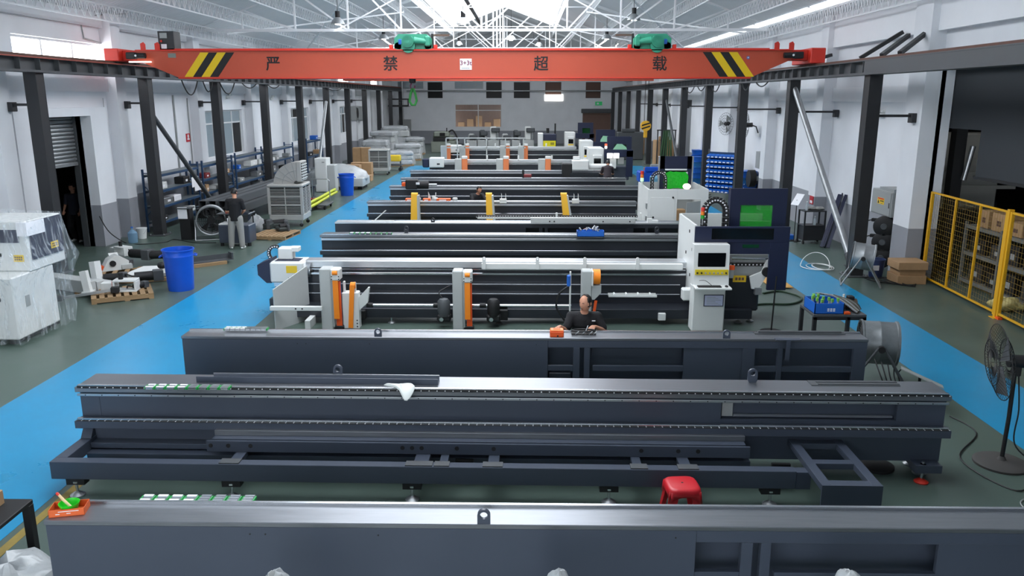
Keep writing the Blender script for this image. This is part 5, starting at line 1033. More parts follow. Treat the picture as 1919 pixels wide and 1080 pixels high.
def lump(name, lab, cat, c, r, m, amp=.25, seed=1, lab2=None, n=22, k=14):
    random.seed(seed); ph = [(random.uniform(0, 6), random.uniform(2, 5), random.uniform(2, 6)) for _ in range(5)]; mb = MB(); v = []; f = []
    for j in range(k+1):
        th = PI*j/k
        for i in range(n):
            a = 2*PI*i/n; s = 1+amp*sum(math.sin(p+q*a)*math.sin(w*th+p) for p, q0, w in ph for q in [round(q0)])/2.4
            z = -math.cos(th)*r[2]*(s if 0 < j < k else 1)
            v.append((c[0]+r[0]*math.sin(th)*math.cos(a)*s, c[1]+r[1]*math.sin(th)*math.sin(a)*s, max(c[2]+z, c[2]-r[2])))
    for j in range(k): f += [(j*n+i, j*n+(i+1) % n, (j+1)*n+(i+1) % n, (j+1)*n+i) for i in range(n)]
    return tag(mb.add(v, f).build(name, m), lab, cat)
p = gz(40, 1075, .45); lump('plastic_bundle', 'bundle of clear plastic film on the floor in the lower left corner', 'plastic', (p.x-.08, p.y-.02, .28), (.36, .42, .28), M_film2, .22, 4)
lump('plastic_bundle', 'flattened plastic film under the black corner table', 'plastic', (x1-.5, y1-.6, .24), (.36, .4, .08), M_film2, .2, 9)
for i, (px, lab) in enumerate(((517, 'left'), (1047, 'middle'), (1592, 'right'))):
    p = gy(px, 1080, 4.9); zz = p.z-.3; o = lump('wrapped_roll', '%s of three white wrapped rolls with yellow labels at the bottom edge' % lab, 'roll', (p.x, 4.9, zz+.17), (.105, .12, .17), M_film2, .1, 20+i, n=20)
    lb = bx(p.x-.05, p.x+.06, 4.81, 4.815, zz+.24, zz+.335).build('yellow_label', M_sticker, o); marks(lb, 'y', 4.81, p.x-.04, p.x+.05, zz+.25, zz+.325, 3, 2, M_brown)
    ro = thing('roll_stand', '%s hidden stand below the wrapped rolls' % ORD[i], 'stand', (p.x, 4.9, 0)); MB().cyl((0, 0, 0), (0, 0, zz), .05, 12).build('post', M_bed, ro); bx(-.16, .16, -.16, .16, 0, .03).build('base', M_bed, ro); ro['label'] = '%s black post under the wrapped rolls at the bottom edge' % lab
# ------------------------------------------------------------------ left side
# plastic wrapped machine
PX, PY0, PY1 = -8.78, 13.2, 14.75
wm = thing('wrapped_laser_cabinet', 'white and navy machine cabinet wrapped in clear plastic at the left edge', 'machine', (-9.8, 14, 0), world=True)
bx(-11.3, PX, PY0, PY1-.3, .1, 1.2, b=.02).build('lower_cabinet', M_white, wm); bx(-11.2, PX+.02, PY0+.55, PY1+.1, 1.2, 2.1, b=.02).build('upper_cabinet', M_white, wm)
bx(-9.25, PX-.12, PY0+.53, PY0+.55, 1.72, 1.95).build('navy_band', M_navy, wm); bx(PX+.02, PX+.04, PY0+.62, PY1+.05, 1.4, 2.08).build('navy_panel', M_navy, wm); bx(PX-.12, PX+.06, PY0+.51, PY0+1.05, 1.84, 2.08).build('paper_sheet', M_paper, wm)
s1 = bx(PX-.26, PX-.08, PY0+.535, PY0+.55, 1.38, 1.5).build('warning_sticker', M_sticker, wm); marks(s1, 'y', PY0+.535, PX-.245, PX-.095, 1.4, 1.48, 2, 4, M_brown)
s2 = bx(PX+.04, PX+.05, PY0+1.2, PY0+1.42, 1.5, 1.62).build('warning_sticker', M_sticker, wm); marks(s2, 'x', PX+.052, PY0+1.22, PY0+1.4, 1.52, 1.6, 2, 4, M_brown, .002)
for z, dx, dy in ((1.5, -.5, .53), (1.08, -.3, -.02), (.82, -.26, -.02)): bx(PX+dx-.03, PX+dx+.03, PY0+dy, PY0+dy+.02, z-.03, z+.03, b=.006).build('latch', M_blk, wm)
bx(PX, PX+.012, PY0+.3, PY0+.42, .62, .82, b=.004).build('handle_plate', M_ggrey, wm)
for x in (-11, PX-.2): bx(x-.06, x+.06, PY0+.1, PY1-.1, 0, .1).build('skid', M_blk, wm)
random.seed(2); rings = []
def wrap_outline(e, jit, tilt):
    pts = []; X0, X1, Y0, Y1 = -11.4, PX+e, PY0-e, PY1+e
    for i in range(12): pts.append((X0+(X1-X0)*i/12, Y0))
    for i in range(10): pts.append((X1, Y0+(Y1-Y0)*i/10))
    for i in range(12): pts.append((X1-(X1-X0)*i/12, Y1))
    for i in range(6): pts.append((X0, Y1-(Y1-Y0)*i/6))
    return [(a+random.uniform(-jit, jit), b+random.uniform(-jit, jit)) for a, b in pts]
mb = MB(); Rr = [(.06, .04, .03), (.1, .05, .35), (.07, .04, .75), (.13, .05, 1.08), (.24, .05, 1.3), (.12, .03, 1.65), (.07, .02, 2.0), (.05, .012, 2.13)]; n = 40; v = []; f = []
for e, j, z in Rr: v += [(a, b, z+(max(0, (PX-a))*.05 if z > 1.9 else 0)+(random.uniform(-.03, .03) if z < .1 else 0)) for a, b in wrap_outline(e, j, 0)]
for r in range(len(Rr)-1): f += [(r*n+i, r*n+(i+1) % n, (r+1)*n+(i+1) % n, (r+1)*n+i) for i in range(n)]
top = len(v); v.append((-10, 14, 2.2)); f += [((len(Rr)-1)*n+i, (len(Rr)-1)*n+(i+1) % n, top) for i in range(n)]
mb.add(v, f); mb.build('plastic_film', M_film, wm)
# long pale crate and the two pallets of machine parts
cr_ = thing('long_crate', 'long low pale grey beam pack on the floor behind the wrapped machine', 'crate', (-10.3, 17.4, 0), -.42)
for i in range(3): bx(-1.0, 1.1, -.3+.2*i, -.12+.2*i, .06, .34-.04*i, b=.01).build('beam', M_greyw, cr_)
for x in (-.7, .7): bx(x-.06, x+.06, -.32, .32, 0, .06).build('bearer', M_wood, cr_)
def pallet(lab, c, rz, L=1.2, W=1.0):
    t = thing('wooden_pallet', lab, 'pallet', c, rz, 'pallets')
    for j in (-1, 0, 1): bx(-L/2, L/2, j*(W/2-.05)-.045, j*(W/2-.05)+.045, .02, .1).build('bearer', M_wood, t)
    me = bx(-.05, .05, -W/2, W/2, 0, .022).mesh('deck_board', M_wood); nb = 8
    for i in range(nb): part(t, 'deck_board', me, (-L/2+.05+(L-.1)*i/(nb-1), 0, .1))
    for i in (0, nb//2, nb-1): part(t, 'deck_board', me, (-L/2+.05+(L-.1)*i/(nb-1), 0, .0))
    return t
pallet('wooden pallet of white machine parts nearest the blue stripe', (-8.75, 16.75, 0), .5); pallet('wooden pallet of white machine parts behind the blue barrel', (-9.2, 18.7, 0), .35, 1.9, 1.45)
def mpart(lab, px, py, z, kind, rz, s=1., seed=0):
    p = gz(px, py, z); t = thing('machine_part', lab, 'machine part', (p.x, p.y, z), rz, 'loose machine parts'); random.seed(seed)
    if kind == 'bracket':
        MB().prism([(-.25*s, 0), (.22*s, 0), (.25*s, .16*s), (.05*s, .3*s), (-.12*s, .22*s)], -.12*s, .12*s).build('bracket_body', M_white, t); bx(.1*s, .3*s, -.14*s, .14*s, .0, .1*s, b=.01).build('flange', M_greyw, t); MB().cyl((-.05*s, -.14*s, .14*s), (-.05*s, .14*s, .14*s), .06*s, 12).build('boss', M_blk, t); bx(-.3*s, -.2*s, -.08*s, .08*s, .02, .1*s).build('tab', M_belt2, t)
    elif kind == 'frame':
        for a in ((-.24, .24, 0, .04), (-.24, .24, .22, .26), (-.24, -.2, .04, .22), (.2, .24, .04, .22)): bx(a[0]*s, a[1]*s, -.15*s, .15*s, a[2]*s, a[3]*s, b=.006).build('frame_bar', M_white, t)
        bx(-.5*s, -.26*s, -.1*s, .1*s, 0, .2*s, b=.01).build('block', M_white, t); bx(-.26*s, -.24*s, -.11*s, .11*s, 0, .24*s).build('orange_pad', M_belt2, t); MB().cyl((-.1*s, 0, .26*s), (-.1*s, 0, .4*s), .05*s, 10).build('motor', M_blk, t)
    elif kind == 'plate':
        MB().prism([(-.45*s, 0), (.4*s, 0), (.4*s, .14*s), (.15*s, .28*s), (-.2*s, .28*s), (-.45*s, .1*s)], -.03*s, .03*s).rot(Matrix.Rotation(-1.1, 3, 'X')).build('plate', M_white, t); bx(-.3*s, .3*s, -.06*s, .12*s, .0, .06*s).build('rib', M_greyw, t); MB().ell((.2*s, .0, .2*s), (.09*s, .09*s, .07*s), 10, 6).build('knob', M_blk, t)
    elif kind == 'motor':
        MB().cyl((-.2*s, 0, .1*s), (.12*s, 0, .1*s), .09*s, 14).build('motor_body', M_blk, t); bx(.12*s, .3*s, -.1*s, .1*s, 0, .2*s, b=.01).build('gearbox', M_girder, t); MB().tube(spline([(-.2*s, 0, .1*s), (-.35*s, .1*s, .15*s), (-.3*s, .2*s, .02)]), .015, 6).build('lead', M_cable, t)
    elif kind == 'post':
        MB().bar((0, 0, 0), (-.06*s, .05, .42*s), .12*s, .16*s).build('post', M_white, t); bx(-.1*s, .1*s, -.1*s, .1*s, 0, .03).build('foot', M_white, t)
    elif kind == 'arm':
        MB().bar((-.5*s, 0, .06), (.4*s, 0, .16), .07, .05).build('arm', M_galv, t); bx(-.6*s, -.48*s, -.05, .05, 0, .12, b=.01).build('caster', M_blk, t); bx(.35*s, .5*s, -.07, .07, .1, .22, b=.01).build('joint', M_blk, t)
    return t
for a in (('white post part with black clamp on the near pallet', 166, 548, .12, 'post', .2, 1.1), ('second white post part standing on the near pallet', 184, 532, .12, 'post', -.2, 1.2), ('white open box frame with orange pad on the near pallet', 238, 545, .12, 'frame', .15, 1.0), ('black motor on the near pallet', 213, 528, .12, 'motor', .4, 1.0), ('steel arm with black caster sticking out of the near pallet', 172, 560, .05, 'arm', .35, 1.1),
        ('white cast bracket with orange tab on the rear pallet', 215, 505, .12, 'bracket', .7, 1.25), ('flat white plate part on the rear pallet beside the barrel', 285, 517, .12, 'plate', .2, 1.2), ('grey gearbox at the front of the rear pallet', 275, 527, .12, 'motor', .5, 1.2), ('black motor at the back of the rear pallet', 262, 485, .12, 'motor', -.3, 1.3), ('second black motor at the back of the rear pallet', 296, 486, .12, 'motor', .2, 1.2), ('small white bracket at the left of the rear pallet', 214, 494, .12, 'bracket', 2.2, .9), ('dark clamp in the middle of the rear pallet', 243, 500, .12, 'motor', 1.9, .8), ('white frame part lying at the back of the rear pallet', 232, 478, .12, 'frame', -.5, .9), ('white plate part at the right end of the rear pallet', 318, 500, .12, 'plate', -.4, .8), ('small black motor at the front of the near pallet', 262, 541, .12, 'motor', 1.2, .7)): mpart(*a)
# blue barrels
def barrel(lab, c, r, h, k=1.):
    t = thing('blue_barrel', lab, 'barrel', c, .3)
    MB().lathe([(.0, .0), (r*.8, .0), (r*.82, .03), (r*.95, h*.82), (r*.97, h*.84), (r*.95, h*.86), (r*.98, h*.97), (r*1.04, h*.975), (r*1.04, h), (r*.96, h), (r*.93, h*.8), (r*.78, .03), (.0, .02)], 36).build('shell', M_plast_b, t)
    for s in (-1, 1): MB().tube([(s*r*.98, -.09, h*.86), (s*(r+.05), -.08, h*.83), (s*(r+.05), .08, h*.83), (s*r*.98, .09, h*.86)], .016, 8).build('handle', M_plast_b, t)
    return t
barrel('blue plastic barrel on the left beside the pallets of parts', (-7.75, 17.45, 0), .335, .93); barrel('smaller-looking blue barrel in front of the wrapped flat machine', (-7.9, 35.4, 0), .34, .95)
o = thing('bent_channel', 'dark bent steel channel on boards right of the blue barrel', 'channel', (gz(375, 492, .1).x+.15, gz(375, 492, .1).y+.2, 0), .7); bx(-.5, .6, -.12, .12, .08, .1).build('web', M_girder, o); bx(-.5, .6, .11, .13, .08, .22).build('flange', M_girder, o); bx(.56, .6, -.12, .13, .08, .26).build('end_plate', M_girder, o); bx(-.6, .4, -.2, -.1, 0, .08).build('board', M_wood, o)
# blue racks along the left wall
def rack(lab, y0, y1, h, nsh, x0=XL+.38, x1=XL+.8):
    t = thing('storage_rack', lab, 'rack', ((x0+x1)/2, (y0+y1)/2, 0), group='blue racks', world=True)
    for x in (x0, x1):
        for y in (y0, y1): bx(x-.03, x+.03, y-.03, y+.03, 0, h, b=.004).build('post', M_rack, t)
    for i in range(nsh):
        z = .3+(h-.5)*i/(nsh-1); sh = bx(x0, x1, y0+.03, y1-.03, z, z+.025).build('shelf', M_shelf, t)
        for x in (x0, x1): bx(x-.02, x+.02, y0+.03, y1-.03, z-.06, z+.015).build('beam', M_rack, t)
    for y in (y0, y1):
        MB().bar((x0, y, .5), (x1, y, 1.0), .03, .015).build('end_brace', M_rack, t); MB().bar((x1, y, 1.0), (x0, y, 1.5), .03, .015).build('end_brace', M_rack, t); MB().bar((x0, y, h-.12), (x1, y, h-.12), .03).build('end_bar', M_rack, t)
    return t
rack('nearest blue rack behind the second left column', 25.3, 28.6, 2.0, 4); rack('second blue rack on the left wall, below the window', 29.0, 32.0, 2.0, 4); rack('third blue rack on the left wall', 32.4, 36.2, 2.05, 4); rack('fourth blue rack on the left wall behind the cooler', 37.0, 40.6, 2.05, 4); rack('fifth blue rack, beside the leaning silver pipe', 43.2, 46.6, 2.1, 3)
random.seed(21)
goods = [(25.9, 1.43, M_white, 'white parcels on the nearest blue rack'), (26.8, .88, M_paper, 'crumpled white paper on the nearest blue rack'), (27.7, 1.43, M_blk, 'black carton on the nearest blue rack'), (26.2, .88, M_galv, 'steel pieces on the nearest blue rack'), (27.9, .3, M_white, 'white profiles low on the nearest blue rack'), (29.6, 1.4, mat('dark_red', (120, 40, 44), .5), 'dark red case on the second blue rack'), (30.6, .85, M_white, 'white tubes on the second blue rack'), (31.4, .3, M_galv, 'pale metal strips low on the second blue rack'),
    (33.2, .85, M_ggrey, 'grey box on the third blue rack'), (34.8, 1.4, M_white, 'white carton on the third blue rack'), (35.5, .85, M_galv, 'bright metal box on the third blue rack'), (38.2, 1.4, M_ggrey, 'grey casing on the fourth blue rack'), (39.6, .85, M_blk, 'black motor box on the fourth blue rack'), (44.2, 1.2, M_blk, 'black box on the fifth blue rack'), (45.6, 1.9, M_bluebin, 'blue tub on top of the fifth blue rack')]
for y, z, m, lab in goods:
    zz = {1.43: 1.325, .88: .825, .3: .325, 1.4: 1.325, .85: .825, 1.2: 1.125, 1.9: 1.925}[z]
    if y > 32: zz = {1.4: 1.358, .85: .841, .3: .325}.get(z, zz)
    w = random.uniform(.22, .4); h = random.uniform(.14, .26); o = MB().box(XL+.42, XL+.76, y-w, y+w, zz, zz+h, b=.02).build('rack_goods', m); tag(o, lab, 'goods', 'goods on the blue racks'); bx(XL+.76, XL+.764, y-w*.4, y+w*.2, zz+h*.3, zz+h*.6).build('label_sheet', M_paper, o)
random.seed(77); kinds = [('white parcel', M_white), ('grey casting', M_ggrey), ('black case', M_blk), ('steel block', M_galv), ('brown carton', M_card), ('blue tub', M_bluebin)]
for ri, (y0, y1, nsh, hh_, rn) in enumerate(((25.3, 28.6, 4, 2.0, 'nearest'), (29.0, 32.0, 4, 2.0, 'second'), (32.4, 36.2, 4, 2.05, 'third'), (37.0, 40.6, 4, 2.05, 'fourth'), (43.2, 46.6, 3, 2.1, 'fifth'))):
    for k in range(nsh-1):
        z = .3+(hh_-.5)*k/(nsh-1)+.025
        for u, un in ((.16, 'near end'), (.86, 'far end')):
            kn, km = kinds[random.randrange(6)]; y = y0+(y1-y0)*u; w = random.uniform(.12, .24); h = random.uniform(.1, .3)
            if random.random() < .25: continue
            if any(abs(g[0]-y) < .55 and abs({1.43: 1.325, .88: .825, .3: .325, 1.4: 1.34, .85: .83, 1.2: 1.125, 1.9: 1.925}[g[1]]-z) < .3 for g in goods): continue
            o = bx(XL+.42, XL+.76, y-w, y+w, z, z+h, b=.015).build('rack_goods', km); tag(o, '%s on the %s shelf of the %s blue rack, %s' % (kn, ('bottom', 'second', 'third')[k], rn, un), 'goods', 'goods on the blue racks'); bx(XL+.76, XL+.764, y-w*.3, y+w*.3, z+h*.3, z+h*.55).build('label_sheet', M_paper, o)
ps = bx(XL+.835, XL+.84, 27.9, 28.5, 1.15, 1.5).build('hanging_notice', M_paper); tag(ps, 'white paper sheets hanging from the nearest blue rack', 'notice'); bx(XL+.842, XL+.847, 28.1, 28.75, 1.0, 1.3).build('second_sheet', M_paper, ps)
# long dark profiles stacked beyond the standing worker
for i in range(7):
    r, c_ = divmod(i, 4); x = -10.35+.32*c_+.12*r; z = .5+.26*r; t = thing('steel_profile', '%s long dark square profile, counted from the wall, %s layer of the stack' % (ORD[c_], ('lower', 'upper')[r]), 'profile', (x, 30.8, z), -.02, 'long profiles')
    for a in ((-.12, .12, -.12, -.105), (-.12, .12, .105, .12)): bx(a[0], a[1], -5.4, 4.4, a[2]+.12, a[3]+.12).build('wall_plate', M_girder, t)
    for a in ((-.12, -.105), (.105, .12)): bx(a[0], a[1], -5.4, 4.4, .015, .225).build('side_plate', M_girder, t)
for i, y in enumerate((26.4, 30.5, 34.6)):
    t = thing('trestle', '%s trestle from the camera under the long dark profiles' % ORD[i], 'trestle', (-9.8, y, 0), 0, 'profile trestles'); bx(-.8, .7, -.06, .06, .42, .5).build('beam', M_bed, t)
    for x in (-.7, .6): bx(x-.04, x+.04, -.25, .25, 0, .04).build('foot', M_bed, t); bx(x-.04, x+.04, -.04, .04, .04, .42).build('leg', M_bed, t)
# drum fan helper
def drum_fan(lab, c, r, ln, rz, tilt, hgt, m=M_galv, dark=False):
    t = thing('drum_fan', lab, 'fan', c, rz, 'drum fans'); R = Matrix.Rotation(tilt, 3, 'X'); ctr = Vector((0, 0, hgt))
    def put(mb, nm, mm, kd=None): mb.rot(R, (0, 0, 0)); mb.v = [(a, b, z+hgt) for a, b, z in mb.v]; return mb.build(nm, mm, t, kind=kd)
    put(MB().lathe([(r*.97, -ln/2), (r*1.05, -ln/2-.01), (r*1.05, -ln/2+.02), (r, -ln/2+.03), (r, -.02), (r*1.015, -.01), (r*1.015, .01), (r, .02), (r, ln/2-.03), (r*1.05, ln/2-.02), (r*1.05, ln/2+.01), (r*.97, ln/2), (r*.965, ln/2-.03), (r*.965, -ln/2+.03), (r*.97, -ln/2)], 32, axis='y', caps=False), 'drum', m)
    put(MB().cyl((0, -.12, 0), (0, .12, 0), r*.28, 16), 'motor', M_blk)
    for k in range(5):
        a = 2*PI*k/5; b1 = MB(); v = [(r*.25*math.cos(a), -.05, r*.25*math.sin(a)), (r*.25*math.cos(a+.25), .05, r*.25*math.sin(a+.25)), (r*.92*math.cos(a+.5), .05, r*.92*math.sin(a+.5)), (r*.92*math.cos(a), -.05, r*.92*math.sin(a))]; b1.add(v+[(x, y+.01, z) for x, y, z in v], [(0, 1, 2, 3), (7, 6, 5, 4), (0, 4, 5, 1), (1, 5, 6, 2), (2, 6, 7, 3), (3, 7, 4, 0)]); put(b1, 'blade', M_blk)
    for yy in (-ln/2-.005, ln/2+.005):
        g = MB()
        for q in range(1, 8): g.tube([(r*q/7.5*math.cos(2*PI*i/28), yy, r*q/7.5*math.sin(2*PI*i/28)) for i in range(28)], .004, 4, True)
        for k in range(8): g.tube([(0, yy, 0), (r*math.cos(PI*k/4), yy, r*math.sin(PI*k/4))], .005, 4)
        put(g, 'guard_grille', M_blk, 'stuff')
    for s in (-1, 1):
        x = s*(r+.04); MB().tube([(x*1.05, -.42, .02), (x, -.04, hgt+.02), (x, .04, hgt+.02), (x*1.05, .42, .02)], .018, 8).build('leg_frame', m if not dark else M_girder, t); MB().cyl((s*r, 0, hgt), (x+s*.03, 0, hgt), .05, 14).build('pivot', M_blk, t)
    for y in (-.42, .42): MB().cyl((-(r+.04)*1.05, y, .03), ((r+.04)*1.05, y, .03), .016, 8).build('floor_bar', m if not dark else M_girder, t)
    return t
p = gz(396, 447); drum_fan('large steel drum fan on the floor beside the standing worker', (p.x+.05, p.y, 0), .42, .45, .35, 0, .58)
ca = thing('dark_pedestal', 'dark pedestal with a hanging paper notice left of the drum fan', 'pedestal', (gz(358, 449).x-.1, gz(358, 449).y+.05, 0)); bx(-.16, .16, -.15, .15, 0, .95, b=.01).build('body', M_blk, ca); bx(-.18, .1, -.17, -.155, .65, 1.0).build('paper_notice', M_paper, ca); bx(-.2, .2, -.2, .2, .95, .98).build('cap', M_girder, ca)
p0 = gz(408, 464); p1 = gz(470, 462); cart = thing('tool_cart', 'dark tool cart with raised handle in front of the standing worker', 'cart', ((p0.x+p1.x)/2, p0.y+.45, 0)); w = (p1.x-p0.x)/2
bx(-w, w, -.3, .3, .1, .62, b=.02).build('cabinet', M_bed, cart); bx(-w+.0, -.05, -.28, .2, .62, .66, b=.02).build('white_tray', M_white, cart); bx(-w-.1, .1, -.1, .25, .9, .93, b=.01).build('upper_tray', M_girder, cart); bx(-.3, .0, -.05, .15, .93, .97, b=.01).build('red_tools', M_red, cart)
for x in (-w+.05, w-.05): MB().cyl((x, .25, .62), (x, .25, 1.0), .02, 8).build('upright', M_blk, cart); MB().cyl((x, -.2, .0), (x, -.2, .1), .05, 10).build('caster', M_blk, cart)
MB().cyl((w, -.25, .95), (w, .25, .95), .018, 8).build('handle', M_galv, cart)
# small things by the doorway
p = gz(250, 455); wj = thing('water_bottle', 'large pale blue water bottle by the left wall', 'bottle', (p.x, p.y, 0)); MB().lathe([(0, 0), (.13, 0), (.14, .03), (.135, .15), (.14, .18), (.14, .3), (.06, .38), (.035, .4), (.035, .45), (0, .45)], 20).build('bottle_body', mat('blue_clear_plastic', (130, 170, 200), .15, alpha=.6), wj); MB().cyl((0, 0, .45), (0, 0, .48), .04, 12).build('cap', M_bluebin, wj)
p = gz(267, 447); wb = thing('white_bucket', 'white bucket with lid beside the water bottle', 'bucket', (p.x, p.y, 0)); MB().lathe([(0, 0), (.12, 0), (.15, .3), (.16, .3), (.16, .33), (0, .33)], 20).build('bucket_body', M_white, wb); MB().tube([(.15*math.cos(a), -.02-.16*math.sin(a)*.6, .28-.15*math.sin(a)) for a in [PI*i/10 for i in range(11)]], .005, 5).build('bail', M_galv, wb)
tag(MB().tube(spline([(XL+.3, 22.6, .9), gz(205, 435, .5), gz(235, 455, .01), gz(262, 458, .01), gz(310, 454, .01), gz(327, 449, .01), gz(365, 455, .01), gz(405, 455, .01)], 8), .014, 6).build('power_cable', M_cable), 'black cable running from the shutter doorway across the floor', 'cable')
# evaporative coolers
def cooler(lab, c, rz, w, d, h, duct):
    t = thing('air_cooler', lab, 'cooler', c, rz, 'air coolers'); z0 = .22
    bx(-w/2, w/2, -d/2, d/2, z0, z0+.2, b=.02).build('tank', M_cooler, t); bx(-w/2+.03, w/2-.03, -d/2+.03, d/2-.03, z0+.2, h-.08, b=.01).build('core', M_blk, t); bx(-w/2-.02, w/2+.02, -d/2-.02, d/2+.02, h-.1, h, b=.03).build('top_cover', M_cooler, t)
    for sx in (-1, 1):
        for sy in (-1, 1): bx(sx*(w/2-.03)-.045, sx*(w/2-.03)+.045, sy*(d/2-.03)-.045, sy*(d/2-.03)+.045, z0+.2, h-.1, b=.01).build('corner_post', M_cooler, t); MB().cyl((sx*(w/2-.1), sy*(d/2-.1)-.03, .06), (sx*(w/2-.1), sy*(d/2-.1)+.03, .06), .06, 12).build('caster', M_blk, t); bx(sx*(w/2-.1)-.03, sx*(w/2-.1)+.03, sy*(d/2-.1)-.03, sy*(d/2-.1)+.03, .08, z0).build('caster_fork', M_galv, t)
    ns = 16; zz = [(z0+.24)+(h-.16-(z0+.24))*i/ns for i in range(ns+1)]
    m1 = bx(-w/2+.07, w/2-.07, -.006, .006, -.008, .008).mesh('louvre', M_cooler); m2 = bx(-.006, .006, -d/2+.07, d/2-.07, -.008, .008).mesh('louvre', M_cooler)
    for i, z in enumerate(zz): part(t, 'louvre', m1, (0, -d/2, z), (.5, 0, 0)); part(t, 'louvre', m2, (w/2, 0, z), (0, .5, 0))
    for x in (-w/2+.06, 0, w/2-.06): bx(x-.015, x+.015, -d/2-.01, -d/2+.012, z0+.2, h-.1).build('mullion', M_cooler, t)
    for y in (-d/2+.06, 0, d/2-.06): bx(w/2-.012, w/2+.01, y-.015, y+.015, z0+.2, h-.1).build('mullion', M_cooler, t)
    for f_ in (.36, .66): z = z0+.2+(h-.3-z0)*f_; bx(-w/2+.05, w/2-.05, -d/2-.012, -d/2+.01, z-.02, z+.02).build('mid_rail', M_cooler, t)
    if duct:
        R = .78; W = .38; a0 = []; mb = MB(); v = []; f = []; n = 9; c0 = (.38, h+.0)
        for i in range(n+1):
            a = PI-PI/2*i/n
            for rr in (.12, R):
                for y in (-W, W): v.append((c0[0]+rr*math.cos(a), y, c0[1]+rr*math.sin(a)*.92))
        for i in range(n):
            k = i*4; q = k+4; f += [(k, k+1, q+1, q), (k+2, q+2, q+3, k+3), (k, q, q+2, k+2), (k+1, k+3, q+3, q+1)]
        f += [(0, 2, 3, 1), (n*4, n*4+1, n*4+3, n*4+2)]
        el = mb.add(v, f).build('duct_elbow', M_cooler, t)
        for i in (2, 4, 6, 8):
            a = PI-PI/2*i/9; MB().bar((c0[0]+.14*math.cos(a), -W-.008, c0[1]+.14*math.sin(a)*.92), (c0[0]+R*math.cos(a), -W-.008, c0[1]+R*math.sin(a)*.92), .02, .016, up=(0, 1, 0)).build('duct_rib', M_ggrey, el)
        MB().tube([(c0[0]+.48*math.cos(PI-PI/2*i/9), -W-.006, c0[1]+.48*math.sin(PI-PI/2*i/9)*.92) for i in range(10)], .01, 5).build('duct_rib', M_ggrey, el)
        o = bx(c0[0], c0[0]+.16, -W-.02, W+.02, h+.08, h+R*.92+.02, b=.02).build('outlet_box', M_cooler, el); bx(c0[0]+.155, c0[0]+.165, -W+.03, W-.03, h+.13, h+R*.92-.03).build('outlet_dark', M_blk, o)
        for i in range(6): z = h+.16+i*.09; bx(c0[0]+.16, c0[0]+.185, -W+.02, W-.02, z, z+.03).build('outlet_louvre', M_white, o)
        for y in (-.2, 0, .2): bx(c0[0]+.165, c0[0]+.18, y-.01, y+.01, h+.12, h+R*.92-.02).build('outlet_bar', M_white, o)
    return t
cooler('big beige evaporative cooler with curved duct elbow on top', (-7.98, 26.95, 0), .03, 1.14, 1.1, 1.42, True); cooler('far beige evaporative cooler without duct beside the blue stripe', (-8.2, 45.4, 0), .06, 1.1, 1.0, 1.42, False)
# pallet and junk before the cooler
pallet('wooden pallet with black castings before the big cooler', (-7.75, 24.5, 0), -.1, 1.1, 1.3)
for i, (px, py, w, h, lab) in enumerate(((494, 428, .3, .3, 'dark green casting on the pallet before the big cooler'), (522, 425, .34, .22, 'black motor casting on the pallet before the big cooler'), (530, 432, .18, .2, 'black gearbox beside the pallet before the big cooler'))):
    p = gz(px, py, .13); t = thing('casting', lab, 'casting', (p.x, p.y, .122), .3*i, 'black castings'); bx(-w, w, -.2, .2, 0, h*.6, b=.03).build('casting_body', mat('casting_dark', (44, 50, 48), .6), t); MB().cyl((-w*.5, 0, h*.6), (w*.6, .0, h*.7), .1, 12).build('cylinder', M_blk, t); bx(w*.5, w*.9, -.22, .1, 0, h, b=.02).build('flange', M_girder, t)
p = gz(480, 438); lump('plastic_bag', 'white plastic bag of scraps beside the tool cart', 'bag', (p.x, p.y+.1, .28), (.22, .25, .28), M_film2, .25, 12)
# yellow wrapped pipes on a dolly, trolley
p = gz(563, 408); q = gz(621, 371)
for i, (dx, dz) in enumerate(((0, 0), (.14, 0), (.07, .12))):
    a = Vector((p.x+dx, p.y, .245+dz)); b = Vector((q.x+dx+.1, q.y, .26+dz)); tag(MB().tube([a.lerp(b, k/8)+Vector((random.uniform(-.012, .012), 0, random.uniform(-.012, .012))) for k in range(9)], .055, 10).build('wrapped_pipe', M_ytube), ('left', 'right', 'topmost')[i]+' yellow-green wrapped pipe on the dolly', 'pipe', 'yellow wrapped pipes')
t = thing('pipe_dolly', 'low dolly with tall hoop handle carrying the yellow wrapped pipes', 'trolley', (-8.05, 31.2, 0)); bx(-.4, .4, -.6, .6, .14, .19, b=.01).build('deck', M_girder, t)
for x in (-.3, .3):
    for y in (-.5, .5): MB().cyl((x-.03, y, .07), (x+.03, y, .07), .07, 12).build('wheel', M_blk, t)
MB().tube([(-.42, .55, .19), (-.42, .55, 1.0), (-.36, .55, 1.08), (.2, .55, 1.08), (.27, .55, 1.0), (.27, .55, .19)], .02, 8).build('hoop_handle', M_galv, t)
t = thing('red_jack', 'red pallet jack fork lying behind the dolly', 'jack', (-9.1, 33.2, 0), .1); bx(-.6, .6, -.12, .12, .05, .14, b=.02).build('fork', mat('jack_red', (150, 40, 40), .5), t); MB().cyl((-.6, -.1, .06), (-.6, .1, .06), .06, 10).build('wheel', M_blk, t)
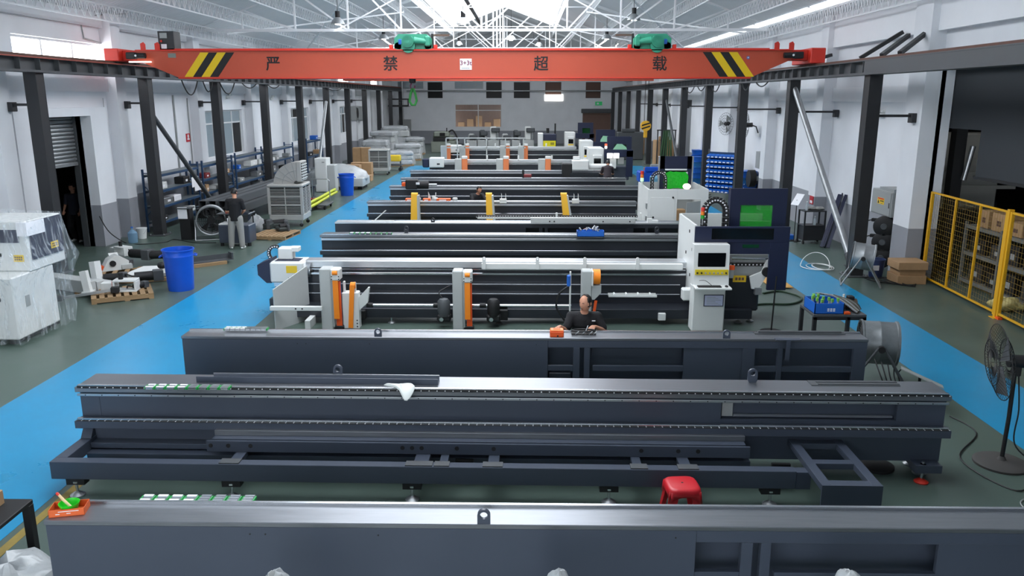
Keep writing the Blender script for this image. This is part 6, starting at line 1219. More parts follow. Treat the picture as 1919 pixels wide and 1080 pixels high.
# white cabinet, wrapped flat machine, boxes further on
p = gz(594, 347); 
Yw = 36.5; xa, xb = gy(590, 320, Yw).x, gy(612, 320, Yw).x; zt = gy(600, 297, Yw).z
wc = thing('white_cabinet', 'tall white cabinet on the left beside the wrapped flat machine', 'cabinet', ((xa+xb)/2, Yw, 0), world=True); bx(xa, xb, Yw, Yw+.8, .02, zt, b=.02).build('body', M_white, wc); bx(xa+.05, xb-.05, Yw-.01, Yw, .1, zt-.12, b=.004).build('door', M_white, wc); bx(xb-.2, xb-.08, Yw-.015, Yw-.01, zt-.2, zt-.15).build('badge', M_ggrey, wc); bx(xb, xb+.35, Yw+.1, Yw+.7, .02, zt*.8, b=.02).build('side_unit', M_greyw, wc)
fm = thing('wrapped_flat_machine', 'low white machine under plastic sheeting behind the far blue barrel', 'machine', (-8.6, 37.6, 0), world=True); bx(-9.6, -7.6, 37.5, 39.2, .15, .55, b=.03).build('bed', M_greyw, fm); bx(-9.7, -8.6, 37.4, 39.2, .55, .75, b=.03).build('white_panel', M_white, fm)
loft([([(-8.95+1.5*math.cos(2*PI*i/16)*s, 38.4+.95*math.sin(2*PI*i/16)*s) for i in range(16)], z) for s, z in ((1.0, .5), (.9, .8), (.55, 1.05), (.2, 1.15))]).build('plastic_sheet', M_film2, fm)
for x in (-9.4, -7.8): bx(x-.1, x+.1, 37.7, 39.0, 0, .15).build('skid', M_blk, fm)
bxs = [(655, 302, 42.5, .5, .75, 'brown carton beside the sixth left column'), (676, 303, 43.5, .55, .8, 'large brown carton behind the seventh left column'), (640, 306, 41.8, .35, .55, 'small brown carton left of the far cooler'), (676, 285, 48.5, .5, 1.3, 'leaning brown boards behind the cartons'), (690, 318, 41.5, .12, .3, 'narrow carton by the far cooler')]
for px, py, Y, w, h, lab in bxs:
    x = gy(px, py, Y).x; o = bx(x-w, x+w, Y, Y+.6, 0, h, b=.01).build('carton', M_card); tag(o, lab, 'box'); bx(x-.04, x+.04, Y-.003, Y, 0, h).build('tape', mat('tape_brown', (140, 108, 72), .4), o)
M_cw = mat('cloudy_wrap', (172, 175, 178), .35, bump=.6, bscale=6, var=.14, scale=3)
for i, (px, Y, w, d, layers, lab) in enumerate(((703, 55., .95, .8, (.5, .45, .4), 'bulky plastic-wrapped stack beside the far cooler'), (722, 58.5, .9, .7, (.5, .5, .45, .35), 'tall plastic-wrapped stack against the left columns'), (748, 51.5, .9, .6, (.3, .28, .25), 'plastic-wrapped slabs at the end of the stripe'), (764, 56., .9, .6, (.4, .35, .3), 'pale plastic-wrapped machine near the end wall'), (742, 63., 1.1, .7, (.6, .6, .5, .3), 'highest plastic-wrapped stack at the far left corner'), (778, 62., .7, .5, (.5, .4, .3), 'small plastic-wrapped stack right of the others'))):
    x = gy(px, 285, Y).x; t = thing('wrapped_stack', lab, 'wrapped goods', (x, Y, 0), random.uniform(-.2, .2), 'far wrapped goods'); z = .1; bx(-w, w, -d, d, 0, .1).build('pallet_base', M_wood, t); random.seed(50+i)
    for k, h in enumerate(layers):
        a = random.uniform(.75, 1.0); q = random.uniform(-.1, .1)*w; bx(-w*a+q, w*a+q, -d*a, d*a, z, z+h-.02, b=.07).build('wrapped_layer', M_cw if (k+i) % 3 else M_greyw, t); z += h
    lump_pts = [([(math.cos(2*PI*j/16)*w*s_*1.08, math.sin(2*PI*j/16)*d*s_*1.12) for j in range(16)], zz) for s_, zz in ((1.1, .12), (1.02, z*.5), (.92, z*.92), (.5, z+.05))]
    loft(lump_pts).build('film_cover', mat('thin_cloudy_film', (200, 204, 206), .3, alpha=.35, bump=.8, bscale=8), t)
t = thing('yellow_trolley', 'small yellow-topped trolley behind the far cooler', 'trolley', (gy(738, 300, 48).x, 48, 0)); bx(-.5, .4, -.3, .3, .55, .9, b=.03).build('yellow_top', M_sticker, t); bx(-.55, .5, -.35, .35, .3, .36).build('deck', M_girder, t)
for x in (-.4, .4): MB().cyl((x, -.3, .1), (x, .3, .1), .1, 10).build('wheel', M_blk, t); bx(x-.04, x+.04, -.04, .04, .1, .55).build('leg', M_girder, t)
# wall fittings on the left
def conduit(lab, pts, r=.02, m=M_ggrey): return tag(MB().tube(pts, r, 6).build('conduit', m), lab, 'conduit', 'wall conduits')
conduit('thin conduit bending down the left wall beside the bright high window', [(XL+.03, 24.9, 4.9), (XL+.03, 24.9, 5.72), (XL+.03, 23.4, 5.85), (XL+.03, 23.3, 6.4), (XL+.13, 24.2, 6.55), (XL+.4, 25.4, 6.7)])
conduit('grey conduit running down the left wall to the nearest blue rack', [(XL+.03, 28.9, 4.3), (XL+.03, 28.9, 1.2)], .035); conduit('second grey conduit beside the red wall sign', [(XL+.03, 30.1, 4.2), (XL+.03, 30.1, 1.6)], .02); conduit('drop cord with switch on the left wall near the shutter', [(XL+.04, 24.6-.55, 4.2), (XL+.04, 24.05, 2.95)], .008)
p = gx(353, 258, XL+.02); rs = bx(XL+.005, XL+.02, p.y-.18, p.y+.18, p.z-.15, p.z+.15).build('fire_sign', mat('sign_red', (190, 30, 44), .5)); tag(rs, 'small red square sign on the left wall', 'sign'); bx(XL+.02, XL+.022, p.y-.1, p.y+.1, p.z-.08, p.z-.02).build('sign_text', M_paper, rs); MB().lathe([(.07, 0), (.07, .002)], 12, (XL+.02, p.y, p.z+.05), 'x').build('sign_symbol', M_paper, rs)
for i, (px, py, X, lab) in enumerate(((425, 180, XL, 'white twin-head emergency light above the first left window'), (507, 183, XL, 'white emergency light high on the left wall'), (1425, 208, XR, ''), (1655, 213, XR, 'white twin-head emergency light beside the right tie bar'), (1368, 195, XR, 'white emergency light near the wall fans'))):
    if not lab: continue
    p = gx(px, py, X); s = 1 if X < 0 else -1; t = thing('emergency_light', lab, 'light', (X, p.y, p.z), group='emergency lights'); bx(min(0, s*.08), max(0, s*.08), -.16, .16, -.1, .0, b=.01).build('housing', M_white, t)
    for y in (-.09, .09): MB().lathe([(0, 0), (.03, 0), (.06, .09), (.0, .1)], 12, (s*.08, y, .06), 'x').build('lamp_head', M_white, t); MB().cyl((s*.04, y, 0), (s*.07, y, .05), .01, 6).build('neck', M_white, t)
for px, lab in ((660, 'left wall-mounted air conditioner unit on the far left wall'), (671, 'right wall-mounted air conditioner unit on the far left wall')):
    p = gx(px, 212, XL); t = thing('air_conditioner', lab, 'air conditioner', (XL, p.y, p.z), group='air conditioners'); bx(0, .4, -.5, .5, -.5, .5, b=.02).build('casing', M_ggrey, t); MB().cyl((.4, 0, 0), (.41, 0, 0), .36, 20).build('fan_grille', M_blk, t)
    for y in (-.35, .35): bx(0, .42, y-.03, y+.03, -.56, -.5).build('bracket', M_galv, t)
for px, py, X, lab, h in ((692, 250, XL, 'grey meter box on the far left wall', .9), (759, 235, XL+1.6, 'pale electrical box on a pipe at the far left corner', 1.1)):
    p = gx(px, py, X) if X == XL else gy(px, py, YB-.3); t = thing('meter_box', lab, 'electrical box', (p.x, p.y, p.z)); 
    if X == XL: bx(0, .2, -.3, .3, -h/2, h/2, b=.01).build('case', M_ggrey, t); bx(.2, .21, -.25, .25, -h/2+.06, h/2-.06).build('door', M_ggrey, t)
    else: bx(-.55, .55, 0, .29, -h/2, h/2, b=.01).build('case', M_ggrey, t); bx(-.48, .48, -.01, 0, -h/2+.06, h/2-.06).build('door', M_ggrey, t); MB().cyl((-.2, .15, h/2), (-.2, .15, 4.5), .1, 8).build('riser', M_galv, t)
# black wall frame on the far left
p0 = gy(730, 186, 74); fr = thing('service_platform', 'black steel service platform cage near the far left girder end', 'platform', (p0.x, 74, p0.z), world=True); p1 = gy(766, 198, 74)
for z in (p0.z, p1.z): bx(p0.x, p1.x, 74, 74.1, z-.06, z+.06).build('rail', M_black, fr); bx(p0.x, p1.x, 73, 73.1, z-.06, z+.06).build('rail', M_black, fr)
for x in (p0.x, (p0.x+p1.x)/2, p1.x-.1): bx(x, x+.1, 74, 74.1, p1.z, p0.z).build('post', M_black, fr)
bx(p0.x, p1.x, 73, 75.19, p1.z-.1, p1.z-.06).build('deck', M_black, fr)
# ------------------------------------------------------------------ right side
tb = thing('parts_table', 'dark steel table with blue crate and hoses beside the right blue stripe', 'table', (5.16, 13.05, 0), world=True); x0, x1, y0, y1 = 4.73, 5.59, 12.72, 13.4
bx(x0, x1, y0, y1, .71, .75, b=.004).build('table_top', M_girder, tb)
for x in (x0, x1-.06):
    for y in (y0, y1-.06): bx(x, x+.06, y, y+.06, 0, .71, b=.004).build('leg', M_black, tb)
bx(x0+.55, x0+.6, y0, y0+.05, 0, .71).build('leg', M_black, tb); bx(x0, x1, y0+.02, y1-.02, .2, .23).build('lower_shelf', M_black, tb); bx(x0, x1, y0, y0+.04, .66, .71).build('apron', M_black, tb)
bc = thing('blue_crate', 'blue plastic crate of small green parts on the parts table', 'crate', (x0+.3, y0+.3, .75), world=True); a0, a1, b0, b1 = x0+.02, x0+.5, y0+.04, y0+.55
for q in ((a0, a1, b0, b0+.012), (a0, a1, b1-.012, b1), (a0, a0+.012, b0, b1), (a1-.012, a1, b0, b1)): bx(*q, .75, .93).build('crate_side', M_bluebin, bc)
bx(a0, a1, b0, b1, .75, .76).build('crate_floor', M_bluebin, bc); marks(bc, 'y', b0, a0+.2, a0+.34, .79, .85, 2, 3, M_paper)
random.seed(8)
for i in range(10):
    x, y = random.uniform(a0+.04, a1-.06), random.uniform(b0+.05, b1-.05); t = thing('green_plug', '%s small green plug from a handful in the blue crate' % ORD[i], 'plug', (x, y, .76), 0, 'green plugs'); MB().cyl((0, 0, 0), (random.uniform(-.02, .02), 0, .18), .018, 8).build('stem', M_ggrey, t); bx(-.02, .02, -.02, .02, .17, .23, b=.005).build('plug_head', mat('plug_green', (110, 170, 70), .5), t)
for i in range(8):
    a = (a0+.2+.035*i, y1-.08-.02*i, .97); b = (a1-.02+.04*i, y0+.42-.02*i, .95-.008*i); c = (x1-.14+.02*i, y0+.05+.03*i, .775)
    tag(MB().tube(spline([a, b, c], 8), .016, 6).build('rubber_hose', mat('hose_grey', (78, 76, 68), .6) if i % 3 else M_galv), '%s hose of the bundle hanging over the parts table' % ORD[i], 'hose', 'hose bundle')
t = thing('white_bottle', 'small white bottle among the hoses on the parts table', 'bottle', (a1+.14, y0+.45, .75)); MB().lathe([(0, 0), (.035, 0), (.035, .16), (.015, .2), (.015, .21)], 14).build('bottle_body', M_white, t); MB().cyl((0, 0, .21), (0, 0, .24), .02, 10).build('cap', M_white, t)
t = thing('motor_lump', 'brown motor at the right end of the parts table', 'motor', (x1-.12, y0+.42, .75)); MB().cyl((-.1, 0, .09), (.1, 0, .09), .08, 14).build('motor_body', mat('rust_brown', (84, 66, 52), .6), t); bx(-.05, .05, -.06, .06, .15, .22, b=.01).build('terminal_box', M_blk, t); bx(-.1, .1, -.08, .08, 0, .03).build('foot', M_blk, t)
tag(bx(a1+.0, a1+.1, y0+.01, y0+.1, .75, .79, b=.006).build('orange_pack', M_belt2), 'small orange pack at the front edge of the parts table', 'box')
for i, (dx, r) in enumerate(((.1, .07), (.28, .09), (.42, .06))): tag(MB().tube([(x0+dx+r*math.cos(q), y0+.3+r*math.sin(q), .25+.01*k/6) for k, q in enumerate([2*PI*j/12 for j in range(30)])], .014, 6).build('cable_coil', M_cable), '%s cable coil on the lower shelf of the parts table' % ORD[i], 'cable', 'coils')
drum_fan('large drum fan standing at the right end of the third bed', (5.28, 11.55, 0), .32, .5, PI/2-.25, 0, .64, mat('worn_steel', (120, 124, 126), .42, metal=.6, var=.2, scale=6), True)
random.seed(4)
for i in range(5): tag(MB().tube(spline([(5.2+.1*i-.1, 11.2, .5-.04*i), (5.15+.08*i, 11.0+.05*i, .25), (5.25+.06*i, 11.05, .08), (5.4+.05*i, 11.2, .02)], 6), .01, 5).build('hanging_cable', M_cable), '%s black cable dangling from the large drum fan' % ORD[i], 'cable', 'fan cables')
drum_fan('smaller drum fan on tube legs in front of the cable reels', (7.76, 18.2, 0), .3, .46, PI/2-.35, .12, .66, M_galv)
# tilted sign plate
sp = thing('tilted_sign', 'tilted flat plate on a short black post beyond the second bed', 'sign', (5.5, 10.6, 0), world=True)
a, b = Vector((5.28, 10.75, .52)), Vector((5.76, 10.5, .33)); MB().bar(a, b, .26, .012, up=(.35, .0, .9)).build('plate', M_ggrey, sp); MB().cyl((5.5, 10.64, 0), (5.5, 10.64, .42), .02, 8).build('post', M_blk, sp); MB().lathe([(.12, 0), (.12, .015), (.02, .03)], 16, (5.5, 10.64, 0)).build('base', M_blk, sp)
# pedestal fan
pf = thing('pedestal_fan', 'tall black pedestal fan with round base at the right edge', 'fan', (5.62, 8.8, 0), -.33)
MB().lathe([(.3, 0), (.3, .025), (.26, .045), (.05, .06), (.03, .1)], 32).build('base_disc', mat('dusty_black', (62, 60, 58), .7), pf); MB().tube([(0, 0, .05), (0.01, 0, .6), (.0, 0, 1.12)], .024, 12).build('pole', M_blk, pf)
MB().cyl((-.08, 0, 1.27), (.22, .05, 1.27), .075, 16).build('motor', M_blk, pf); bx(-.03, .06, -.03, .03, 1.1, 1.22, b=.01).build('neck', M_blk, pf); MB().cyl((.22, .05, 1.25), (.245, .055, 1.25), .02, 8).build('knob', M_paper, pf)
R = Matrix.Rotation(-.12, 3, 'Y')@Matrix.Rotation(.1, 3, 'Z'); cg = MB(); rr = .44
for k in range(40):
    a = 2*PI*k/40; cg.tube([(-.24+.0, .06*math.cos(a), .06*math.sin(a)), (-.25, rr*.6*math.cos(a), rr*.6*math.sin(a)), (-.17, rr*math.cos(a), rr*math.sin(a)), (-.09, rr*.6*math.cos(a), rr*.6*math.sin(a)), (-.08, .1*math.cos(a), .1*math.sin(a))], .003, 4)
for q, x in ((1., -.17), (.6, -.25), (.35, -.245), (.6, -.09)): cg.tube([(x, rr*q*math.cos(2*PI*i/36), rr*q*math.sin(2*PI*i/36)) for i in range(36)], .005, 5, True)
cg.rot(R); cg.v = [(a, b, c+1.27) for a, b, c in cg.v]; cg.build('wire_cage', M_blk, pf, kind='stuff')
for k in range(3):
    a = 2*PI*k/3; v = [(-.15, .05*math.cos(a), .05*math.sin(a)), (-.19, .05*math.cos(a+.6), .05*math.sin(a+.6)), (-.19, .4*math.cos(a+.7), .4*math.sin(a+.7)), (-.15, .4*math.cos(a), .4*math.sin(a))]; v += [(x+.008, y, z) for x, y, z in v]; mb = MB().add(v, [(0, 1, 2, 3), (7, 6, 5, 4), (0, 4, 5, 1), (1, 5, 6, 2), (2, 6, 7, 3), (3, 7, 4, 0)]); mb.rot(R); mb.v = [(x, y, z+1.27) for x, y, z in mb.v]; mb.build('blade', M_girder, pf)
tag(MB().tube(spline([(5.66, 8.78, 1.1), (5.7, 8.75, .7), (5.68, 8.7, .3), (5.85, 8.5, .07), gz(1905, 920, .01), (5.2, 8.9, .015), gz(1830, 812, .01), gz(1780, 780, .01)], 8), .009, 5).build('fan_cord', M_cable), 'black fan cord trailing from the pedestal fan along the floor', 'cable')
tag(MB().tube([(5.55+.3*math.cos(a), 7.75+.22*math.sin(a), .012) for a in [2*PI*i/30 for i in range(30)]], .008, 5, True).build('wire_hoop', M_ggrey), 'loose wire hoop on the floor at the lower right', 'wire')
# electrical cabinet and cable reels on the right wall
eb = thing('electrical_cabinet', 'grey electrical cabinet with yellow warning sticker on the right wall', 'electrical box', (9.2, 20.3, 1.33), world=True); bx(8.98, 9.38, 19.72, 20.86, 1.33, 1.95, b=.012).build('case', M_ggrey, eb); bx(8.965, 8.98, 19.76, 20.83, 1.36, 1.92, b=.004).build('door', M_ggrey, eb); bx(9.0, 9.4, 19.7, 20.5, 1.95, 2.02).build('hood', M_ggrey, eb)
s = bx(8.96, 8.966, 20.1, 20.48, 1.6, 1.76).build('warning_sticker', M_sticker, eb); bx(8.958, 8.961, 20.12, 20.46, 1.72, 1.755).build('red_band', M_red, s); marks(s, 'x', 8.96, 20.12, 20.32, 1.65, 1.71, 1, 3, M_blk); marks(s, 'x', 8.96, 20.12, 20.33, 1.615, 1.63, 1, 1, M_blk); MB().prism([(20.36, 1.615), (20.46, 1.615), (20.41, 1.71)], 8.959, 8.96, 'x').build('warning_triangle', M_blk, s); bx(8.96, 8.965, 19.8, 19.84, 1.55, 1.68).build('door_latch', M_blk, eb)
conduit('grey conduit rising from the right electrical cabinet', [(9.36, 20.2, 1.95), (9.36, 20.25, 4.4)], .03); conduit('white pipe beside the right electrical cabinet conduit', [(9.34, 19.75, 2.0), (9.34, 19.75, 4.6)], .035, M_white)
for i, z in enumerate((1.08, .68, .28)):
    t = thing('cable_reel', '%s black cable reel on the right wall below the electrical cabinet' % ('top', 'middle', 'lowest')[i], 'reel', (9.0, 20.0, z), .95, 'cable reels'); MB().lathe([(.0, -.1), (.23, -.1), (.26, -.08), (.26, .08), (.25, .1), (0, .1)], 28, axis='x').build('drum', M_blk, t); MB().lathe([(.07, -.115), (.08, -.1)], 14, axis='x').build('hub', M_girder, t); bx(.1, .3, -.05, .05, -.08, .08).build('wall_bracket', M_galv, t); bx(-.06, .06, .2, .32, .1, .18, b=.01).build('cable_outlet', M_blk, t)
    if i < 2: MB().tube(spline([(0, .3, .14), (-.05, .5, .05), (-.06, .52, -.2), (-.05, .5, -.35)], 6), .014, 6).build('lead', M_cable, t)
# bucket, boxes, cables near the pillar
t = thing('navy_bucket', 'dark blue bucket under the lowest cable reel', 'bucket', (8.45, 19.0, 0)); MB().lathe([(0, 0), (.15, 0), (.19, .42), (.2, .42), (.2, .45), (.17, .45), (.13, .03), (0, .03)], 24).build('shell', mat('navy_plastic', (36, 52, 92), .5), t); bx(-.16, -.02, -.21, -.2, .2, .32).build('paper_patch', M_paper, t)
for i, (z0, z1, dx, lab) in enumerate(((0, .2, 0, 'lower brown carton stacked by the right pillar'), (.2, .34, .06, 'middle brown carton stacked by the right pillar'), (.34, .52, -.02, 'top brown carton stacked by the right pillar'))):
    o = bx(8.62+dx, 9.28, 18.2+dx, 18.78, z0, z1, b=.008).build('carton', M_card); tag(o, lab, 'box'); bx(8.9, 9.3, 18.249+dx, 18.251+dx, (z0+z1)/2-.005, (z0+z1)/2+.005).build('seam', M_brown, o)
for i in range(4): tag(MB().tube(spline([(8.1+.1*i, 18.9, .02), (8.2+.15*i, 18.4+.1*i, .03), (8.5+.1*i, 18.2-.08*i, .02), (8.9+.05*i, 17.9+.1*i, .015)], 7), .012, 5).build('floor_cable', M_cable), '%s cable tangled on the floor by the right pillar' % ORD[i], 'cable', 'floor cables')
for i in range(3): tag(MB().tube([(7.35+.1*i+(.34-.05*i)*math.cos(a), 20.0+.4*math.sin(a), .04+.3*max(0, math.sin(a+.5))*(i == 0)) for a in [2*PI*k/30 for k in range(30)]], .011, 5, True).build('white_cable_loop', M_white), '%s loop of white cable at the foot of the silver brace' % ORD[i], 'cable', 'white cable loops')
# black trolley, sign stand, leaning beam
t = thing('black_trolley', 'black two-shelf trolley with bottles near the right wall', 'trolley', (8.5, 23.7, 0), .1); 
for z in (.55, .98): bx(-.33, .33, -.22, .22, z-.03, z, b=.004).build('shelf', M_black, t)
bx(-.3, .3, -.2, .2, .1, .52, b=.01).build('lower_box', M_black, t)
for x in (-.31, .31):
    for y in (-.2, .2): bx(x-.02, x+.02, y-.02, y+.02, .1, .98).build('post', M_black, t); MB().cyl((x-.02, y, .05), (x+.02, y, .05), .05, 10).build('caster', M_blk, t)
for x, y, z, lab in ((8.3, 23.65, .98, 'clear bottle on top of the black trolley'), (8.55, 23.6, .55, 'clear bottle on the lower shelf of the black trolley')):
    o = thing('water_bottle', lab, 'bottle', (x, y, z)); MB().lathe([(0, 0), (.04, 0), (.04, .16), (.015, .22), (.015, .24)], 12).build('bottle_body', mat('clear_bottle', (200, 210, 215), .1, alpha=.5), o); MB().cyl((0, 0, .24), (0, 0, .265), .018, 8).build('cap', M_white, o)
for x, y, lab in ((8.5, 23.75, 'grey rag heap on the black trolley'), (8.7, 23.7, 'tool heap on the black trolley')): lump('rag_heap', lab, 'rags', (x, y, 1.03), (.14, .12, .05), mat('rag_grey', (140, 140, 136), .9), .2, int(x*10))
t = thing('sign_stand', 'slim stand with a tilted white sign sheet by the black trolley', 'sign', (8.1, 23.95, 0)); MB().cyl((0, 0, 0), (0, 0, 1.25), .014, 8).build('pole', M_blk, t); MB().bar((-.08, -.05, 1.1), (.12, .05, 1.42), .3, .012, up=(-.8, -.4, .4)).build('sign_sheet', M_paper, t); bx(-.2, .2, -.04, .04, 0, .02).build('foot', M_blk, t); bx(-.04, .04, -.2, .2, 0, .02).build('foot', M_blk, t)
t = thing('leaning_beam', 'dark navy steel beam leaning against the right wall', 'beam', (8.7, 22.9, 0), world=True); 
MB().bar((8.62, 22.85, .0), (9.3, 23.6, 1.45), .2, .03, up=(1, -.6, 0)).build('web', M_navy, t); MB().bar((8.55, 22.9, .02), (9.23, 23.65, 1.45), .03, .09, up=(1, -.6, 0)).build('flange', M_navy, t); MB().bar((8.69, 22.78, .02), (9.37, 23.53, 1.45), .03, .09, up=(1, -.6, 0)).build('flange', M_navy, t)
tag(bx(7.9, 8.2, 24.2, 24.5, 0, .14, b=.01).build('blue_box', M_bluebin), 'small blue box on the floor left of the black trolley', 'box')
for i, (px, py) in enumerate(((1452, 527), (1462, 536))): p = gz(px, py); tag(bx(p.x-.3, p.x+.2, p.y-.3, p.y+.3, .003+.02*i, .02+.02*i).build('cardboard_sheet', mat('tan_board', (196, 150, 84), .8)), '%s tan cardboard sheet on the floor behind the navy gantry leg' % ('lower', 'upper')[i], 'cardboard')
# rack of blue bins
rk = thing('bin_rack', 'freestanding rack with rows of small blue bins near the right columns', 'rack', (8.35, 34.0, 0), -.75); W = 1.5
for x in (-W/2, W/2): bx(x-.03, x+.03, -.03, .03, 0, 2.1).build('upright', M_girder, rk); bx(x-.04, x+.04, -.35, .35, 0, .06).build('foot', M_girder, rk)
bx(-W/2, W/2, -.01, .01, .3, 2.0).build('louvre_panel', M_rack, rk)
mb = MB(); 
bm = MB().prism([(0, 0), (-.2, 0), (-.22, .09), (-.05, .16), (0, .16)], -.085, .085, 'x').mesh('bin', M_bluebin); bl = bx(-.06, .06, -.226, -.222, .02, .06).mesh('bin_label', M_paper)
for r in range(8):
    for c_ in range(8): o = part(rk, 'bin', bm, (-W/2+.1+.186*c_, -.01, .32+.205*r)); part(o, 'bin_label', bl)
for i, (x, y, h, lab) in enumerate(((9.0, 32.8, 1.6, 'stack of blue tubs right of the bin rack'), (8.95, 42.0, 1.9, 'far stack of blue crates by the right wall'), (8.75, 40.9, 1.5, 'second far stack of blue crates by the right wall'))):
    t = thing('tub_stack', lab, 'tubs', (x, y, 0)); n = int(h/.28)
    for k in range(n): loft([(rsq(.3, 6), 0), (rsq(.34, 6), .24), (rsq(.36, 6), .26)]).build('tub', M_bluebin if k % 3 else mat('tub_teal', (40, 110, 170), .4), t).location = (random.uniform(-.03, .03), 0, k*.27)
# wall fans, second box and reel, bollard, doorway contents
for (X, y, z, rz, lab) in ((9.0, 36.4, 3.09, .5, 'tilted wall fan beside the side doorway'), (9.0, 32.9, 3.14, -.5, 'wall fan with round cage right of the fourth right column')):
    t = thing('wall_fan', lab, 'fan', (X, y, z), rz, 'wall fans'); cg = MB(); r = .48
    for q, dz in ((1, 0), (.75, -.05), (.5, -.08), (.25, -.09)): cg.tube([(dz-.15, r*q*math.cos(2*PI*i/28), r*q*math.sin(2*PI*i/28)) for i in range(28)], .007, 4, True)
    for k in range(24): a = 2*PI*k/24; cg.tube([(-.24, 0, 0), (-.2, r*.75*math.cos(a), r*.75*math.sin(a)), (-.15, r*math.cos(a), r*math.sin(a)), (-.08, r*.4*math.cos(a), r*.4*math.sin(a))], .004, 4)
    cg.build('cage', M_girder, t, kind='stuff'); MB().cyl((-.16, 0, 0), (.1, 0, .02), .09, 14).build('motor', M_blk, t); MB().tube([(.08, 0, 0), (.25, 0, -.05), (.36, 0, -.35)], .025, 8).build('arm', M_blk, t); bx(.33, .4, -.06, .06, -.45, -.3).build('wall_plate', M_white, t)
    for k in range(3):
        a = 2*PI*k/3; v = [(-.17, .06*math.cos(a), .06*math.sin(a)), (-.2, .4*math.cos(a-.3), .4*math.sin(a-.3)), (-.15, .4*math.cos(a+.4), .4*math.sin(a+.4))]; v += [(x+.01, y_, z_) for x, y_, z_ in v]; MB().add(v, [(0, 1, 2), (5, 4, 3), (0, 3, 4, 1), (1, 4, 5, 2), (2, 5, 3, 0)]).build('blade', M_ggrey, t)
t = thing('meter_box', 'grey box with conduit above a cable reel on the right wall', 'electrical box', (XR, 32.0, 1.83), world=True); bx(XR-.25, XR, 31.7, 32.3, 1.5, 2.15, b=.01).build('case', M_ggrey, t); bx(XR-.26, XR-.25, 31.75, 32.25, 1.55, 2.1).build('door', M_ggrey, t)
conduit('thin conduit above the grey box on the right wall', [(XR-.03, 32.2, 2.1), (XR-.03, 32.2, 4.2)], .025)
t = thing('cable_reel', 'black cable reel on the right wall under the far grey box', 'reel', (XR-.45, 32.0, 1.1)); MB().lathe([(.0, -.12), (.34, -.12), (.34, .12), (0, .12)], 24, axis='x').build('drum', M_blk, t); bx(.1, .44, -.06, .06, -.08, .08).build('wall_bracket', M_galv, t); MB().tube(spline([(0, .3, .1), (-.1, .5, -.1), (-.15, .45, -.6), (0, .2, -.8)], 6), .015, 5).build('lead', M_paper, t)
t = thing('column_guard', 'yellow and black column guard beside the side doorway', 'guard', (9.0, 39.8, 0)); bx(-.2, .2, -.1, .1, 0, 1.25, b=.02).build('guard_plate', mat('guard_yellow', (206, 164, 30), .5), t)
for z in (.15, .5, .85): MB().prism([(-.2, z), (.2, z+.16), (.2, z+.3), (-.2, z+.14)], -.105, -.1).build('hazard_stripe', M_blk, t)
tag(bx(8.86, 9.02, 39.4, 39.62, 1.9, 4.0).build('white_post', M_white), 'white square post beside the side doorway on the right', 'post') if 0 else None
for i, (y, z, m, lab) in enumerate(((47.5, 0, M_blk, 'dark cabinet inside the side doorway'), (49.2, 0, M_girder, 'grey machine inside the side doorway'))):
    o = bx(XR+1.2, XR+2.2, y-.6, y+.6, 0, 2.3-.3*i, b=.03).build('metal_cabinet', m); tag(o, lab, 'cabinet'); bx(XR+1.19, XR+1.2, y-.4, y+.4, .3, 1.9).build('door', m, o)
o = bx(XR+1.1, XR+2.1, 47, 50, 2.6, 2.66).build('wall_shelf', M_bluebin); tag(o, 'blue wall shelf inside the side doorway', 'shelf'); bx(XR+1.2, XR+1.9, 47.4, 49.5, 2.66, 3.0, b=.03).build('shelf_goods', M_plast_b, o)
tag(bx(XR+.31, XR+.55, RD[0], RD[1], 3.7, 4.4).build('shutter_box', M_black), 'dark rolled shutter at the top of the side doorway', 'shutter')
rs = bx(XR-.385, XR-.365, 25.2, 25.5, .95, 1.2).build('fire_label', mat('sign_red', (190, 30, 44), .5)); tag(rs, 'red and white label low on a right wall pillar', 'sign'); bx(XR-.387, XR-.385, 25.25, 25.45, .98, 1.06).build('label_text', M_paper, rs)
# second crane hook with hazard stripes, hanging further back
p = gy(1210, 236, 52.); hk = thing('yellow_hook_block', 'yellow and black striped hook block hanging far back on the right', 'hook', (p.x, 52, p.z), world=True); MB().cyl((p.x, 51.85, p.z), (p.x, 52.15, p.z), .32, 20).build('sheave_cover', M_yarm, hk); bx(p.x-.12, p.x+.12, 51.95, 52.05, p.z-.75, p.z-.25, b=.04).build('shank', M_yarm, hk)
for dz in (-.1, .1): MB().prism([(p.x-.26, p.z+dz-.12), (p.x+.26, p.z+dz+.04), (p.x+.26, p.z+dz+.13), (p.x-.26, p.z+dz-.03)], 51.84, 51.85).build('hazard_stripe', M_blk, hk)
MB().cyl((p.x-.1, 52, p.z), (p.x-.1, 52, 5.25), .02, 6).build('rope', M_cable, hk); MB().cyl((p.x+.1, 52, p.z), (p.x+.1, 52, 5.25), .02, 6).build('rope', M_cable, hk)
tag(MB().bar((CXL, 52, 5.5), (CXR, 52, 5.5), .4, .5).build('crane_beam', M_orange), 'second crane beam further back hidden behind the front one', 'crane beam')
random.seed(6)
for i in range(5): tag(MB().tube(spline([(7.9+.1*i, 46.57, 2.4), (7.8+.12*i, 46.4, 1.6), (7.75+.14*i, 46.4, .9), (7.85+.1*i, 46.5, .05)], 5), .05, 5).build('green_sling', mat('sling_dark_green', (44, 78, 44), .8)), '%s dark green sling hanging on the far right stand' % ORD[i], 'sling', 'green slings')
tag(MB().bar((7.5, 46.6, 2.42), (8.6, 46.6, 2.42), .06).bar((7.55, 46.6, 0), (7.55, 46.6, 2.4), .06).bar((8.55, 46.6, 0), (8.55, 46.6, 2.4), .06).build('sling_stand', M_black), 'black stand holding the green slings on the far right', 'stand')
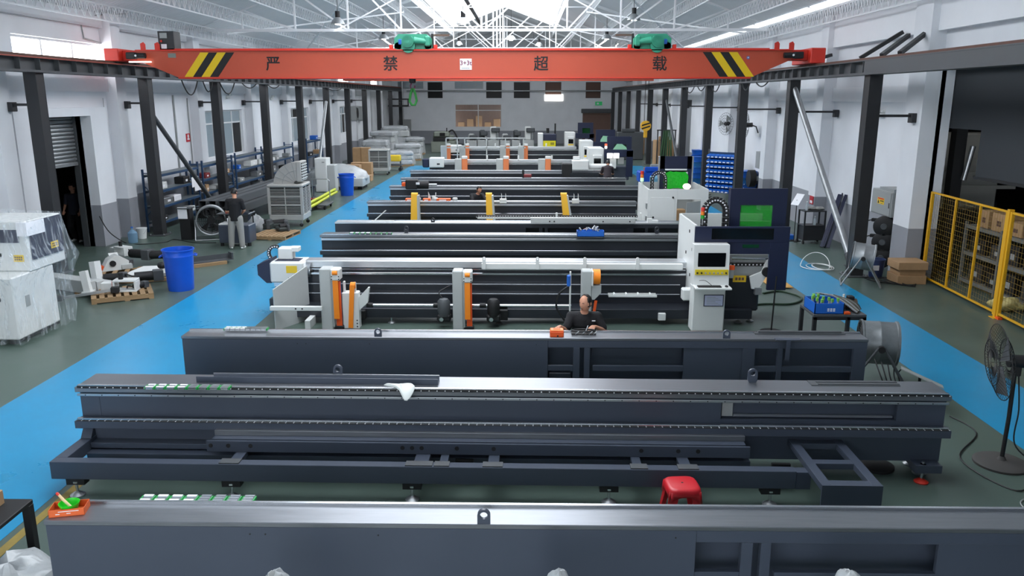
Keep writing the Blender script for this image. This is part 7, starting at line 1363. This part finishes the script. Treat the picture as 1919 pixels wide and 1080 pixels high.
for i, (x, y, w, h, m, lab) in enumerate(((8.5, 50.0, .6, 1.7, M_card, 'brown carton pile beyond the green slings'), (7.2, 44.0, .7, .5, mat('red_brown', (150, 84, 66), .7), 'red-brown crate behind the open white cabinet'), (6.7, 41.6, .9, .55, M_plast_b, 'long blue tub on the right behind the laser heads'), (6.3, 36.5, .6, .75, mat('teal_wrap', (96, 150, 176), .5), 'pale teal wrapped drum behind the open white cabinet'), (7.3, 57., .9, 1.9, M_girder, 'dark machine frame at the far right columns'), (8.2, 62., .8, 1.6, M_card, 'brown carton pile at the far right corner'))):
    o = bx(x-w, x+w, y-.5, y+.5, 0, h, b=.05).build('stored_goods', m); tag(o, lab, 'goods'); bx(x-w*.7, x+w*.3, y-.55, y-.45, h, h+.25, b=.04).build('top_piece', M_ggrey if i % 2 else m, o)
# ------------------------------------------------------------------ neighbouring hall behind the fence
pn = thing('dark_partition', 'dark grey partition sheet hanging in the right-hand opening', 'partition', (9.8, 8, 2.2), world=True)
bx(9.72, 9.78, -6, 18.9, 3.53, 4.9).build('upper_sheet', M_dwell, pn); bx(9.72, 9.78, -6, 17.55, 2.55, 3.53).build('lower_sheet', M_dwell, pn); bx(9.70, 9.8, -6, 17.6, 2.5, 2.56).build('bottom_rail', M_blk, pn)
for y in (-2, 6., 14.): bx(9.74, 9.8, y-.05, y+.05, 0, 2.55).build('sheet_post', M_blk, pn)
A = Vector((9.42, 18.66, 0)); D = (Vector((9.25, 15.39, 0))-A); PL = D.length; D.normalize()
def fence(k, lab):
    o = A+D*(PL+.14)*k; rz = math.atan2(D.y, D.x); t = thing('mesh_fence', lab, 'fence', (o.x, o.y, 0), rz, 'yellow mesh fence'); M_f = mat('fence_yellow', (214, 160, 24), .45); h = 2.1
    for x in (0, PL): bx(x-.04, x+.04, -.03, .03, .05, h, b=.004).build('frame_post', M_f, t)
    for z in (.08, h-.04): bx(.04, PL-.04, -.02, .02, z, z+.04, b=.004).build('frame_rail', M_f, t)
    for x in (PL*.36, PL*.68): bx(x-.02, x+.02, -.02, .02, .12, h-.04).build('mullion', M_f, t)
    bx(PL+.04, PL+.12, -.05, .05, 0, h+.04, b=.006).build('corner_post', M_f, t); bx(PL-.02, PL+.18, -.09, .09, 0, .015).build('base_plate', M_f, t); bx(-.1, .1, -.04, .04, 0, .05).build('foot', M_belt2, t)
    mb = MB(); x = .1
    while x < PL: mb.bar((x, 0, .1), (x, 0, h-.02), .0035); x += .1
    z = .2
    while z < h-.05: mb.bar((.04, 0, z), (PL-.04, 0, z), .0035); z += .1
    mb.build('wire_mesh', mat('fence_wire', (150, 120, 48), .5), t, kind='stuff'); return t
fence(0, 'yellow wire mesh fence panel nearest the right pillar'); fence(1, 'yellow wire mesh fence panel cut off by the right edge'); 
for k, (y0, y1, lab) in enumerate(((15.6, 18.4, 'grey steel shelving behind the fence panel by the pillar'), (12.2, 15.2, 'grey steel shelving behind the cut-off fence panel'))):
    t = thing('steel_shelving', lab, 'shelving', (10.6, (y0+y1)/2, 0), world=True); M_sg = mat('shelving_grey', (110, 112, 110), .5)
    for x in (10.15, 10.95):
        for y in (y0, (y0+y1)/2, y1): bx(x-.03, x+.03, y-.03, y+.03, 0, 1.45 if k == 0 else 1.6).build('upright', M_sg, t)
    for z in (.12, .75, 1.36): bx(10.15, 10.95, y0, y1, z, z+.03).build('shelf', M_sg, t); bx(10.13, 10.17, y0, y1, z-.05, z+.03).build('shelf_edge', M_sg, t)
random.seed(14); n = 0
for y0, y1, kk in ((15.7, 18.2, 0), (12.4, 15.0, 1)):
    for z in (.15, .78, 1.39):
        y = y0+.1
        while y < y1-.3:
            w = random.uniform(.35, .6); h = random.uniform(.25, .45); m = M_card if z > 1 else (M_blk if n % 3 else mat('shelf_dark', (50, 48, 46), .7))
            o = bx(10.2, 10.75, y, y+w, z, z+h, b=.008).build('shelf_carton', m); n += 1
            pos = 'bottom' if z < .5 else ('middle' if z < 1 else 'top'); idx = int((y-y0)/.62)
            tag(o, '%s %s on the %s shelf behind %s' % (ORD[min(idx, 10)], 'cardboard carton' if z > 1 else 'dark parts box', pos, ('the fence panel by the pillar', 'the cut-off fence panel')[kk]), 'box', 'shelf cartons'); bx(10.197, 10.2, y+w*.3, y+w*.6, z+h*.3, z+h*.6).build('print', M_brown if z > 1 else M_ggrey, o); y += .62
lump('yellow_bag', 'crumpled yellow and pink bag at the foot of the fence post', 'bag', (9.75, 15.9, .13), (.3, .25, .13), mat('pale_yellow_bag', (206, 192, 130), .6), .2, 31)
# lit machines deep in the neighbouring hall, with an unseen tube lamp added to light them
for i, (y, z, m, lab) in enumerate(((24.5, 2.6, M_white, 'pale machine hood deep in the neighbouring hall'), (26.2, 1.6, M_greyw, 'grey machine body deep in the neighbouring hall'))):
    t = thing('neighbour_machine', lab, 'machine', (13.2+i*.8, y, 0)); bx(-1.0, 1.0, -.6, .6, 0, 1.0, b=.04).build('base', M_bed, t); bx(-.9, .8, -.5, .5, 1.0, z+.6, b=.05).build('body', m, t)
    for zz in (1.6, 2.0, 2.4): bx(-1.3, 1.2, -.7, -.62, zz, zz+.1).build('rail', M_white, t)
    bx(-1.25, -1.0, -.72, -.6, 0, 2.5).build('post', M_greyw, t)
t = thing('added_tube_lamp', 'unseen tube lamp added to light the neighbouring hall', 'lamp', (13.5, 22, 5.9)); MB().cyl((-1.2, 0, 0), (1.2, 0, 0), .06, 10).build('tube', mat('tube_glow', (255, 252, 245), .5, emit=7), t); bx(-1.3, 1.3, -.1, .1, .06, .12).build('reflector', M_white, t); MB().cyl((0, 0, .12), (0, 0, .52), .02, 6).build('stem', M_white, t)
t = thing('neighbour_column', 'black column with a silver pipe behind the partition notch', 'column', (10.35, 19.6, 0)); bx(-.13, .13, -.13, .13, 0, 4.6).build('shaft', M_black, t); MB().cyl((.1, -.25, 2.3), (.2, -.3, 3.1), .06, 12).build('silver_pipe', M_alu, t); bx(-.2, .2, -.2, .2, 0, .03).build('base_plate', M_girder, t)
# ------------------------------------------------------------------ people
def head_mb(n=28, m=20):
    """head facing -y, centred on the skull, 0.24 high"""
    v = []; f = []
    for j in range(m+1):
        th = PI*j/m; z = -math.cos(th)
        for i in range(n):
            a = 2*PI*i/n; x, y = math.sin(th)*math.cos(a), math.sin(th)*math.sin(a)
            rx, ry, rz = .083, .1, .12
            if z < 0: rx *= 1-.28*(-z)**1.5; ry *= 1-.12*(-z)
            X, Y, Z = x*rx, y*ry+(.012*z if z < 0 else 0)-.0, z*rz
            fr = max(0, -y)
            g = lambda cx, cz, sx, sz: math.exp(-((X-cx)/sx)**2-((Z-cz)/sz)**2)*(1 if fr > .3 else 0)
            Y -= .022*g(0, -.022, .014, .022)+.008*g(0, .012, .012, .03)+.008*g(0, -.062, .022, .01)+.006*g(0, -.098, .022, .016)
            Y += .009*g(.03, .008, .016, .011)+.009*g(-.03, .008, .016, .011); Y -= .005*g(.03, .03, .022, .008)+.005*g(-.03, .03, .022, .008)
            v.append((X, Y, Z))
    for j in range(m): f += [(j*n+i, j*n+(i+1) % n, (j+1)*n+(i+1) % n, (j+1)*n+i) for i in range(n)]
    mb = MB().add(v, f)
    for s in (-1, 1): mb.ell((s*.085, .012, -.005), (.012, .022, .034), 10, 8)
    return mb
def cap(kind):
    """hair shell round the skull: full, or balding (sides and back only)"""
    n, m = 28, 14; v = []; f = []
    for j in range(m+1):
        th = PI*.62*j/m
        for i in range(n):
            a = 2*PI*i/n; x, y, z = math.sin(th)*math.cos(a), math.sin(th)*math.sin(a), math.cos(th); v.append((x*.089, y*.107+.004, z*.128+.004))
    for j in range(m):
        for i in range(n):
            k = (j*n+i, j*n+(i+1) % n, (j+1)*n+(i+1) % n, (j+1)*n+i); c = [sum(v[q][t] for q in k)/4 for t in range(3)]
            lim = .055 if kind == 'full' else .075
            if c[1] < -.03 and c[2] < (.07 if kind == 'full' else .3): continue
            if kind == 'bald' and c[2] > .09 and c[1] < -.015: continue
            if c[2] < -.06+max(0, -c[1])*.8: continue
            f.append(k)
    mb = MB().add(v, f); return mb
def hand_into(mb, wrist, direc, palm, side, curl=.5, s=1.):
    """palm and five bent fingers grown from the wrist; palm = palm normal, side = thumb direction"""
    d = Vector(direc).normalized(); nrm = Vector(palm).normalized(); sd = (Vector(side)-d*Vector(side).dot(d)).normalized(); w = Vector(wrist)
    k = w+d*.085*s
    mb.tube([w, w+d*.03*s, w+d*.06*s, k], [.024*s, .033*s, .036*s, .03*s], 10)
    for i, (off, ln) in enumerate(((.03, .075), (.01, .085), (-.01, .078), (-.029, .06))):
        b = k-d*.012*s+sd*off*s; p1 = b+d*ln*.42*s+nrm*.01*s*curl; p2 = p1+(d*(1-.5*curl)+nrm*curl).normalized()*ln*.34*s; p3 = p2+(d*(1-curl)+nrm*curl*1.3).normalized()*ln*.28*s
        mb.tube([b, p1, p2, p3], [.0095*s, .009*s, .0085*s, .006*s], 8)
    b = w+d*.03*s+sd*.026*s; mb.tube([b, b+(d*.6+sd*.8).normalized()*.035*s, b+(d*.9+sd*.5+nrm*.3).normalized()*.068*s], [.013*s, .011*s, .008*s], 8)
def person(lab, loc, J, shirt, trousers, hair, head_dir, head_tilt=0., shoes=None, sleeves='short', hands=True, extra=None, skin=None, vox=.012):
    """J: joints in world metres relative to loc: pelvis, chest, neck, head, shl, ell, wrl, shr, elr, wrr, hpl, knl, anl, tol, hpr, knr, anr, tor"""
    t = thing('person', lab, 'person', loc); V = {k: Vector(v) for k, v in J.items() if isinstance(v, tuple)}; sk = skin or M_skin
    sa = (V['shl']-V['shr']); sa.z *= .3; sa.normalize()
    def torso(mb, pts, rad):
        n = 16; v = []
        for k, (p, (rx, ry)) in enumerate(zip(pts, rad)):
            d = (pts[min(k+1, len(pts)-1)]-pts[max(k-1, 0)]).normalized(); s_ = (sa-d*sa.dot(d)).normalized(); f_ = d.cross(s_)
            v += [p+s_*rx*math.cos(2*PI*i/n)+f_*ry*math.sin(2*PI*i/n) for i in range(n)]
        f = [(k*n+i, k*n+(i+1) % n, (k+1)*n+(i+1) % n, (k+1)*n+i) for k in range(len(pts)-1) for i in range(n)]
        f += [tuple(range(n))[::-1], tuple(range((len(pts)-1)*n, len(pts)*n))]; mb.add(v, f)
    def limb(mb, pts, rad):
        mb.tube(pts, rad, 12)
        for p, r in zip(pts, rad): mb.ell(p, (r, r, r), 12, 8)
    P, Cc, N = V['pelvis'], V['chest'], V['neck']; mid = P.lerp(Cc, .45); top = Cc.lerp(N, .55); dn = (Cc-P).normalized()
    def fuse(mb, vox, name, m, parent):
        o = mb.build(name, m, parent); r = o.modifiers.new('fuse', 'REMESH'); r.mode = 'VOXEL'; r.voxel_size = vox; r.use_smooth_shade = True
        sm = o.modifiers.new('smooth', 'SMOOTH'); sm.factor = .6; sm.iterations = 6
        dg = bpy.context.evaluated_depsgraph_get(); me = bpy.data.meshes.new_from_object(o.evaluated_get(dg)); o.modifiers.clear(); o.data = me; return o
    mb = MB(); torso(mb, [P-dn*.1, P, mid, Cc, top, N], [(.12, .09), (.15, .11), (.13, .1), (.155, .108), (.12, .085), (.06, .06)])
    limb(mb, [N-dn*.06, N, N.lerp(V['head'], .7)], [.065, .06, .058])
    for s in 'lr':
        limb(mb, [Cc.lerp(V['sh'+s], .5), V['sh'+s], V['sh'+s].lerp(V['el'+s], .5), V['el'+s], V['el'+s].lerp(V['wr'+s], .35), V['wr'+s]], [.08, .062, .05, .041, .042, .026])
        limb(mb, [V['hp'+s], V['hp'+s].lerp(V['kn'+s], .5), V['kn'+s], V['kn'+s].lerp(V['an'+s], .35), V['an'+s], V['to'+s]], [.088, .075, .056, .056, .038, .03])
    hm = head_mb(); R = Matrix.Rotation(head_dir, 3, 'Z')@Matrix.Rotation(head_tilt, 3, 'X'); hc = V['head']
    hm.rot(R); mb.add([Vector(p)+hc for p in hm.v], hm.f)
    if hands:
        for s in 'lr':
            d = (V['wr'+s]-V['el'+s]); sd = Vector((1 if s == 'l' else -1, 0, 0))
            if J.get('hd'+s): d = Vector(J['hd'+s])
            hand_into(mb, V['wr'+s], d, J.get('pn'+s, (0, 0, -1)), sd, J.get('curl', .5))
    body = fuse(mb, vox, 'body', sk, t)
    hb = cap(hair); hb.rot(R); hb.v = [tuple(Vector(p)+hc) for p in hb.v]; ho = hb.build('hair', M_hair, t); so = ho.modifiers.new('thick', 'SOLIDIFY'); so.thickness = .012; so.offset = 1
    ey = MB(); bw_ = MB()
    for s in (-1, 1): ey.ell((s*.03, -.083, .006), (.012, .006, .005), 8, 6); bw_.bar((s*.016, -.094, .026), (s*.044, -.086, .027), .008, .005)
    bw_.add(ey.v, ey.f); bw_.bar((-.02, -.088, -.062), (.02, -.088, -.062), .006, .004); bw_.rot(R); bw_.v = [tuple(Vector(p)+hc) for p in bw_.v]; bw_.build('facial_features', mat('brow_dark', (52, 32, 28), .6), t)
    mb = MB(); torso(mb, [P-dn*.12, P, mid, Cc, top, Cc.lerp(N, .9)], [(.175, .135), (.175, .135), (.168, .13), (.192, .136), (.155, .11), (.085, .08)])
    for s in 'lr':
        if sleeves == 'short': e = V['sh'+s].lerp(V['el'+s], .75); limb(mb, [Cc.lerp(V['sh'+s], .5), V['sh'+s], e], [.1, .074, .066]); limb(mb, [top, V['sh'+s]], [.085, .07])
        else: limb(mb, [Cc.lerp(V['sh'+s], .5), V['sh'+s], V['el'+s], V['wr'+s]], [.1, .08, .06, .04])
    fuse(mb, vox, 'shirt', shirt, t)
    mb = MB(); torso(mb, [P-Vector((0, 0, .06)), P, P+dn*.08], [(.165, .128), (.168, .128), (.15, .118)])
    for s in 'lr': limb(mb, [V['hp'+s], V['hp'+s].lerp(V['kn'+s], .5), V['kn'+s], V['kn'+s].lerp(V['an'+s], .5), V['an'+s].lerp(V['kn'+s], .04)], [.114, .104, .09, .084, .078])
    fuse(mb, vox, 'trousers', trousers, t)
    for s in 'lr':
        a, b = V['an'+s], V['to'+s]; d = (b-a); d.z = 0; d = d.normalized() if d.length > 1e-4 else Vector((0, -1, 0)); sh = MB(); c = a.copy(); c.z = max(.0, a.z-.08)
        sh.ell((0, 0, 0), (.05, .145, .045), 14, 8); sh.v = [(x, y, max(z, -.03)) for x, y, z in sh.v]; sh.rot(Matrix.Rotation(math.atan2(d.y, d.x)-PI/2, 3, 'Z')); sh.v = [(x+c.x+d.x*.06, y+c.y+d.y*.06, z+c.z+.03) for x, y, z in sh.v]; sh.build('shoe', shoes or M_blk, t)
    return t
# seated man, chest towards the camera, looking to his right (image left)
sx, sy = .86, 11.22
man1 = person('balding person in a black polo shirt seated behind the third bed, looking left', (sx, sy, 0), dict(
    pelvis=(0, .12, .62), chest=(0.0, -.02, 1.04), neck=(0.0, -.05, 1.2), head=(.01, -.1, 1.345),
    shr=(-.19, -.03, 1.13), elr=(-.27, -.15, .94), wrr=(-.36, -.34, 1.06), shl=(.19, -.03, 1.13), ell=(.29, -.1, .92), wrl=(.14, -.3, 1.05),
    hpr=(-.1, .1, .58), knr=(-.2, -.28, .5), anr=(-.2, -.2, .09), tor=(-.2, -.33, .04), hpl=(.1, .1, .58), knl=(.2, -.28, .5), anl=(.2, -.2, .09), tol=(.2, -.33, .04),
    hdr=(-.4, -.8, -.1), hdl=(-.8, -.55, -.05), curl=.6), M_tblack, mat('dark_trousers', (34, 36, 44), .85), 'bald', -.75, .1)
bx(.1, .15, -.165, -.163, 1.09, 1.105).build('chest_logo', M_paper, man1)
st = thing('work_stool', 'dark round stool under the seated man', 'stool', (sx, sy+.12, 0)); MB().cyl((0, 0, .44), (0, 0, .5), .17, 20).build('seat', M_blk, st)
for a in range(4): MB().cyl((.12*math.cos(a*PI/2+.8), .12*math.sin(a*PI/2+.8), .44), (.17*math.cos(a*PI/2+.8), .17*math.sin(a*PI/2+.8), 0), .015, 8).build('leg', M_galv, st)
# standing worker on the left, back to the camera
man2 = person('standing person in a black T-shirt and grey trousers on the left', (-8.22, 22.42, 0), dict(
    pelvis=(0, 0, .93), chest=(0, .02, 1.28), neck=(0, .06, 1.45), head=(-.02, .12, 1.6), shl=(-.19, .02, 1.37), ell=(-.25, .02, 1.08), wrl=(-.17, .22, .98), shr=(.19, .02, 1.37), elr=(.25, .06, 1.1), wrr=(.1, .26, .98),
    hpl=(-.1, 0, .88), knl=(-.14, -.02, .48), anl=(-.17, 0, .09), tol=(-.24, .12, .04), hpr=(.1, 0, .88), knr=(.13, 0, .48), anr=(.14, .0, .09), tor=(.15, .14, .04), hdl=(.2, .9, -.1), hdr=(-.3, .9, -.1), curl=.6), M_tblack, M_tgrey, 'full', PI-.25, .25, M_white)
# crouching worker between the beds
man3 = person('crouching person in dark clothes behind the yellow arms in the middle of the hall', (-1.62, 27.2, 0), dict(
    pelvis=(-.22, .1, .55), chest=(-.05, 0, .88), neck=(.02, -.04, 1.04), head=(.06, -.1, 1.18), shl=(-.2, -.04, .98), ell=(-.15, -.3, .8), wrl=(.15, -.5, .78), shr=(.16, .06, .98), elr=(.3, -.15, .8), wrr=(.36, -.45, .76),
    hpl=(-.3, .08, .5), knl=(-.25, -.35, .5), anl=(-.28, -.1, .09), tol=(-.26, -.25, .04), hpr=(-.12, .14, .5), knr=(.1, -.25, .48), anr=(.0, .05, .09), tor=(.05, -.1, .04), curl=.6), M_tblack, mat('dark_trousers', (34, 36, 44), .85), 'full', .7, .15)
# bending worker at the laser head
man4 = person('bending person in a dark shirt at the mint film laser head', (3.6, 35.3, 0), dict(
    pelvis=(0, -.12, .9), chest=(0, .06, 1.18), neck=(.02, .2, 1.31), head=(.03, .28, 1.43), shl=(-.2, .08, 1.22), ell=(-.27, .16, .96), wrl=(-.14, .38, .9), shr=(.2, .08, 1.22), elr=(.27, .18, .96), wrr=(.14, .4, .92),
    hpl=(-.1, -.1, .86), knl=(-.13, .02, .47), anl=(-.14, -.1, .09), tol=(-.15, .05, .04), hpr=(.1, -.1, .86), knr=(.13, .02, .47), anr=(.14, -.1, .09), tor=(.15, .05, .04), curl=.5), mat('dark_plum_cotton', (40, 32, 38), .85), mat('dark_trousers', (34, 36, 44), .85), 'full', PI, .35)
# person in the dark doorway
man5 = person('person in dark work clothes standing inside the dark shutter doorway', (-13.45, 23.55, 0), dict(
    pelvis=(0, 0, .93), chest=(0, .02, 1.28), neck=(0, .04, 1.45), head=(0, .03, 1.61), shl=(-.19, .02, 1.37), ell=(-.24, -.02, 1.1), wrl=(-.2, -.2, .95), shr=(.19, .02, 1.37), elr=(.25, -.02, 1.1), wrr=(.26, -.18, .92),
    hpl=(-.1, 0, .88), knl=(-.12, -.1, .48), anl=(-.12, .08, .09), tol=(-.12, -.06, .04), hpr=(.1, 0, .88), knr=(.14, -.05, .48), anr=(.17, -.1, .09), tor=(.2, -.24, .04), curl=.5), mat('dark_work_jacket', (44, 46, 60), .85), M_tblack, 'full', -.3, .1, M_white)
